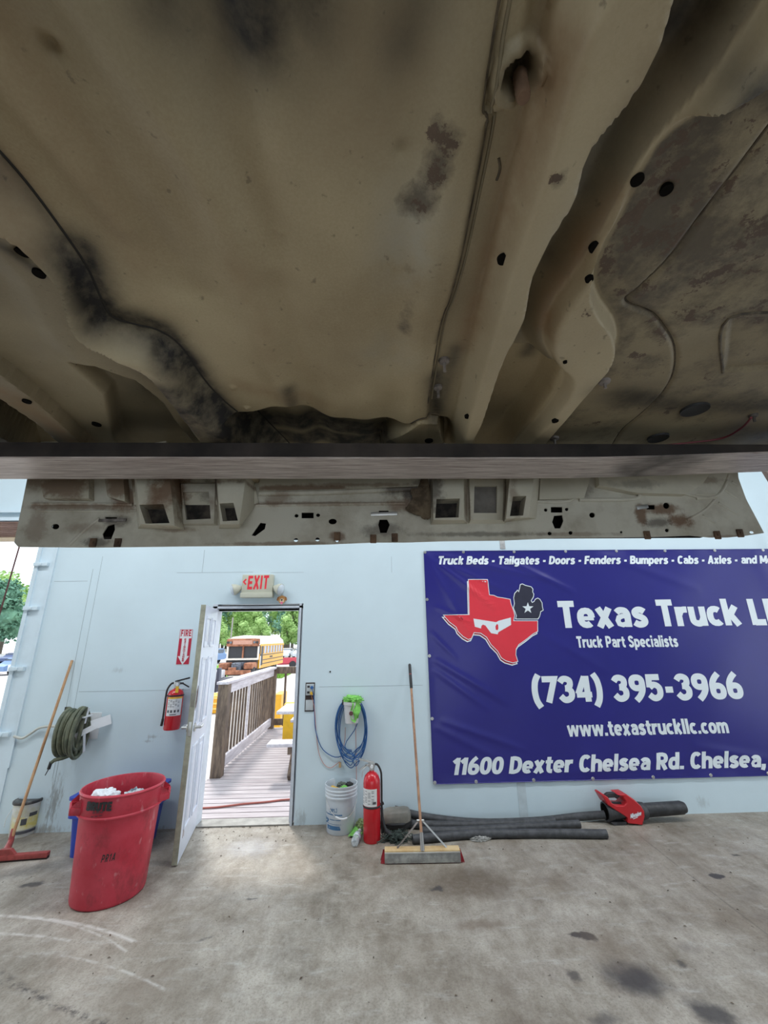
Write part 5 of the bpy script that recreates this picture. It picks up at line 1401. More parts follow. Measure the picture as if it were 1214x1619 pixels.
MB().tube([soc, top], .0125, 12).build('handle', wood_h, sq)['label'] = 'light brown wooden handle'

# ------------------------------------------------------------------ old paint pail
pb = F(21, 1326, 0); pc = (pb.x, pb.y+.10)
pa = thing('paint_pail', (pc[0], pc[1], 0), 'small spattered yellow and white pail behind the red floor broom', 'pail')
T = Matrix.Translation((pc[0], pc[1], 0))
MB().lathe([(.098, 0), (.10, .005), (.112, .255), (.117, .257), (.117, .275), (.108, .275), (.104, .26), (.098, .02), (0, .02)], 32, T).build('body', mat('spattered_white', (.62, .60, .45), rough=.5, col2=(.72, .73, .72), scale=9), pa)
a0 = math.atan2(-4, 3)
curved_patch(MB(), pc[0], pc[1], .1065, a0-1.1, a0+1.2, .06, .20, 20).build('paper_label', mat('pail_label', (.72, .62, .18), rough=.6, col2=(.75, .74, .62), scale=14), pa)
for z0_, z1_, q0_, q1_ in ((.028, .05, -.9, 1.0), (.10, .15, -.3, .1), (.16, .19, .2, .8)): curved_patch(MB(), pc[0], pc[1], .1045 if z0_ < .05 else .1085, a0+q0_, a0+q1_, z0_, z1_, 10).build('label_print', ink_m, pa, smooth=False)
MB().lathe([(.118, .262), (.122, .268), (.122, .285), (.112, .29), (.104, .282), (.06, .279), (0, .279)], 32, T).build('lid', mat('pail_lid', (.06, .06, .06), rough=.5, col2=(.3, .3, .29), scale=14, lo=.5, hi=.7), pa)['label'] = 'blackened lid'
MB().tube(smooth_path([(pc[0]-.115, pc[1]-.02, .22), (pc[0]-.13, pc[1]-.06, .15), (pc[0]-.09, pc[1]-.12, .10)], 5), .003, 6).build('bail', steel_m, pa)

# ------------------------------------------------------------------ red trash can
CX, CY = -1.873, -1.025
RB, RT_, CH = .234, .272, .672
def rc(z): return RB+(RT_-.012-RB)*max(0, min(z, .54))/.54 if z < .54 else RT_+.006
can_red = mat('trash_red', (.46, .02, .042), rough=.45, col2=(.57, .055, .085), scale=5, lo=.35, hi=.7, bump=.05, bscale=40)
def can_mat():
    m = can_red; N, L = m.node_tree.nodes, m.node_tree.links
    b = N['Principled BSDF']; src = b.inputs['Base Color'].links[0].from_socket
    tc = N.new('ShaderNodeTexCoord')
    nz = N.new('ShaderNodeTexNoise'); nz.inputs['Scale'].default_value = 7; nz.inputs['Detail'].default_value = 8; nz.inputs['Roughness'].default_value = .75
    mp = N.new('ShaderNodeMapping'); mp.inputs['Scale'].default_value = (1, 1, .55); L.new(tc.outputs['Object'], mp.inputs[0]); L.new(mp.outputs[0], nz.inputs['Vector'])
    r = N.new('ShaderNodeValToRGB'); r.color_ramp.elements[0].position = .52; r.color_ramp.elements[0].color = (0, 0, 0, 1); r.color_ramp.elements[1].position = .74; r.color_ramp.elements[1].color = (.75, .75, .75, 1)
    L.new(nz.outputs['Fac'], r.inputs[0])
    x = N.new('ShaderNodeMix'); x.data_type = 'RGBA'; L.new(r.outputs[0], x.inputs[0]); L.new(src, x.inputs[6]); x.inputs[7].default_value = (.13, .02, .022, 1)
    n2 = N.new('ShaderNodeTexNoise'); n2.inputs['Scale'].default_value = 22; n2.inputs['Detail'].default_value = 4; L.new(mp.outputs[0], n2.inputs['Vector'])
    r2 = N.new('ShaderNodeValToRGB'); r2.color_ramp.elements[0].position = .62; r2.color_ramp.elements[0].color = (0, 0, 0, 1); r2.color_ramp.elements[1].position = .72; r2.color_ramp.elements[1].color = (.45, .45, .45, 1)
    L.new(n2.outputs['Fac'], r2.inputs[0])
    y = N.new('ShaderNodeMix'); y.data_type = 'RGBA'; L.new(r2.outputs[0], y.inputs[0]); L.new(x.outputs[2], y.inputs[6]); y.inputs[7].default_value = (.62, .30, .32, 1)
    L.new(y.outputs[2], b.inputs['Base Color'])
can_mat()
tc_ = thing('trash_can', (CX, CY, 0), 'large scuffed red round trash can standing left of the open door', 'trash can')
T = Matrix.Translation((CX, CY, 0))
MB().lathe([(RB-.012, 0.0), (RB-.004, .006), (RB, .02), (RT_-.012, .54), (RT_-.004, .545), (RT_-.002, .55), (RT_+.002, .655), (RT_+.008, .66), (RT_+.010, .668), (RT_+.004, .677), (RT_-.004, .677), (RT_-.008, .668), (RT_-.014, .55), (RB-.006, .02), (0, .015)], 72, T).build('barrel', can_red, tc_)
MB().lathe([(RT_-.012, .525), (RT_+.006, .532), (RT_+.006, .54), (RT_-.004, .548)], 72, T, cap=False).build('band_lip', can_red, tc_)
vd = Vector((CX, CY+CAMD, 0)).normalized(); rv = Vector((vd.y, -vd.x, 0))
for s_ in (-1, 1):
    dirv = (rv*s_ - vd*.10).normalized(); tv = Vector((-dirv.y, dirv.x, 0))
    c0 = Vector((CX, CY, 0))+dirv*RT_
    hb = MB()
    pts = [c0+tv*.085-dirv*.02+Vector((0, 0, .565)), c0+tv*.075+dirv*.045+Vector((0, 0, .575)), c0-tv*.075+dirv*.045+Vector((0, 0, .575)), c0-tv*.085-dirv*.02+Vector((0, 0, .565))]
    for a, b in zip(pts, pts[1:]): hb.bar(a, b, .014, .045, (0, 0, 1), .004)
    hb.add([p_+Vector((0, 0, h_)) for p_ in (pts[0], pts[1]) for h_ in (0, .02)]+[pts[0]+Vector((0, 0, .09)), pts[1]+Vector((0, 0, .03))], [(0, 2, 5, 4)])
    hb.add([pts[3], pts[2], pts[2]+Vector((0, 0, .03)), pts[3]+Vector((0, 0, .09))], [(0, 1, 2, 3)])
    hb.build('handle', can_red, tc_)
tm = MB(); wrap_text(tm, 'BRUTE', CX, CY, rc, (136.5, 1281), (176, 1281.5), .052, 0, .30, .06)
tm.build('lettering', black_m, tc_, smooth=False, fix=False)['label'] = 'black BRUTE lettering'
tm = MB()
for a, b, h in (((145, 1289), (163, 1288), .012), ((146, 1292.5), (162, 1291.5), .008)): wrap_text(tm, '---', CX, CY, rc, a, b, h*3, 0, .3, 0)
tm.build('embossed_print', mat('faded_print', (.14, .02, .03), rough=.6), tc_, smooth=False, fix=False)
tm = MB(); wrap_text(tm, 'PR1A', CX, CY, rc, (159, 1364), (181, 1360), .045, .25, .17, .18)
tm.build('handwriting', black_m, tc_, smooth=False, fix=False)['label'] = 'black handwritten marks'
MB().lathe([(0, .50), (RT_-.03, .50)], 40, T).build('rubbish', mat('rubbish_dark', (.12, .09, .09), rough=.9, var=.6, scale=15), tc_, smooth=False)
o = Vector((CX, CY, 0))-rv*.12-vd*.05
tag(crumple(MB(), (o.x, o.y, .590), .11, .09, .085, 3, .4).build('plastic_bag', mat('bag_white', (.72, .76, .80), rough=.4), None), 'crumpled white plastic bag inside the red trash can', 'bag')
o2 = Vector((CX, CY, 0))+rv*.06-vd*.06
tag(crumple(MB(), (o2.x+.02, o2.y, .585), .085, .08, .06, 8, .5).build('paper_wrapper', mat('wrapper', (.06, .10, .14), rough=.4, col2=(.65, .72, .76), scale=14), None), 'dark and white crumpled wrapper beside the white bag in the trash can', 'wrapper')

# blue bin behind it
ql, qr = F(113, 1356, 0), F(246, 1322, 0)
blue_m = mat('bin_blue', (.025, .06, .38), rough=.4, var=.12)
bl = thing('recycling_bin', ((ql.x+qr.x)/2, -.50, 0), 'blue rectangular plastic bin mostly hidden behind the red trash can', 'bin')
bx0, bx1, by0, by1 = -2.525, -1.95, -.53, -.11
bxm, bym = (bx0+bx1)/2, (by0+by1)/2
def rrect(hx_, hy_, z, r=.05):
    out = []
    for cx_, cy2, a0_ in ((hx_-r, hy_-r, 0), (-hx_+r, hy_-r, 90), (-hx_+r, -hy_+r, 180), (hx_-r, -hy_+r, 270)):
        for i in range(6): a = R(a0_+18*i); out.append(Vector((bxm+cx_+r*math.cos(a), bym+cy2+r*math.sin(a), z)))
    return out
def ringstack(mb, rows):
    k = len(rows[0]); vs = [p_ for r_ in rows for p_ in r_]
    fs = [(i*k+j, i*k+(j+1) % k, (i+1)*k+(j+1) % k, (i+1)*k+j) for i in range(len(rows)-1) for j in range(k)]
    fs.append(tuple(range(k))[::-1]); mb.add(vs, fs); return mb
hx_, hy_ = (bx1-bx0)/2, (by1-by0)/2
ringstack(MB(), [rrect(hx_-.01, hy_-.02, 0), rrect(hx_+.015, hy_, .29), rrect(hx_+.04, hy_+.018, .29), rrect(hx_+.04, hy_+.018, .315), rrect(hx_+.015, hy_, .31), rrect(hx_+.02, hy_+.004, .42), rrect(hx_+.05, hy_+.030, .425), rrect(hx_+.05, hy_+.030, .445), rrect(hx_+.01, hy_-.005, .445), rrect(hx_-.03, hy_-.03, .03)]).build('bin_body', blue_m, bl)
for s_ in (-1, 1):
    MB().box((bxm+s_*(hx_+.03)-.012, bym-.06, .33), (bxm+s_*(hx_+.03)+.012, bym+.06, .36), .004).build('grip', blue_m, bl)

# ------------------------------------------------------------------ socket box with plugs
q0, q1 = W(481.5, 1125), W(498, 1079)
ob = thing('outlet_box', ((q0.x+q1.x)/2, 0, q0.z), 'recessed double electric socket box with grey plates right of the door', 'socket box')
MB().box((q0.x, -.004, q0.z), (q1.x, 0, q1.z)).build('dark_recess', mat('recess', (.05, .035, .03), rough=.9), ob, smooth=False)
pl_m = mat('plate_grey', (.48, .52, .54), rough=.4)
h = q1.z-q0.z
MB().box((q0.x+.008, -.014, q0.z+.012), (q1.x-.008, -.004, q0.z+h*.40), .003).build('cover_plate', pl_m, ob)
MB().box((q0.x+.008, -.014, q0.z+h*.56), (q1.x-.008, -.004, q1.z-.012), .003).build('cover_plate', pl_m, ob)
sm_ = MB()
for zz in (.66, .86): sm_.box((q0.x+.02, -.0155, q0.z+h*zz-.01), (q0.x+.045, -.0135, q0.z+h*zz+.01))
sm_.build('socket_face', black_m, ob, smooth=False)
sc = W(494, 1087, -.02)
# blue air hose / cord: plugged cord plus its big coil
cord = thing('extension_cord', (W(556, 1110).x, 0, W(556, 1105).z), 'blue extension cord coiled around the white cup on the wall', 'cord')
rng = random.Random(11)
pts = [W(493, 1087, -.03), W(494, 1092, -.05), W(496.5, 1105, -.02), W(497, 1130, -.012), W(499, 1155, -.012), W(507, 1180, -.012), W(520, 1193, -.014), W(535, 1197, -.02)]
cx0, ctop = 556, 1104
loops = [(24, 1187, -3), (22, 1192, -5), (24, 1197, -1), (21, 1200, 2), (25, 1204, -2), (22, 1189, 4), (24, 1209, 1), (20, 1214, 3), (25, 1200, -4)]
for i, (rx, bot, sh) in enumerate(loops):
    for j in range(20):
        a = 2*math.pi*(j/20) + math.pi
        cxp = cx0+sh*(1-math.cos(a+math.pi))*.3
        cyp = (ctop+bot)/2; ryp = (bot-ctop)/2
        # from the bottom, up the left, over the top, down the right
        px = cxp-rx*math.sin(a-math.pi)*(1.0 if abs(math.cos(a)) < .9 else .97); py = cyp-ryp*math.cos(a)
        pts.append(W(px, py, -.02-.012*(i % 5)-.004*rng.random()))
pts += [W(545, 1180, -.07), W(560, 1155, -.07), W(566, 1140, -.07)]
MB().tube(smooth_path(pts, 3), .0042, 8).build('cord', blue_hose_m, cord)
MB().tube([W(493, 1087, -.014), W(493, 1087, -.045)], [.018, .013], 12).build('plug', blue_hose_m, cord)
oc = thing('orange_cord', (W(500, 1150).x, 0, W(500, 1150).z), 'thin faded orange cord drooping from the socket box below the blue coil', 'cord')
op = [W(492.5, 1096, -.03), W(493, 1103, -.03), W(497, 1120, -.018), W(500, 1160, -.008), W(504, 1190, -.008), W(512, 1208, -.008), W(522, 1214, -.008), W(531, 1209, -.010), W(537, 1204, -.012)]
MB().tube(smooth_path(op, 6), .0026, 6).build('cord', orange_m, oc)
MB().box(W(492.5, 1096, -.03)-Vector((.014, .014, .014)), W(492.5, 1096, -.03)+Vector((.014, .016, .014)), .004).build('plug', yellow_m, oc)
e_ = W(537.5, 1209, -.02)
MB().box(e_-Vector((.012, .012, .025)), e_+Vector((.012, .012, .02)), .005).build('cord_socket', mat('cord_end', (.5, .33, .17), rough=.5), oc)
tag(MB().tube(smooth_path([W(546, 1150, -.012), W(545, 1170, -.010), W(542, 1185, -.010), W(538, 1200, -.010)], 5), .0022, 6).build('orange_cord', orange_m), 'short thin orange cord dropping inside the blue coil', 'cord')
tag(MB().tube([W(562, 1140, -.010), W(563, 1190, -.010), W(563.5, 1245, -.010)], .0024, 6).build('orange_cord', orange_m), 'straight orange cord hanging from the blue coil down behind the white bucket', 'cord')
# white cup on a hook with cloth
cc = W(556, 1143, -.09)
cup = thing('wall_cup', cc, 'white plastic cup hung on the wall inside the blue coil', 'cup')
T = Matrix.Translation(cc)
MB().lathe([(.062, 0), (.066, .004), (.082, .17), (.088, .172), (.088, .20), (.080, .20), (.074, .17), (.060, .01), (0, .01)], 36, T).build('cup_body', mat('cup_white', (.60, .60, .60), rough=.4, col2=(.5, .44, .40), lo=.55, hi=.8, scale=8), cup)
MB().box((cc.x-.02, cc.y+.06, cc.z+.08), (cc.x+.02, 0, cc.z+.14), .004).build('wall_hook', grey_m, cup)
MB().box((cc.x-.100, cc.y-.02, cc.z+.17), (cc.x-.08, cc.y+.02, cc.z+.215), .004).build('bail_ear', black_m, cup)
aa = cyl_hit(555, 1128, cc.x, cc.y, .075)
MB().tube([Vector((cc.x+.074*math.cos(aa[0]), cc.y+.074*math.sin(aa[0]), aa[1])), Vector((cc.x+.079*math.cos(aa[0]), cc.y+.079*math.sin(aa[0]), aa[1]))], .020, 20).build('round_sticker', mat('sticker_dark', (.12, .04, .04), rough=.5), cup)
cl = MB(); crumple(cl, (cc.x+.01, cc.y, cc.z+.215), .10, .085, .045, 5, .5, 2.6)
P = []
for j in range(15):
    row = []
    for i in range(11):
        u_ = i/10; v_ = j/14
        x = cc.x-.005+.085*u_+.012*math.sin(v_*7+u_*4); z = cc.z+.235-.20*v_-.02*math.sin(u_*5)
        y = cc.y-.078-.014*math.sin(u_*9+v_*4)-.012*math.sin(v_*8-u_*6)+(.05 if v_ < .1 else 0)
        row.append((x, y, z))
    P.append(row)
cl.grid(P)
tag(cl.build('cleaning_cloth', green_m, ang=70, fix=False), 'bright green cloth stuffed in and hanging over the white wall cup', 'cloth')

# ------------------------------------------------------------------ white bucket
wbp = F(537, 1322, 0); bc = (wbp.x, wbp.y+.13)
wbk = thing('plastic_bucket', (bc[0], bc[1], 0), 'white five gallon bucket with worn blue print against the wall', 'bucket')
T = Matrix.Translation((bc[0], bc[1], 0))
bwm = mat('bucket_white', (.56, .62, .68), rough=.4, col2=(.66, .70, .73), scale=6)
prof = [(.128, 0), (.131, .004), (.145, .285), (.153, .287), (.153, .297), (.147, .302), (.147, .315), (.154, .317), (.154, .325), (.148, .33), (.148, .342), (.155, .344), (.155, .352), (.149, .356), (.150, .376), (.155, .378), (.155, .386), (.148, .386), (.143, .36), (.126, .012), (0, .012)]
MB().lathe(prof, 48, T).build('bucket_body', bwm, wbk)
def rbk(z): return .131+.014*z/.285
pblue = mat('print_blue', (.06, .17, .33), rough=.6, col2=(.45, .52, .6), lo=.52, hi=.7, scale=25)
tm = MB(); wrap_text(tm, '(IPL)', bc[0], bc[1], rbk, (521.5, 1284), (533, 1284), .028, 0, .2, .06)
tm.build('lettering', pblue, wbk, smooth=False, fix=False)
tm = MB(); wrap_text(tm, '5', bc[0], bc[1], rbk, (516, 1299), (520, 1299), .05, 0, .24); tm.build('number_print', pblue, wbk, smooth=False, fix=False)
pr = MB()
def bpatch(x0_, y0_, x1_, y1_):
    a, z1_ = cyl_hit(x0_, y0_, bc[0], bc[1], .139); b, z0_ = cyl_hit(x1_, y1_, bc[0], bc[1], .137)
    r_ = rbk((z0_+z1_)/2)
    P = [[(bc[0]+(rbk(z)+.001)*math.cos(a+(b-a)*i/10), bc[1]+(rbk(z)+.001)*math.sin(a+(b-a)*i/10), z) for i in range(11)] for z in (z0_, z1_)]
    pr.grid(P)
bpatch(516, 1284, 541, 1288); bpatch(521, 1290, 541, 1292); bpatch(521, 1294.5, 539, 1298); bpatch(517, 1300, 539, 1304); bpatch(517, 1306, 537, 1307); bpatch(517, 1309, 538, 1310)
pr.build('worn_print', pblue, wbk, smooth=False, fix=False)
a1 = cyl_hit(557, 1268, bc[0], bc[1], .15)[0]
bp_ = []
for i in range(13):
    t = i/12; aa_ = math.radians(-4)-t*math.radians(150); r_ = .152+.012*math.sin(math.pi*t)
    bp_.append((bc[0]+r_*math.cos(aa_), bc[1]+r_*math.sin(aa_), .285-.145*math.sin(math.pi*t)))
MB().tube(bp_, .003, 8).build('bail', steel_m, wbk)
MB().tube([bp_[5], bp_[6], bp_[7], bp_[8]], .009, 10).build('bail_grip', white_p, wbk)
MB().lathe([(0, .27), (.138, .27)], 30, T).build('fill', mat('bucket_grime', (.2, .2, .2), rough=.9, var=.4), wbk, smooth=False)
tag(MB().bar((bc[0]-.095, bc[1]-.02, .36), (bc[0]+.01, bc[1]-.06, .335), .045, .012, (0, 0, 1), .004).tube([(bc[0]-.02, bc[1]-.05, .345), (bc[0]+.05, bc[1]+.02, .28)], .010, 8).build('scraper', yellow_m), 'yellow plastic scraper lying in the white bucket', 'scraper')
tag(crumple(MB(), (bc[0]+.03, bc[1]-.035, .325), .045, .04, .045, 2, .4).build('cleaning_cloth', green_m), 'small bright green cloth in the top of the white bucket', 'cloth')
tag(crumple(MB(), (bc[0]+.075, bc[1]+.01, .35), .04, .05, .035, 4, .5).build('work_glove', black_m), 'black glove bunched at the right side of the white bucket', 'glove')
tag(crumple(MB(), (bc[0]+.0, bc[1]+.04, .345), .05, .045, .035, 9, .4).build('grey_rag', mat('grey_rag', (.12, .14, .12), rough=.9)), 'dark grey rag at the back of the white bucket', 'rag')

# ------------------------------------------------------------------ litter by the bucket
rg = F(560, 1325, 0)
cm = MB(); P = []
for j in range(9):
    row = []
    for i in range(9):
        u_, v_ = i/8, j/8
        row.append((rg.x-.055+.11*u_+.02*v_, rg.y-.01+.11*v_+.01*math.sin(u_*6), .006+.035*math.sin(u_*3)*v_+.008*math.sin(u_*8+v_*5)+.006))
    P.append(row)
cm.grid(P); tag(cm.build('cleaning_cloth', green_m, fix=False), 'flat bright green cloth scrap on the floor beside the white bucket', 'cloth')
g2 = F(571, 1317, 0)
tag(crumple(MB(), (g2.x, g2.y+.02, .045), .055, .05, .06, 6, .5, floor_z=.001).build('cleaning_cloth', olive_m), 'dirty olive green cloth bunched behind the floor extinguisher', 'cloth')
bo = F(560, 1341, 0); bo2 = F(568, 1322, 0)
dv_ = (Vector((bo2.x, bo2.y, 0))-Vector((bo.x, bo.y, 0))); Lb = dv_.length; dv_.normalize()
bt = thing('water_bottle', (bo.x, bo.y, 0), 'crushed clear water bottle lying on the floor before the extinguisher', 'bottle')
prof = [(.0, 0), (.02, 0), (.031, .01), (.033, .03), (.029, .04), (.033, .05), (.029, .065), (.033, .08), (.032, .11), (.026, .135), (.014, .155), (.013, .17), (0, .17)]
Mb = frame(Vector((bo.x, bo.y, .036)), Vector((-dv_.y, dv_.x, 0)), Vector((0, 0, 1)), dv_)
bmb = MB(); bmb.lathe([(r_*1.0, z_*Lb/.17) for r_, z_ in prof], 24, Mb)
bmb.v = [tuple(Vector(v)+Vector((0, 0, .004*math.sin(v[0]*190+v[1]*140)))) for v in bmb.v]
bmb.build('bottle_body', mat('clear_plastic', (.55, .60, .64), rough=.12, alpha=.55, col2=(.75, .78, .80), scale=30, spec=.8), bt)
MB().lathe([(.0345, .055*Lb/.17), (.0345, .10*Lb/.17)], 24, Mb, cap=False).build('wrap_label', mat('bottle_label', (.42, .50, .62), rough=.4, col2=(.72, .74, .76), scale=25), bt)
MB().lathe([(.0, .168*Lb/.17), (.016, .168*Lb/.17), (.016, .185*Lb/.17), (0, .185*Lb/.17)], 18, Mb).build('bottle_cap', white_p, bt)

# ------------------------------------------------------------------ rolled pad and netting
rp0, rp1 = W(600, 1303, -.25), W(652, 1302, -.22)
rl = thing('seat_cushion', (rp0.x, -.24, 0), 'rounded grey and black vinyl cushion lying behind the floor extinguisher', 'cushion')
c0 = F(628, 1318, 0)-Vector((0, .025, 0))
cmb = MB()
bm = bmesh.new(); bmesh.ops.create_uvsphere(bm, u_segments=40, v_segments=24, radius=1)
for v in bm.verts:
    q = v.co.copy()
    def se(a, e=.45): return math.copysign(abs(a)**e, a)
    v.co = Vector((c0.x-.01+.145*se(q.x), c0.y+.11+.085*se(q.y, .7), .09+.085*se(q.z, .75)+.02*q.x))
cmb._bm(bm)
MB_top = cmb.build('cushion_body', mat('worn_vinyl', (.15, .14, .12), rough=.45, col2=(.27, .25, .21), scale=5, bump=.1), rl)
lw = MB()
bm = bmesh.new(); bmesh.ops.create_uvsphere(bm, u_segments=40, v_segments=24, radius=1)
bmesh.ops.delete(bm, geom=[v for v in bm.verts if v.co.z > -.12], context='VERTS')
for v in bm.verts:
    q = v.co.copy(); v.co = Vector((c0.x-.01+.149*se(q.x), c0.y+.11+.089*se(q.y, .7), .09+.088*se(q.z, .75)+.02*q.x))
lw._bm(bm); lw.build('lower_cover', black_m, rl)['label'] = 'black lower half'
MB().tube([(c0.x-.01+.147*math.cos(a), c0.y+.11+.090*math.sin(a), .070) for a in [2*math.pi*i/40 for i in range(40)]], .012, 8, closed=True).build('piping', black_m, rl)
nt0 = F(627, 1332, 0)
nm = MB(); rng = random.Random(5)
for i in range(170):
    a = rng.uniform(0, 6.28); r_ = rng.uniform(0, .09); p_ = Vector((nt0.x+1.2*r_*math.cos(a), nt0.y+.03+.6*r_*math.sin(a), .006+rng.random()*.045))
    q_ = [p_]
    for k_ in range(4): q_.append(q_[-1]+Vector((rng.uniform(-.045, .045), rng.uniform(-.03, .03), rng.uniform(-.02, .02)))); q_[-1].z = min(max(q_[-1].z, .004), .065)
    nm.tube(smooth_path(q_, 3), .0024, 5)
tag(nm.build('netting', mat('green_net', (.008, .018, .014), rough=.6, col2=(.07, .10, .085), scale=40)), 'tangle of dark green netting on the floor behind the push broom', 'net', kind='stuff')

# ------------------------------------------------------------------ push broom
hl, hr = F(608, 1356, .045), F(728, 1354, .045)
pbm = thing('push_broom', ((hl.x+hr.x)/2, hl.y, 0), 'wide push broom with red bristles, steel braces and long wooden handle leaning on the wall', 'broom')
dx_ = (hr-hl).normalized(); bk = Vector((-dx_.y, dx_.x, 0))
if bk.y < 0: bk = -bk
MB().bar(hl+bk*.04+Vector((0, 0, .033)), hr+bk*.04+Vector((0, 0, .033)), .08, .022, (0, 0, 1), .006).build('head_block', mat('pine_block', (.50, .33, .15), rough=.6, col2=(.62, .46, .25), scale=8), pbm)['label'] = 'pale wooden head block'
pm = MB()
pm.box(Vector((0, -.004, -.034)), Vector(((hr-hl).length, .0, .030)), .002, frame(hl+Vector((0, 0, -.004))+Vector((0, -.002, .0)), dx_, bk, (0, 0, 1)))
pm.build('front_plate', mat('galvanised', (.28, .28, .27), rough=.5, metal=.5, col2=(.45, .45, .43), scale=18), pbm)
MB().bar(hl+Vector((0, -.004, .030)), hr+Vector((0, -.004, .030)), .012, .010, (0, 0, 1), .003).build('plate_lip', steel_m, pbm)
br = MB(); rng = random.Random(3)
Lh = (hr-hl).length
for i in range(150):
    for j in range(6):
        p_ = hl+dx_*(-.012+(Lh+.024)*(i+.5)/150)+bk*(.004+.014*j)+Vector((0, 0, 0))
        e = ((i+.5)/150-.5)*.06
        t_ = Vector((p_.x+e*.6+rng.uniform(-.004, .004), p_.y+.008+(j-1.0)*.003+rng.uniform(-.004, .004), .001)); h_ = Vector((p_.x, p_.y+.008, .066))
        w_ = .0028
        br.add([h_+dx_*w_, h_-dx_*w_, h_+bk*w_, t_+dx_*w_, t_-dx_*w_, t_+bk*w_], [(0, 1, 4, 3), (1, 2, 5, 4), (2, 0, 3, 5), (3, 4, 5)])
br.build('bristles', mat('red_bristle', (.34, .02, .03), rough=.8, var=.3), pbm, smooth=False)
hb0 = F(668, 1346, .08); htop = W(647.5, 1050, -.02)
dirh = (htop-hb0).normalized()
MB().tube([hb0, hb0+dirh*.12], [.017, .015], 14).build('socket', mat('socket_steel', (.3, .29, .28), rough=.4, metal=.6), pbm)
tot = (htop-hb0).length
MB().tube([hb0+dirh*.09, hb0+dirh*(tot-.22)], .0115, 12).build('handle', wood_o, pbm)['label'] = 'brown wooden handle'
MB().tube([hb0+dirh*(tot-.26), hb0+dirh*(tot-.25), htop-dirh*.01, htop], [.012, .015, .015, .011], 14).build('grip', black_m, pbm)['label'] = 'black foam grip'
MB().tube([hb0+dirh*(tot-.115), hb0+dirh*(tot-.110)], .0155, 14).build('grip_ring', mat('ring_red', (.5, .04, .05), rough=.5), pbm)
cl_ = hb0+dirh*.20
for s_ in (-1, 1):
    ft = (hl+hr)/2+dx_*s_*.20+bk*.04+Vector((0, 0, .044))
    MB().bar(ft, cl_+dx_*s_*.015, .012, .004, (0, -1, .3)).build('brace', steel_m if s_ > 0 else grimy, pbm)
MB().tube([cl_-dx_*.03, cl_+dx_*.03], .008, 10).build('brace_clamp', steel_m, pbm)

# ------------------------------------------------------------------ foam pipe sleeves
foam = mat('black_foam', (.038, .039, .043), rough=.6, col2=(.07, .072, .078), scale=20, bump=.15, bscale=120)
def sleeve(pts, label, r=.034):
    mb = MB()
    q = smooth_path(pts, 8)
    mb.tube(q, r, 18, cap=False)
    # hollow ends
    n = 18
    mb.tube(q, r*.62, n, cap=False)
    tot = len(q)
    for i in (0, tot-1):
        a = i*n; b = tot*n+i*n
        o = len(mb.v)-2*tot*n
        mb.f += [(o+a+j, o+a+(j+1) % n, o+b+(j+1) % n, o+b+j) for j in range(n)]; mb.mi += [0]*n
    return tag(mb.build('pipe_sleeve', foam, fix=False), label, 'pipe sleeve', 'foam pipe sleeves along the wall')
sleeve([W(624, 1280, -.05), W(680, 1293, -.05), W(760, 1300.5, -.055), W(850, 1298, -.06), W(915, 1291, -.09), W(956, 1288, -.14)], 'black foam pipe sleeve with raised left end, nearest the wall, touching the blower')
sleeve([F(648, 1306, .035)+Vector((0, .045, 0)), F(700, 1308, .035)+Vector((0, .045, 0)), F(780, 1307, .035)+Vector((0, .045, 0)), F(880, 1302, .035)+Vector((0, .045, 0))], 'black foam pipe sleeve second from the wall, between the raised one and the short one')
sleeve([F(664, 1314, .035), F(720, 1314, .035), F(800, 1310, .035), F(860, 1306, .036), F(916, 1303, .036)], 'black foam pipe sleeve third from the wall with its right end short of the blower')
sleeve([F(652, 1327, .035), F(700, 1322.5, .035), F(745, 1319, .035), F(850, 1317.5, .035), F(959, 1318.5, .035)], 'black foam pipe sleeve lying farthest out from the wall')

# ------------------------------------------------------------------ leaf blower
YBL = -.15
def bw(x, y): return W(940+x/7.59, 1240+y/7.59, YBL)
c_in = bw(150, 360)
blw = thing('leaf_blower', (bw(400, 400).x, YBL, 0), 'red and black cordless leaf blower lying by the wall under the banner', 'leaf blower')
br_red = mat('blower_red', (.50, .018, .025), rough=.35, var=.06)
bl_k = mat('blower_black', (.02, .02, .022), rough=.5, col2=(.05, .05, .055), scale=12)
def bpoly(*q): return [(bw(*a).x, bw(*a).z) for a in q]
def slabp(name, outer, half, m, holes=(), parent=None):
    mb = MB(); mb.prism(bpoly(*outer), 2*half, wallM(YBL+half), [bpoly(*h) for h in holes])
    o = mb.build(name, m, parent or blw, smooth=True, ang=50)
    bv = o.modifiers.new('edge', 'BEVEL'); bv.width = .008; bv.segments = 3; bv.limit_method = 'ANGLE'; bv.angle_limit = R(50)
    return o
shell = slabp('motor_shell', [(38, 97), (60, 88), (112, 125), (140, 165), (165, 200), (205, 222), (300, 225), (330, 195), (320, 160), (296, 135), (290, 112), (225, 97), (330, 88), (420, 150), (500, 225), (540, 290), (545, 350), (520, 452), (460, 442), (345, 428), (345, 372), (310, 345), (200, 275), (110, 215)], .074, br_red)
slabp('rear_grip', [(112, 125), (150, 100), (225, 94), (292, 110), (285, 140), (258, 172), (235, 150), (165, 155), (145, 165)], .020, bl_k)
ax = (bw(1000, 300)-bw(400, 345)).normalized()
def along(name, prof, o, m):
    q = ax.to_track_quat('Z', 'Y').to_matrix().to_4x4(); q.translation = o
    return MB().lathe(prof, 36, q).build(name, m, blw)
pxl = .0059/7.59
oc_ = bw(130, 372); oc_.z = max(oc_.z, .095)
along('fan_housing', [(.060, .012), (.066, 0), (.080, .0), (.082, .02), (.074, .05), (.070, .12), (.066, .20), (.062, .29)], oc_, bl_k)
along('intake_cavity', [(0, -.002), (.066, -.002)], oc_, dark_m)
o1 = bw(505, 322)
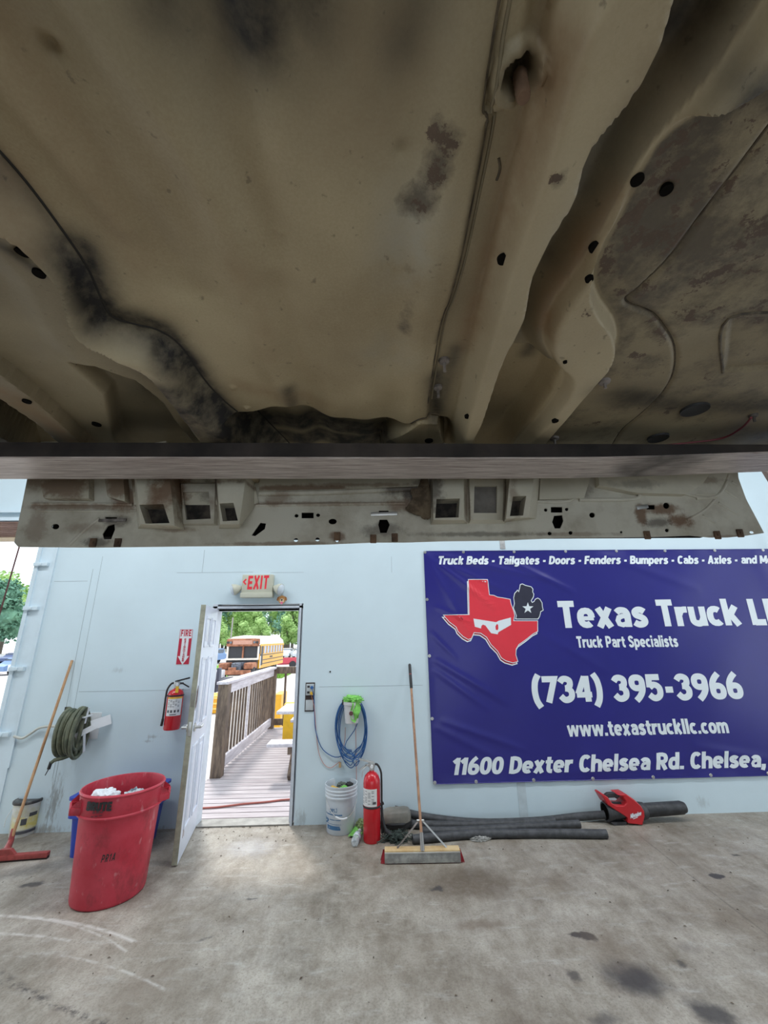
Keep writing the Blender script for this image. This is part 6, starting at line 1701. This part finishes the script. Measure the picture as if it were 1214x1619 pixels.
along('nozzle_collar', [(.03, 0), (.072, .0), (.074, .04), (.068, .075), (.058, .085)], o1, bl_k)
along('nozzle_tube', [(.058, .0), (.058, .10), (.056, .37), (.044, .405), (.038, .405), (.030, .38)], bw(590, 312), bl_k)
MB().prism(bpoly((150, 425), (340, 425), (330, 470), (285, 492), (240, 494), (190, 455)), .12, wallM(YBL+.06)).build('foot', bl_k, blw)
tm = MB(); yb_ = YBL-.0745
bp0, bp1 = bw(372, 372), bw(500, 332)
for q_, dy in ((bp0, 0), (bp1, 0)): q_.y = yb_
MB().prism(bpoly((362, 320), (500, 288), (510, 330), (375, 378)), .001, wallM(yb_+.0)).build('badge', mat('badge_red', (.42, .02, .03), rough=.4), blw, smooth=False)
text_mb(tm, 'Milwaukee', bp0, bp1, Vector((.004, 0, .036)), (0, -.0022, 0), .15, .22, .02)
qa, qb = bw(395, 390), bw(470, 362); qa.y = qb.y = yb_
t2 = MB(); text_mb(t2, '-', qa, qb, Vector((0, 0, .018)), (0, -.0015, 0), 0, .3)
tm.build('lettering', ink_w, blw, smooth=False, fix=False); t2.build('badge_stroke', ink_w, blw, smooth=False, fix=False)

# thin pale rod under the sleeve by the blower, and the clear wrap on the floor
tag(MB().tube([F(905, 1302, .006)+Vector((0, .03, 0)), F(958, 1299, .006)+Vector((0, .03, 0))], .005, 8).build('metal_rod', steel_m), 'short pale metal rod on the floor beside the blower intake', 'rod')
fw = F(760, 1331, 0)
tag(crumple(MB(), (fw.x, fw.y+.03, .014), .085, .04, .022, 12, .6, 3, floor_z=.001).build('plastic_wrap', mat('clear_wrap', (.55, .55, .52), rough=.15, alpha=.5, spec=.8, var=.2), None), 'crumpled clear plastic wrap on the floor before the foam sleeves', 'plastic wrap')
# bolts and marks on the wall
ws = MB()
p_ = W(522, 1062); tag(MB().tube([(p_.x, 0, p_.z), (p_.x, -.008, p_.z)], .008, 12).build('wall_plug', dark_m), 'single dark bolt in the wall right of the door above the socket box', 'bolt')
br_ = W(794, 860)
tag(MB().box((br_.x-.03, -.006, br_.z-.06), (br_.x+.03, 0, br_.z+.10), .002).build('metal_plate', mat('dirty_plate', (.42, .42, .42), rough=.6, var=.3, scale=20)), 'small dirty grey plate on the wall just above the banner', 'plate')
# door pull rope and the brown bar at the upper right
ra, rb_ = W(30, 866, -.25), W(-12, 1010, -.25)
tag(MB().tube([ra+Vector((.02, 0, .5)), ra, rb_, W(-60, 1180, -.25)], .007, 8).build('pull_rope', mat('rope_brown', (.10, .04, .04), rough=.9)), 'dark brown pull rope hanging in the loading bay opening', 'rope')
qa, qb = W(1195, 722, -.4), W(1226, 772, -.4)
tag(MB().bar(qa+(qa-qb)*2, qb+(qb-qa)*4, .05, .03).build('brown_pipe', mat('brown_bar', (.16, .11, .09), rough=.6)), 'brown slanting bar at the upper right beyond the cab', 'bar')

# small dry leaf scraps and grit swept along the floor
dm = MB(); rng = random.Random(77)
for i in range(150):
    if i < 60: px, py = rng.uniform(300, 480), rng.uniform(1302, 1330)
    elif i < 90: px, py = rng.uniform(640, 1200), rng.uniform(1300, 1345)
    else: px, py = rng.uniform(20, 1200), rng.uniform(1330, 1600)
    p = F(px, py, .002); p.y = min(p.y, -.015); a = rng.uniform(0, 6.28); l = rng.uniform(.004, .013)
    M = Matrix.Translation(p) @ rotz(a)
    dm.add([M @ Vector(v) for v in ((-l, 0, 0), (0, -l*.4, .003), (l, 0, .001), (0, l*.4, .004))], [(0, 1, 2, 3)])
tag(dm.build('floor_debris', mat('debris_brown', (.05, .03, .02), rough=.9, col2=(.16, .11, .07), scale=9), smooth=False, fix=False), 'tiny dark scraps and grit scattered over the concrete floor', 'debris', kind='stuff')

# ================================================================== OUTSIDE
GZ = -1.0
def grass_ground():
    m = mat('gravel_lot', (.46, .42, .40), rough=.95, col2=(.62, .58, .56), scale=1.2, lo=.3, hi=.7)
    return m
struct(MB().box((-150, .2, GZ-.1), (60, 160, GZ)).build('ground', grass_ground(), smooth=False), 'pale gravel lot outside')
gm = mat('grass_green', (.16, .34, .05), rough=1, col2=(.30, .50, .10), scale=2)
gs = MB(); rng = random.Random(21)
def grass_patch(x0, y0, x1, y1, n, h):
    gs.add([(x0, y0, GZ+.01), (x1, y0, GZ+.01), (x1, y1, GZ+.01), (x0, y1, GZ+.01)], [(0, 1, 2, 3)])
    for i in range(n):
        x, y = rng.uniform(x0, x1), rng.uniform(y0, y1); a = rng.uniform(0, 3.14); w = .05; hh = h*rng.uniform(.4, 1)
        gs.add([(x-w*math.cos(a), y-w*math.sin(a), GZ), (x+w*math.cos(a), y+w*math.sin(a), GZ), (x+rng.uniform(-.1, .1), y+rng.uniform(-.1, .1), GZ+hh)], [(0, 1, 2)])
grass_patch(-24, 28, -11.2, 46, 2500, .35); grass_patch(-7.3, 28, -6.5, 32, 400, .4)
tag(gs.build('grass', gm, smooth=False, fix=False), 'strip of bright green grass around the parked bus', 'grass', kind='stuff')

# ------------------------------------------------------------------ deck
DKZ = -.03
deckm = mat('deck_boards', (.30, .25, .26), rough=.7, col2=(.48, .43, .44), scale=3, stretch=(.6, 5, 1), lo=.3, hi=.7)
woodd = mat('weathered_dark_wood', (.095, .065, .05), rough=.8, col2=(.20, .14, .10), scale=6, stretch=(4, 4, .8))
woodg = mat('weathered_grey_wood', (.50, .45, .48), rough=.75, col2=(.68, .63, .66), scale=5, stretch=(4, .5, 4))
dk = thing('wooden_deck', (-1.2, .17, DKZ), 'weathered plank deck outside the open door', 'deck')
rng = random.Random(2); y = .17; bd = MB(); i = 0
while y < 4.85:
    w = .138
    bd.box((-2.14, y, DKZ-.03+rng.uniform(-.002, .002)), (3.4, y+w-.015, DKZ), .0); y += w
bd.build('deck_planks', deckm, dk, smooth=False)
MB().box((-2.12, .17, DKZ-.10), (3.38, 4.84, DKZ-.032)).build('gap_backing', mat('gap_dark', (.05, .03, .03), rough=.95), dk, smooth=False)  # dark sheet added below the planks so their gaps look shaded
MB().box((-2.16, .17, DKZ-.25), (-2.12, 4.86, DKZ-.03)).build('rim_board', woodd, dk, smooth=False)
for (px_, py_) in ((-2.1, .4), (-2.1, 4.7), (2.0, 4.7), (3.2, .5)): MB().box((px_-.05, py_-.05, GZ), (px_+.05, py_+.05, DKZ-.03)).build('deck_post', woodd, dk, smooth=False)
rail = thing('deck_railing', (-2.05, 1.66, DKZ), 'weathered wooden railing with dark balusters along the deck', 'railing')
RX, RY0, RY1, RZ = -2.05, 1.66, 4.76, 1.12
MB().box((RX-.07, RY0-.07, DKZ), (RX+.07, RY0+.07, RZ-.0), .004).build('post', woodd, rail)
MB().box((RX-.06, RY1-.06, DKZ), (RX+.06, RY1+.06, RZ), .004).build('post', woodd, rail)
MB().box((.30, RY1-.06, DKZ), (.42, RY1+.06, RZ), .004).build('post', woodd, rail)
MB().box((RX-.09, RY0-.09, RZ), (RX+.07, RY1+.09, RZ+.035), .004).build('cap_rail', woodg, rail)
MB().box((RX-.02, RY0, RZ-.14), (RX+.02, RY1, RZ), .003).build('top_rail', woodg, rail)
MB().box((RX-.02, RY0, DKZ+.06), (RX+.02, RY1, DKZ+.20), .003).build('bottom_rail', woodg, rail)
MB().box((RX, RY1-.05, RZ-.10), (.42, RY1+.07, RZ+.035), .004).build('end_rail', woodd, rail)
MB().box((RX, RY1-.02, DKZ+.06), (.42, RY1+.02, DKZ+.18), .003).build('end_rail', woodd, rail)
n = 20
for i in range(1, n):
    yy = RY0+(RY1-RY0)*i/n
    MB().box((RX-.050, yy-.016, DKZ+.04), (RX-.021, yy+.016, RZ-.02)).build('baluster', woodd if i != 9 else woodg, rail, smooth=False)
for i in range(1, 10):
    xx = RX+.25*i
    MB().box((xx-.02, RY1+.02, DKZ+.04), (xx+.02, RY1+.06, RZ-.02)).build('baluster', woodd, rail, smooth=False)
# picnic table at the right of the deck
pt = thing('picnic_table', (-.4, 2.2, DKZ), 'grey plank picnic table with bench on the deck', 'picnic table')
t0 = W(437, 1127, 3.9); b0_ = W(421, 1177, 3.0)
def pbox(nm, lo, hi, m=woodg): return MB().box(lo, hi, .004).build(nm, m, pt)
TZ, tx0, bx0_ = .68, -1.35, -1.34
for k_ in range(4): pbox('table_plank', (tx0, 1.87+k_*.19, TZ), (tx0+1.8, 2.05+k_*.19, TZ+.04))
for k_ in range(2): pbox('bench_plank', (bx0_, 1.31+k_*.14, .38), (bx0_+1.8, 1.44+k_*.14, .42)); pbox('bench_plank', (bx0_, 2.98+k_*.14, .38), (bx0_+1.8, 3.11+k_*.14, .42))
for xx in (tx0+.30, tx0+1.5):
    MB().bar((xx, 2.05, TZ), (xx, 1.42, DKZ+.03), .09, .04, (1, 0, 0)).build('leg', woodd, pt)
    MB().bar((xx, 2.42, TZ), (xx, 3.05, DKZ+.03), .09, .04, (1, 0, 0)).build('leg', woodd, pt)
    MB().box((xx-.02, 1.33, .29), (xx+.02, 3.2, .38)).build('cross_beam', woodd, pt, smooth=False)
yb0, yb1 = W(448, 1158, 3.6), W(456, 1131, 3.6)
tag(MB().box((yb0.x, 3.5, DKZ), (yb1.x+.25, 3.72, .60), .02).build('yellow_bin', mat('yellow_box', (.80, .46, .02), rough=.5)), 'yellow box standing behind the picnic table', 'box')
# orange cord over the deck
cp = [F(312, 1278, DKZ+.012), F(345, 1276, DKZ+.012), F(385, 1271, DKZ+.012), F(420, 1268, DKZ+.012), F(455, 1264, DKZ+.012), F(520, 1262, DKZ+.012)]
tag(MB().tube(smooth_path(cp, 5), .010, 8).build('extension_cord', mat('brick_cord', (.35, .10, .08), rough=.7)), 'rust red cord lying across the deck planks', 'cord')

# ------------------------------------------------------------------ vehicles
tyre = mat('tyre', (.03, .03, .035), rough=.8); glassd = mat('dark_glass', (.10, .12, .15), rough=.15, spec=.7)
hub = mat('hub_grey', (.4, .4, .42), rough=.4, metal=.5)
def wheel(parent, c, r, w, axis):
    a = Vector(axis)
    q = a.to_track_quat('Z', 'Y').to_matrix().to_4x4(); q.translation = Vector(c)-a*w/2
    o = MB().lathe([(r*.55, 0), (r*.95, 0), (r, w*.2), (r, w*.8), (r*.95, w), (r*.55, w)], 26, q).build('wheel', tyre, parent)
    MB().lathe([(0, w*.9), (r*.3, w*.95), (r*.58, w*.9), (r*.58, w*.1), (0, w*.1)], 20, q).build('hub', hub, o)
by_ = mat('bus_yellow', (.72, .36, .02), rough=.4, var=.06); bro = mat('bus_roof', (.80, .74, .66), rough=.4)
brust = mat('bus_rust', (.20, .075, .04), rough=.8, col2=(.42, .18, .10), scale=3); bkl = mat('bus_black', (.03, .03, .035), rough=.5)
bfr = F(388, 1070, GZ)
# the nose points to the viewer's left-front; bus frame: u along the body to the rear, v across
bF = Vector((-9.2, 25.5, GZ)); bR = Vector((-8.95, 34.5, GZ))
bu = (bR-bF); bu.z = 0; bL = 9.0; bu.normalize(); bv_ = Vector((bu.y, -bu.x, 0))   # v points to the visible right-hand side
BM = frame(bF, bu, bv_, (0, 0, 1))
bus = thing('school_bus', bF, 'stripped yellow school bus with rusty open front parked beyond the deck', 'bus')
def bb_(name, lo, hi, m, bev=.0, par=None): return MB().box(lo, hi, bev, BM).build(name, m, par or bus)
HW = 1.2
prof = [(-HW, .75), (-HW, 2.35), (-HW+.12, 2.72), (-HW+.42, 2.95), (0, 3.05), (HW-.42, 2.95), (HW-.12, 2.72), (HW, 2.35), (HW, .75)]
def extr(mb, pr, x0_, x1_): 
    k_ = len(pr)
    mb.add([BM @ Vector((x, a, b)) for x in (x0_, x1_) for a, b in pr], [(i, (i+1) % k_, (i+1) % k_+k_, i+k_) for i in range(k_)]+[tuple(range(k_)), tuple(range(k_, 2*k_))[::-1]]); return mb
extr(MB(), prof[:1]+[(-HW, 1.75), (HW, 1.75)]+prof[-1:], 1.6, bL).build('body_side', by_, bus, smooth=False)
extr(MB(), [(-HW+.02, 1.75), (-HW+.02, 2.3), (HW-.02, 2.3), (HW-.02, 1.75)], 1.7, bL-.02).build('window_band', mat('bus_window', (.30, .34, .46), rough=.2), bus, smooth=False)
extr(MB(), prof[1:-1], 1.35, bL).build('roof', bro, bus, smooth=True)
for i in range(9):
    x = 1.72+i*.88
    for s_ in (-1, 1): bb_('window_post', (x-.06, s_*HW-.02, 1.75), (x+.06, s_*HW+.02, 2.4), by_)
for z in (1.02, 1.28, 1.62): bb_('rub_rail', (1.9, HW-.01, z), (bL, HW+.025, z+.05), bkl)
bb_('window_header', (1.6, HW-.02, 2.28), (bL, HW+.015, 2.42), by_); bb_('side_mark', (4.4, HW+.0, 1.40), (5.2, HW+.012, 1.52), bkl)
bb_('front_cap', (1.25, -HW+.02, 2.28), (1.6, HW-.02, 2.82), brust, .1); bb_('sign_panel', (1.22, -.7, 2.42), (1.26, .7, 2.70), mat('faded_sign', (.50, .27, .2), rough=.8))
for s_ in (-1, 1):
    for k_ in (0, 1): MB().tube([BM @ Vector((1.20, s_*(.85+.2*k_), 2.56)), BM @ Vector((1.27, s_*(.85+.2*k_), 2.56))], .085, 14).build('warning_lamp', bkl if k_ else glassd, bus)
bb_('windscreen_opening', (1.55, -HW+.1, 1.45), (1.6, HW-.1, 2.28), bkl)
for s_ in (-1, 0, 1): bb_('screen_post', (1.45, s_*(HW-.1)-.05, 1.40), (1.56, s_*(HW-.1)+.05, 2.30), bro if s_ else brust)
bb_('dash_rail', (1.2, -HW+.05, 1.36), (1.6, HW-.05, 1.48), bro); bb_('door_opening', (1.65, HW-.02, .95), (2.35, HW+.012, 2.28), bkl); bb_('door_leaf', (1.62, HW, .80), (1.78, HW+.03, 1.6), bro)
bb_('chassis', (-.1, -.45, .42), (bL-.4, .45, .75), bkl); bb_('engine', (.2, -.32, .7), (1.3, .32, 1.22), mat('engine_grey', (.18, .2, .25), rough=.6, col2=(.05, .05, .06), scale=5), .05)
for s_ in (-1, 1): bb_('fender', (.1, s_*.85-.32, .80), (1.3, s_*.85+.32, 1.22), brust, .12)
bb_('firewall', (1.32, -HW+.1, .6), (1.58, HW-.1, 1.38), bkl)
bb_('front_bumper', (-.3, -1.1, .50), (-.1, 1.15, .78), brust, .03); bb_('radiator', (-.1, -.42, .6), (.05, .1, .95), brust, .03)
for x in (.55, 6.5):
    for s_ in (-1, 1): wheel(bus, BM @ Vector((x, s_*(HW-.18), .48)), .48, .30, bv_*s_)
def car(name, x, y, rz, m, label, cat='car', pickup=False, group=None, scale=1.0):
    o = thing(name, (0, 0, 0), label, cat, group)
    pr = [(-2.2, .35), (-2.25, .75), (-1.9, .88), (-1.1, .95), (-.5, 1.42), (.9, 1.42), (1.5, .95), (2.2, .88), (2.25, .4)] if not pickup else [(-2.6, .45), (-2.65, .95), (-1.5, 1.08), (-.9, 1.75), (.35, 1.78), (.5, 1.1), (2.6, 1.1), (2.62, .5)]
    k_ = len(pr); mb = MB()
    mb.add([(a, s_*.85*(1 if b < 1.2 else .82), b) for s_ in (-1, 1) for a, b in pr], [(i, (i+1) % k_, (i+1) % k_+k_, i+k_) for i in range(k_)]+[tuple(range(k_)), tuple(range(k_, 2*k_))[::-1]])
    mb.build('body', m, o, ang=25)
    w0 = (-.78, .84, 1.02, 1.34) if not pickup else (-.95, .25, 1.15, 1.66)
    MB().box((w0[0], -.80, w0[2]), (w0[1], .80, w0[3])).box((w0[0]+.1, -.82, w0[2]+.03), (w0[1]-.1, .82, w0[3]-.05)).build('windows', glassd, o, smooth=False)
    for xx in (-1.4, 1.4) if not pickup else (-1.7, 1.6):
        for s_ in (-1, 1): wheel(o, (xx, s_*.78, .34), .34, .2, (0, s_, 0))
    o.location = (x, y, GZ); o.rotation_euler = (0, 0, rz); o.scale = (scale,)*3
    return o
paints = [mat('paint_'+n_, c_, rough=.3, var=.04) for n_, c_ in (('blue', (.16, .26, .46)), ('white', (.68, .70, .74)), ('red', (.5, .05, .08)), ('grey', (.30, .33, .38)), ('silver', (.5, .54, .6)), ('navy', (.06, .09, .2)))]
# red pickup bed behind the bus
pq = F(452, 1056, GZ)
rbx = thing('pickup_bed', (pq.x, pq.y, GZ), 'loose red pickup truck bed on the ground behind the bus', 'truck bed')
Tm = Matrix.Translation((pq.x, pq.y, GZ)) @ rotz(R(20))
MB().box((-.95, -.8, .35), (1.2, -.72, .95), .02, Tm).box((-.95, .72, .35), (1.2, .8, .95), .02, Tm).box((-.95, -.8, .35), (1.2, .8, .45), .0, Tm).box((-.95, -.8, .35), (-.88, .8, .95), 0, Tm).build('bed_box', paints[2], rbx, smooth=False)
wheel(rbx, Tm @ Vector((.5, -.82, .34)), .34, .2, Tm.to_3x3() @ Vector((0, -1, 0)))
# dark flatbed beside the railing
fq = F(345, 1092, GZ)
fb = thing('flatbed_truck', (fq.x-1.5, fq.y, GZ), 'dark steel flatbed with upright headboard left of the deck railing', 'truck bed')
fby = 16.0
fx1 = W(357, 1060, fby).x
fzt, fzb_ = W(350, 1056, fby).z, W(345, 1083, fby).z
MB().box((fx1-3.2, fby-.2, fzb_-.30), (fx1-.3, fby+2.2, fzb_+.18), .02).build('deck_bed', mat('flatbed_dark', (.02, .022, .04), rough=.6, var=.3), fb)
MB().box((fx1-.35, fby-.2, fzb_-.1), (fx1-.22, fby+.1, fzt), .01).build('headboard', mat('headboard_grey', (.035, .04, .07), rough=.5), fb)
MB().box((fx1-3.2, fby+.6, fzb_+.18), (fx1-.6, fby+1.8, fzb_+.55), .05).build('load', mat('load_grey', (.5, .48, .5), rough=.7, var=.4, scale=3), fb)
for xx in (fx1-2.6, fx1-1.2): wheel(fb, (xx, fby-.1, GZ+.42), .42, .28, (0, -1, 0))
# yellow vehicle panels beside the deck
yv = thing('yellow_container', (-6.6, 13.3, GZ), 'yellow ribbed container standing outside left of the deck railing', 'container')
yzt = W(335, 1101, 13.0).z; yxr = W(347, 1115, 13.0).x
MB().box((yxr-2.6, 13.0, GZ+.02), (yxr, 14.2, yzt), .02).build('body', by_, yv)
for t_ in (.25, .55, .85): MB().box((yxr-2.6, 12.95, GZ+(yzt-GZ)*t_), (yxr, 13.0, GZ+(yzt-GZ)*t_+.06)).build('rib', mat('pale_yellow', (.78, .52, .14), rough=.5), yv, smooth=False)
yz = W(437, 1080, 7.5)
tag(MB().box((W(431, 1120, 7.5).x, 7.5, GZ), (W(444, 1120, 7.5).x, 8.3, W(437, 1098, 7.5).z), .02).build('yellow_cabinet', by_), 'plain yellow box standing beyond the end railing of the deck', 'box')
# far rows of parked cars
rng = random.Random(9)
names = ['blue', 'white', 'red', 'grey', 'silver', 'navy']
nc = 0
proto = {}
def place(kind, ci, x, y, rz, label, group):
    key = (kind, ci)
    if key not in proto:
        o = car('parked_'+kind, x, y, rz, paints[ci], label, kind, kind == 'pickup', group); proto[key] = o
    else:
        o = copy_tree(proto[key]); o.location = (x, y, GZ); o.rotation_euler = (0, 0, rz)
    o['label'] = label; o['group'] = group
    return o
for i in range(7):
    ci = (i*5+1) % 6
    place('car' if i % 3 else 'pickup', ci, -29.5-i*3.1, 36+(i % 2)*1.2, R(85+rng.uniform(-10, 10)), 'distant %s %s parked in the lot seen through the loading bay' % (names[ci], 'car' if i % 3 else 'pickup'), 'cars in the far lot')
for i in range(7):
    ci = (i*2+3) % 6
    place('car' if i % 2 else 'pickup', ci, -47-i*3.4, 58+(i % 2), R(95+rng.uniform(-10, 10)), 'faraway %s %s before the trees seen through the loading bay' % (names[ci], 'car' if i % 2 else 'pickup'), 'cars in the far lot')
for i in range(6):
    ci = (i*3+4) % 6
    place('car', ci, -15.5+i*2.5, 62+(i % 2)*1.5, R(88), 'faraway %s car behind the school bus' % names[ci], 'cars behind the bus')
for i in range(2):
    place('pickup', (0, 5)[i], -19-i*3.0, 50+i*3, R(75), '%s pickup parked behind the bus front' % ('blue', 'navy')[i], 'trucks behind the bus front')

# ------------------------------------------------------------------ trees
bark = mat('bark', (.12, .10, .085), rough=.9)
def leafm(n_, a, b):
    m = mat(n_, a, rough=.8, col2=b, scale=.6, lo=.35, hi=.65); m.node_tree.nodes['Principled BSDF'].inputs['Subsurface Weight'].default_value = 0; return m
leaf = [leafm('leaf_green', (.11, .25, .12), (.24, .44, .20)), leafm('leaf_dark', (.09, .21, .15), (.18, .36, .24)), leafm('leaf_light', (.22, .38, .10), (.38, .55, .20))]
def tree_meshes(seed, h, w, m):
    rng = random.Random(seed); mb = MB(); cs = []
    for i in range(16):
        z = rng.uniform(.28, .93)*h; rr_ = w*(.55 if z < h*.7 else .35)
        a = rng.uniform(0, 6.28); cs.append((rr_*math.cos(a)*rng.random()**.5, rr_*math.sin(a)*rng.random()**.5, z, w*rng.uniform(.26, .42)))
    for (cx_, cy2, cz, r_) in cs:
        mb.ball((cx_, cy2, cz), r_*.72, 1)
        for k_ in range(150):
            d_ = Vector((rng.gauss(0, 1), rng.gauss(0, 1), rng.gauss(0, 1))).normalized()*r_*rng.uniform(.7, 1.1)
            c_ = Vector((cx_, cy2, cz))+d_; s_ = rng.uniform(.14, .30)
            a_ = Vector((rng.gauss(0, 1), rng.gauss(0, 1), rng.gauss(0, 1))).normalized(); b_ = a_.orthogonal().normalized()
            mb.add([c_+a_*s_, c_+b_*s_*.7, c_-a_*s_, c_-b_*s_*.7], [(0, 1, 2, 3)])
    return mb, m
protos = []
def tree(i, x, y, h, label, group):
    if i < len(protos):
        o = copy_tree(protos[i])
    else:
        o = thing('broadleaf_tree', (0, 0, 0), '', 'tree')
        mb, m = tree_meshes(40+i, 10, 3.6, leaf[i % 3]); mb.build('crown', m, o, smooth=False, fix=False)
        MB().tube([(0, 0, -.1), (.1, 0, 3), (0, .1, 7)], [.25, .2, .08], 8).build('trunk', bark, o)
        protos.append(o)
    o.location = (x, y, GZ); o.scale = (h/10*1.12, h/10*1.12, h/10); o.rotation_euler = (0, 0, (x*1.7) % 6.28)
    o['label'] = label; o['group'] = group
kinds = ['mid green', 'dark bluish green', 'pale yellow green']
rng = random.Random(31)
for i in range(44):
    if -60+i*1.3 < -42 and (i*3) % 7 < 3: continue
    tree(i % 3, -60+i*1.3, 76+((i*3) % 7)*11, (8.8+(i*5 % 4)*.8)*(1+((i*3) % 7)*.11), kinds[i % 3]+' tree in the row seen through the doorway', 'trees seen through the doorway')
for i in range(10): tree(1+(i % 2), -33+i*3.7, 68+(i % 2)*3, 5.6+(i % 3)*.5, ('low dark bluish' if i % 2 == 0 else 'low pale yellow')+' green tree close behind the bus', 'low trees close behind the bus')
for i in range(10):
    tree(i % 3, -112+i*6, (84, 100, 116)[i % 3], 14.5+(i*3 % 4)+(i % 3)*2.2, 'tall '+kinds[i % 3]+' tree in the row seen through the loading bay', 'trees seen through the loading bay')
pp = W(366, 1000, 60)
tag(MB().tube([(pp.x, 60, GZ), (pp.x, 60, GZ+6)], .10, 8).build('utility_pole', mat('pole_grey', (.3, .28, .27), rough=.9)), 'thin grey pole standing before the trees behind the bus', 'pole')
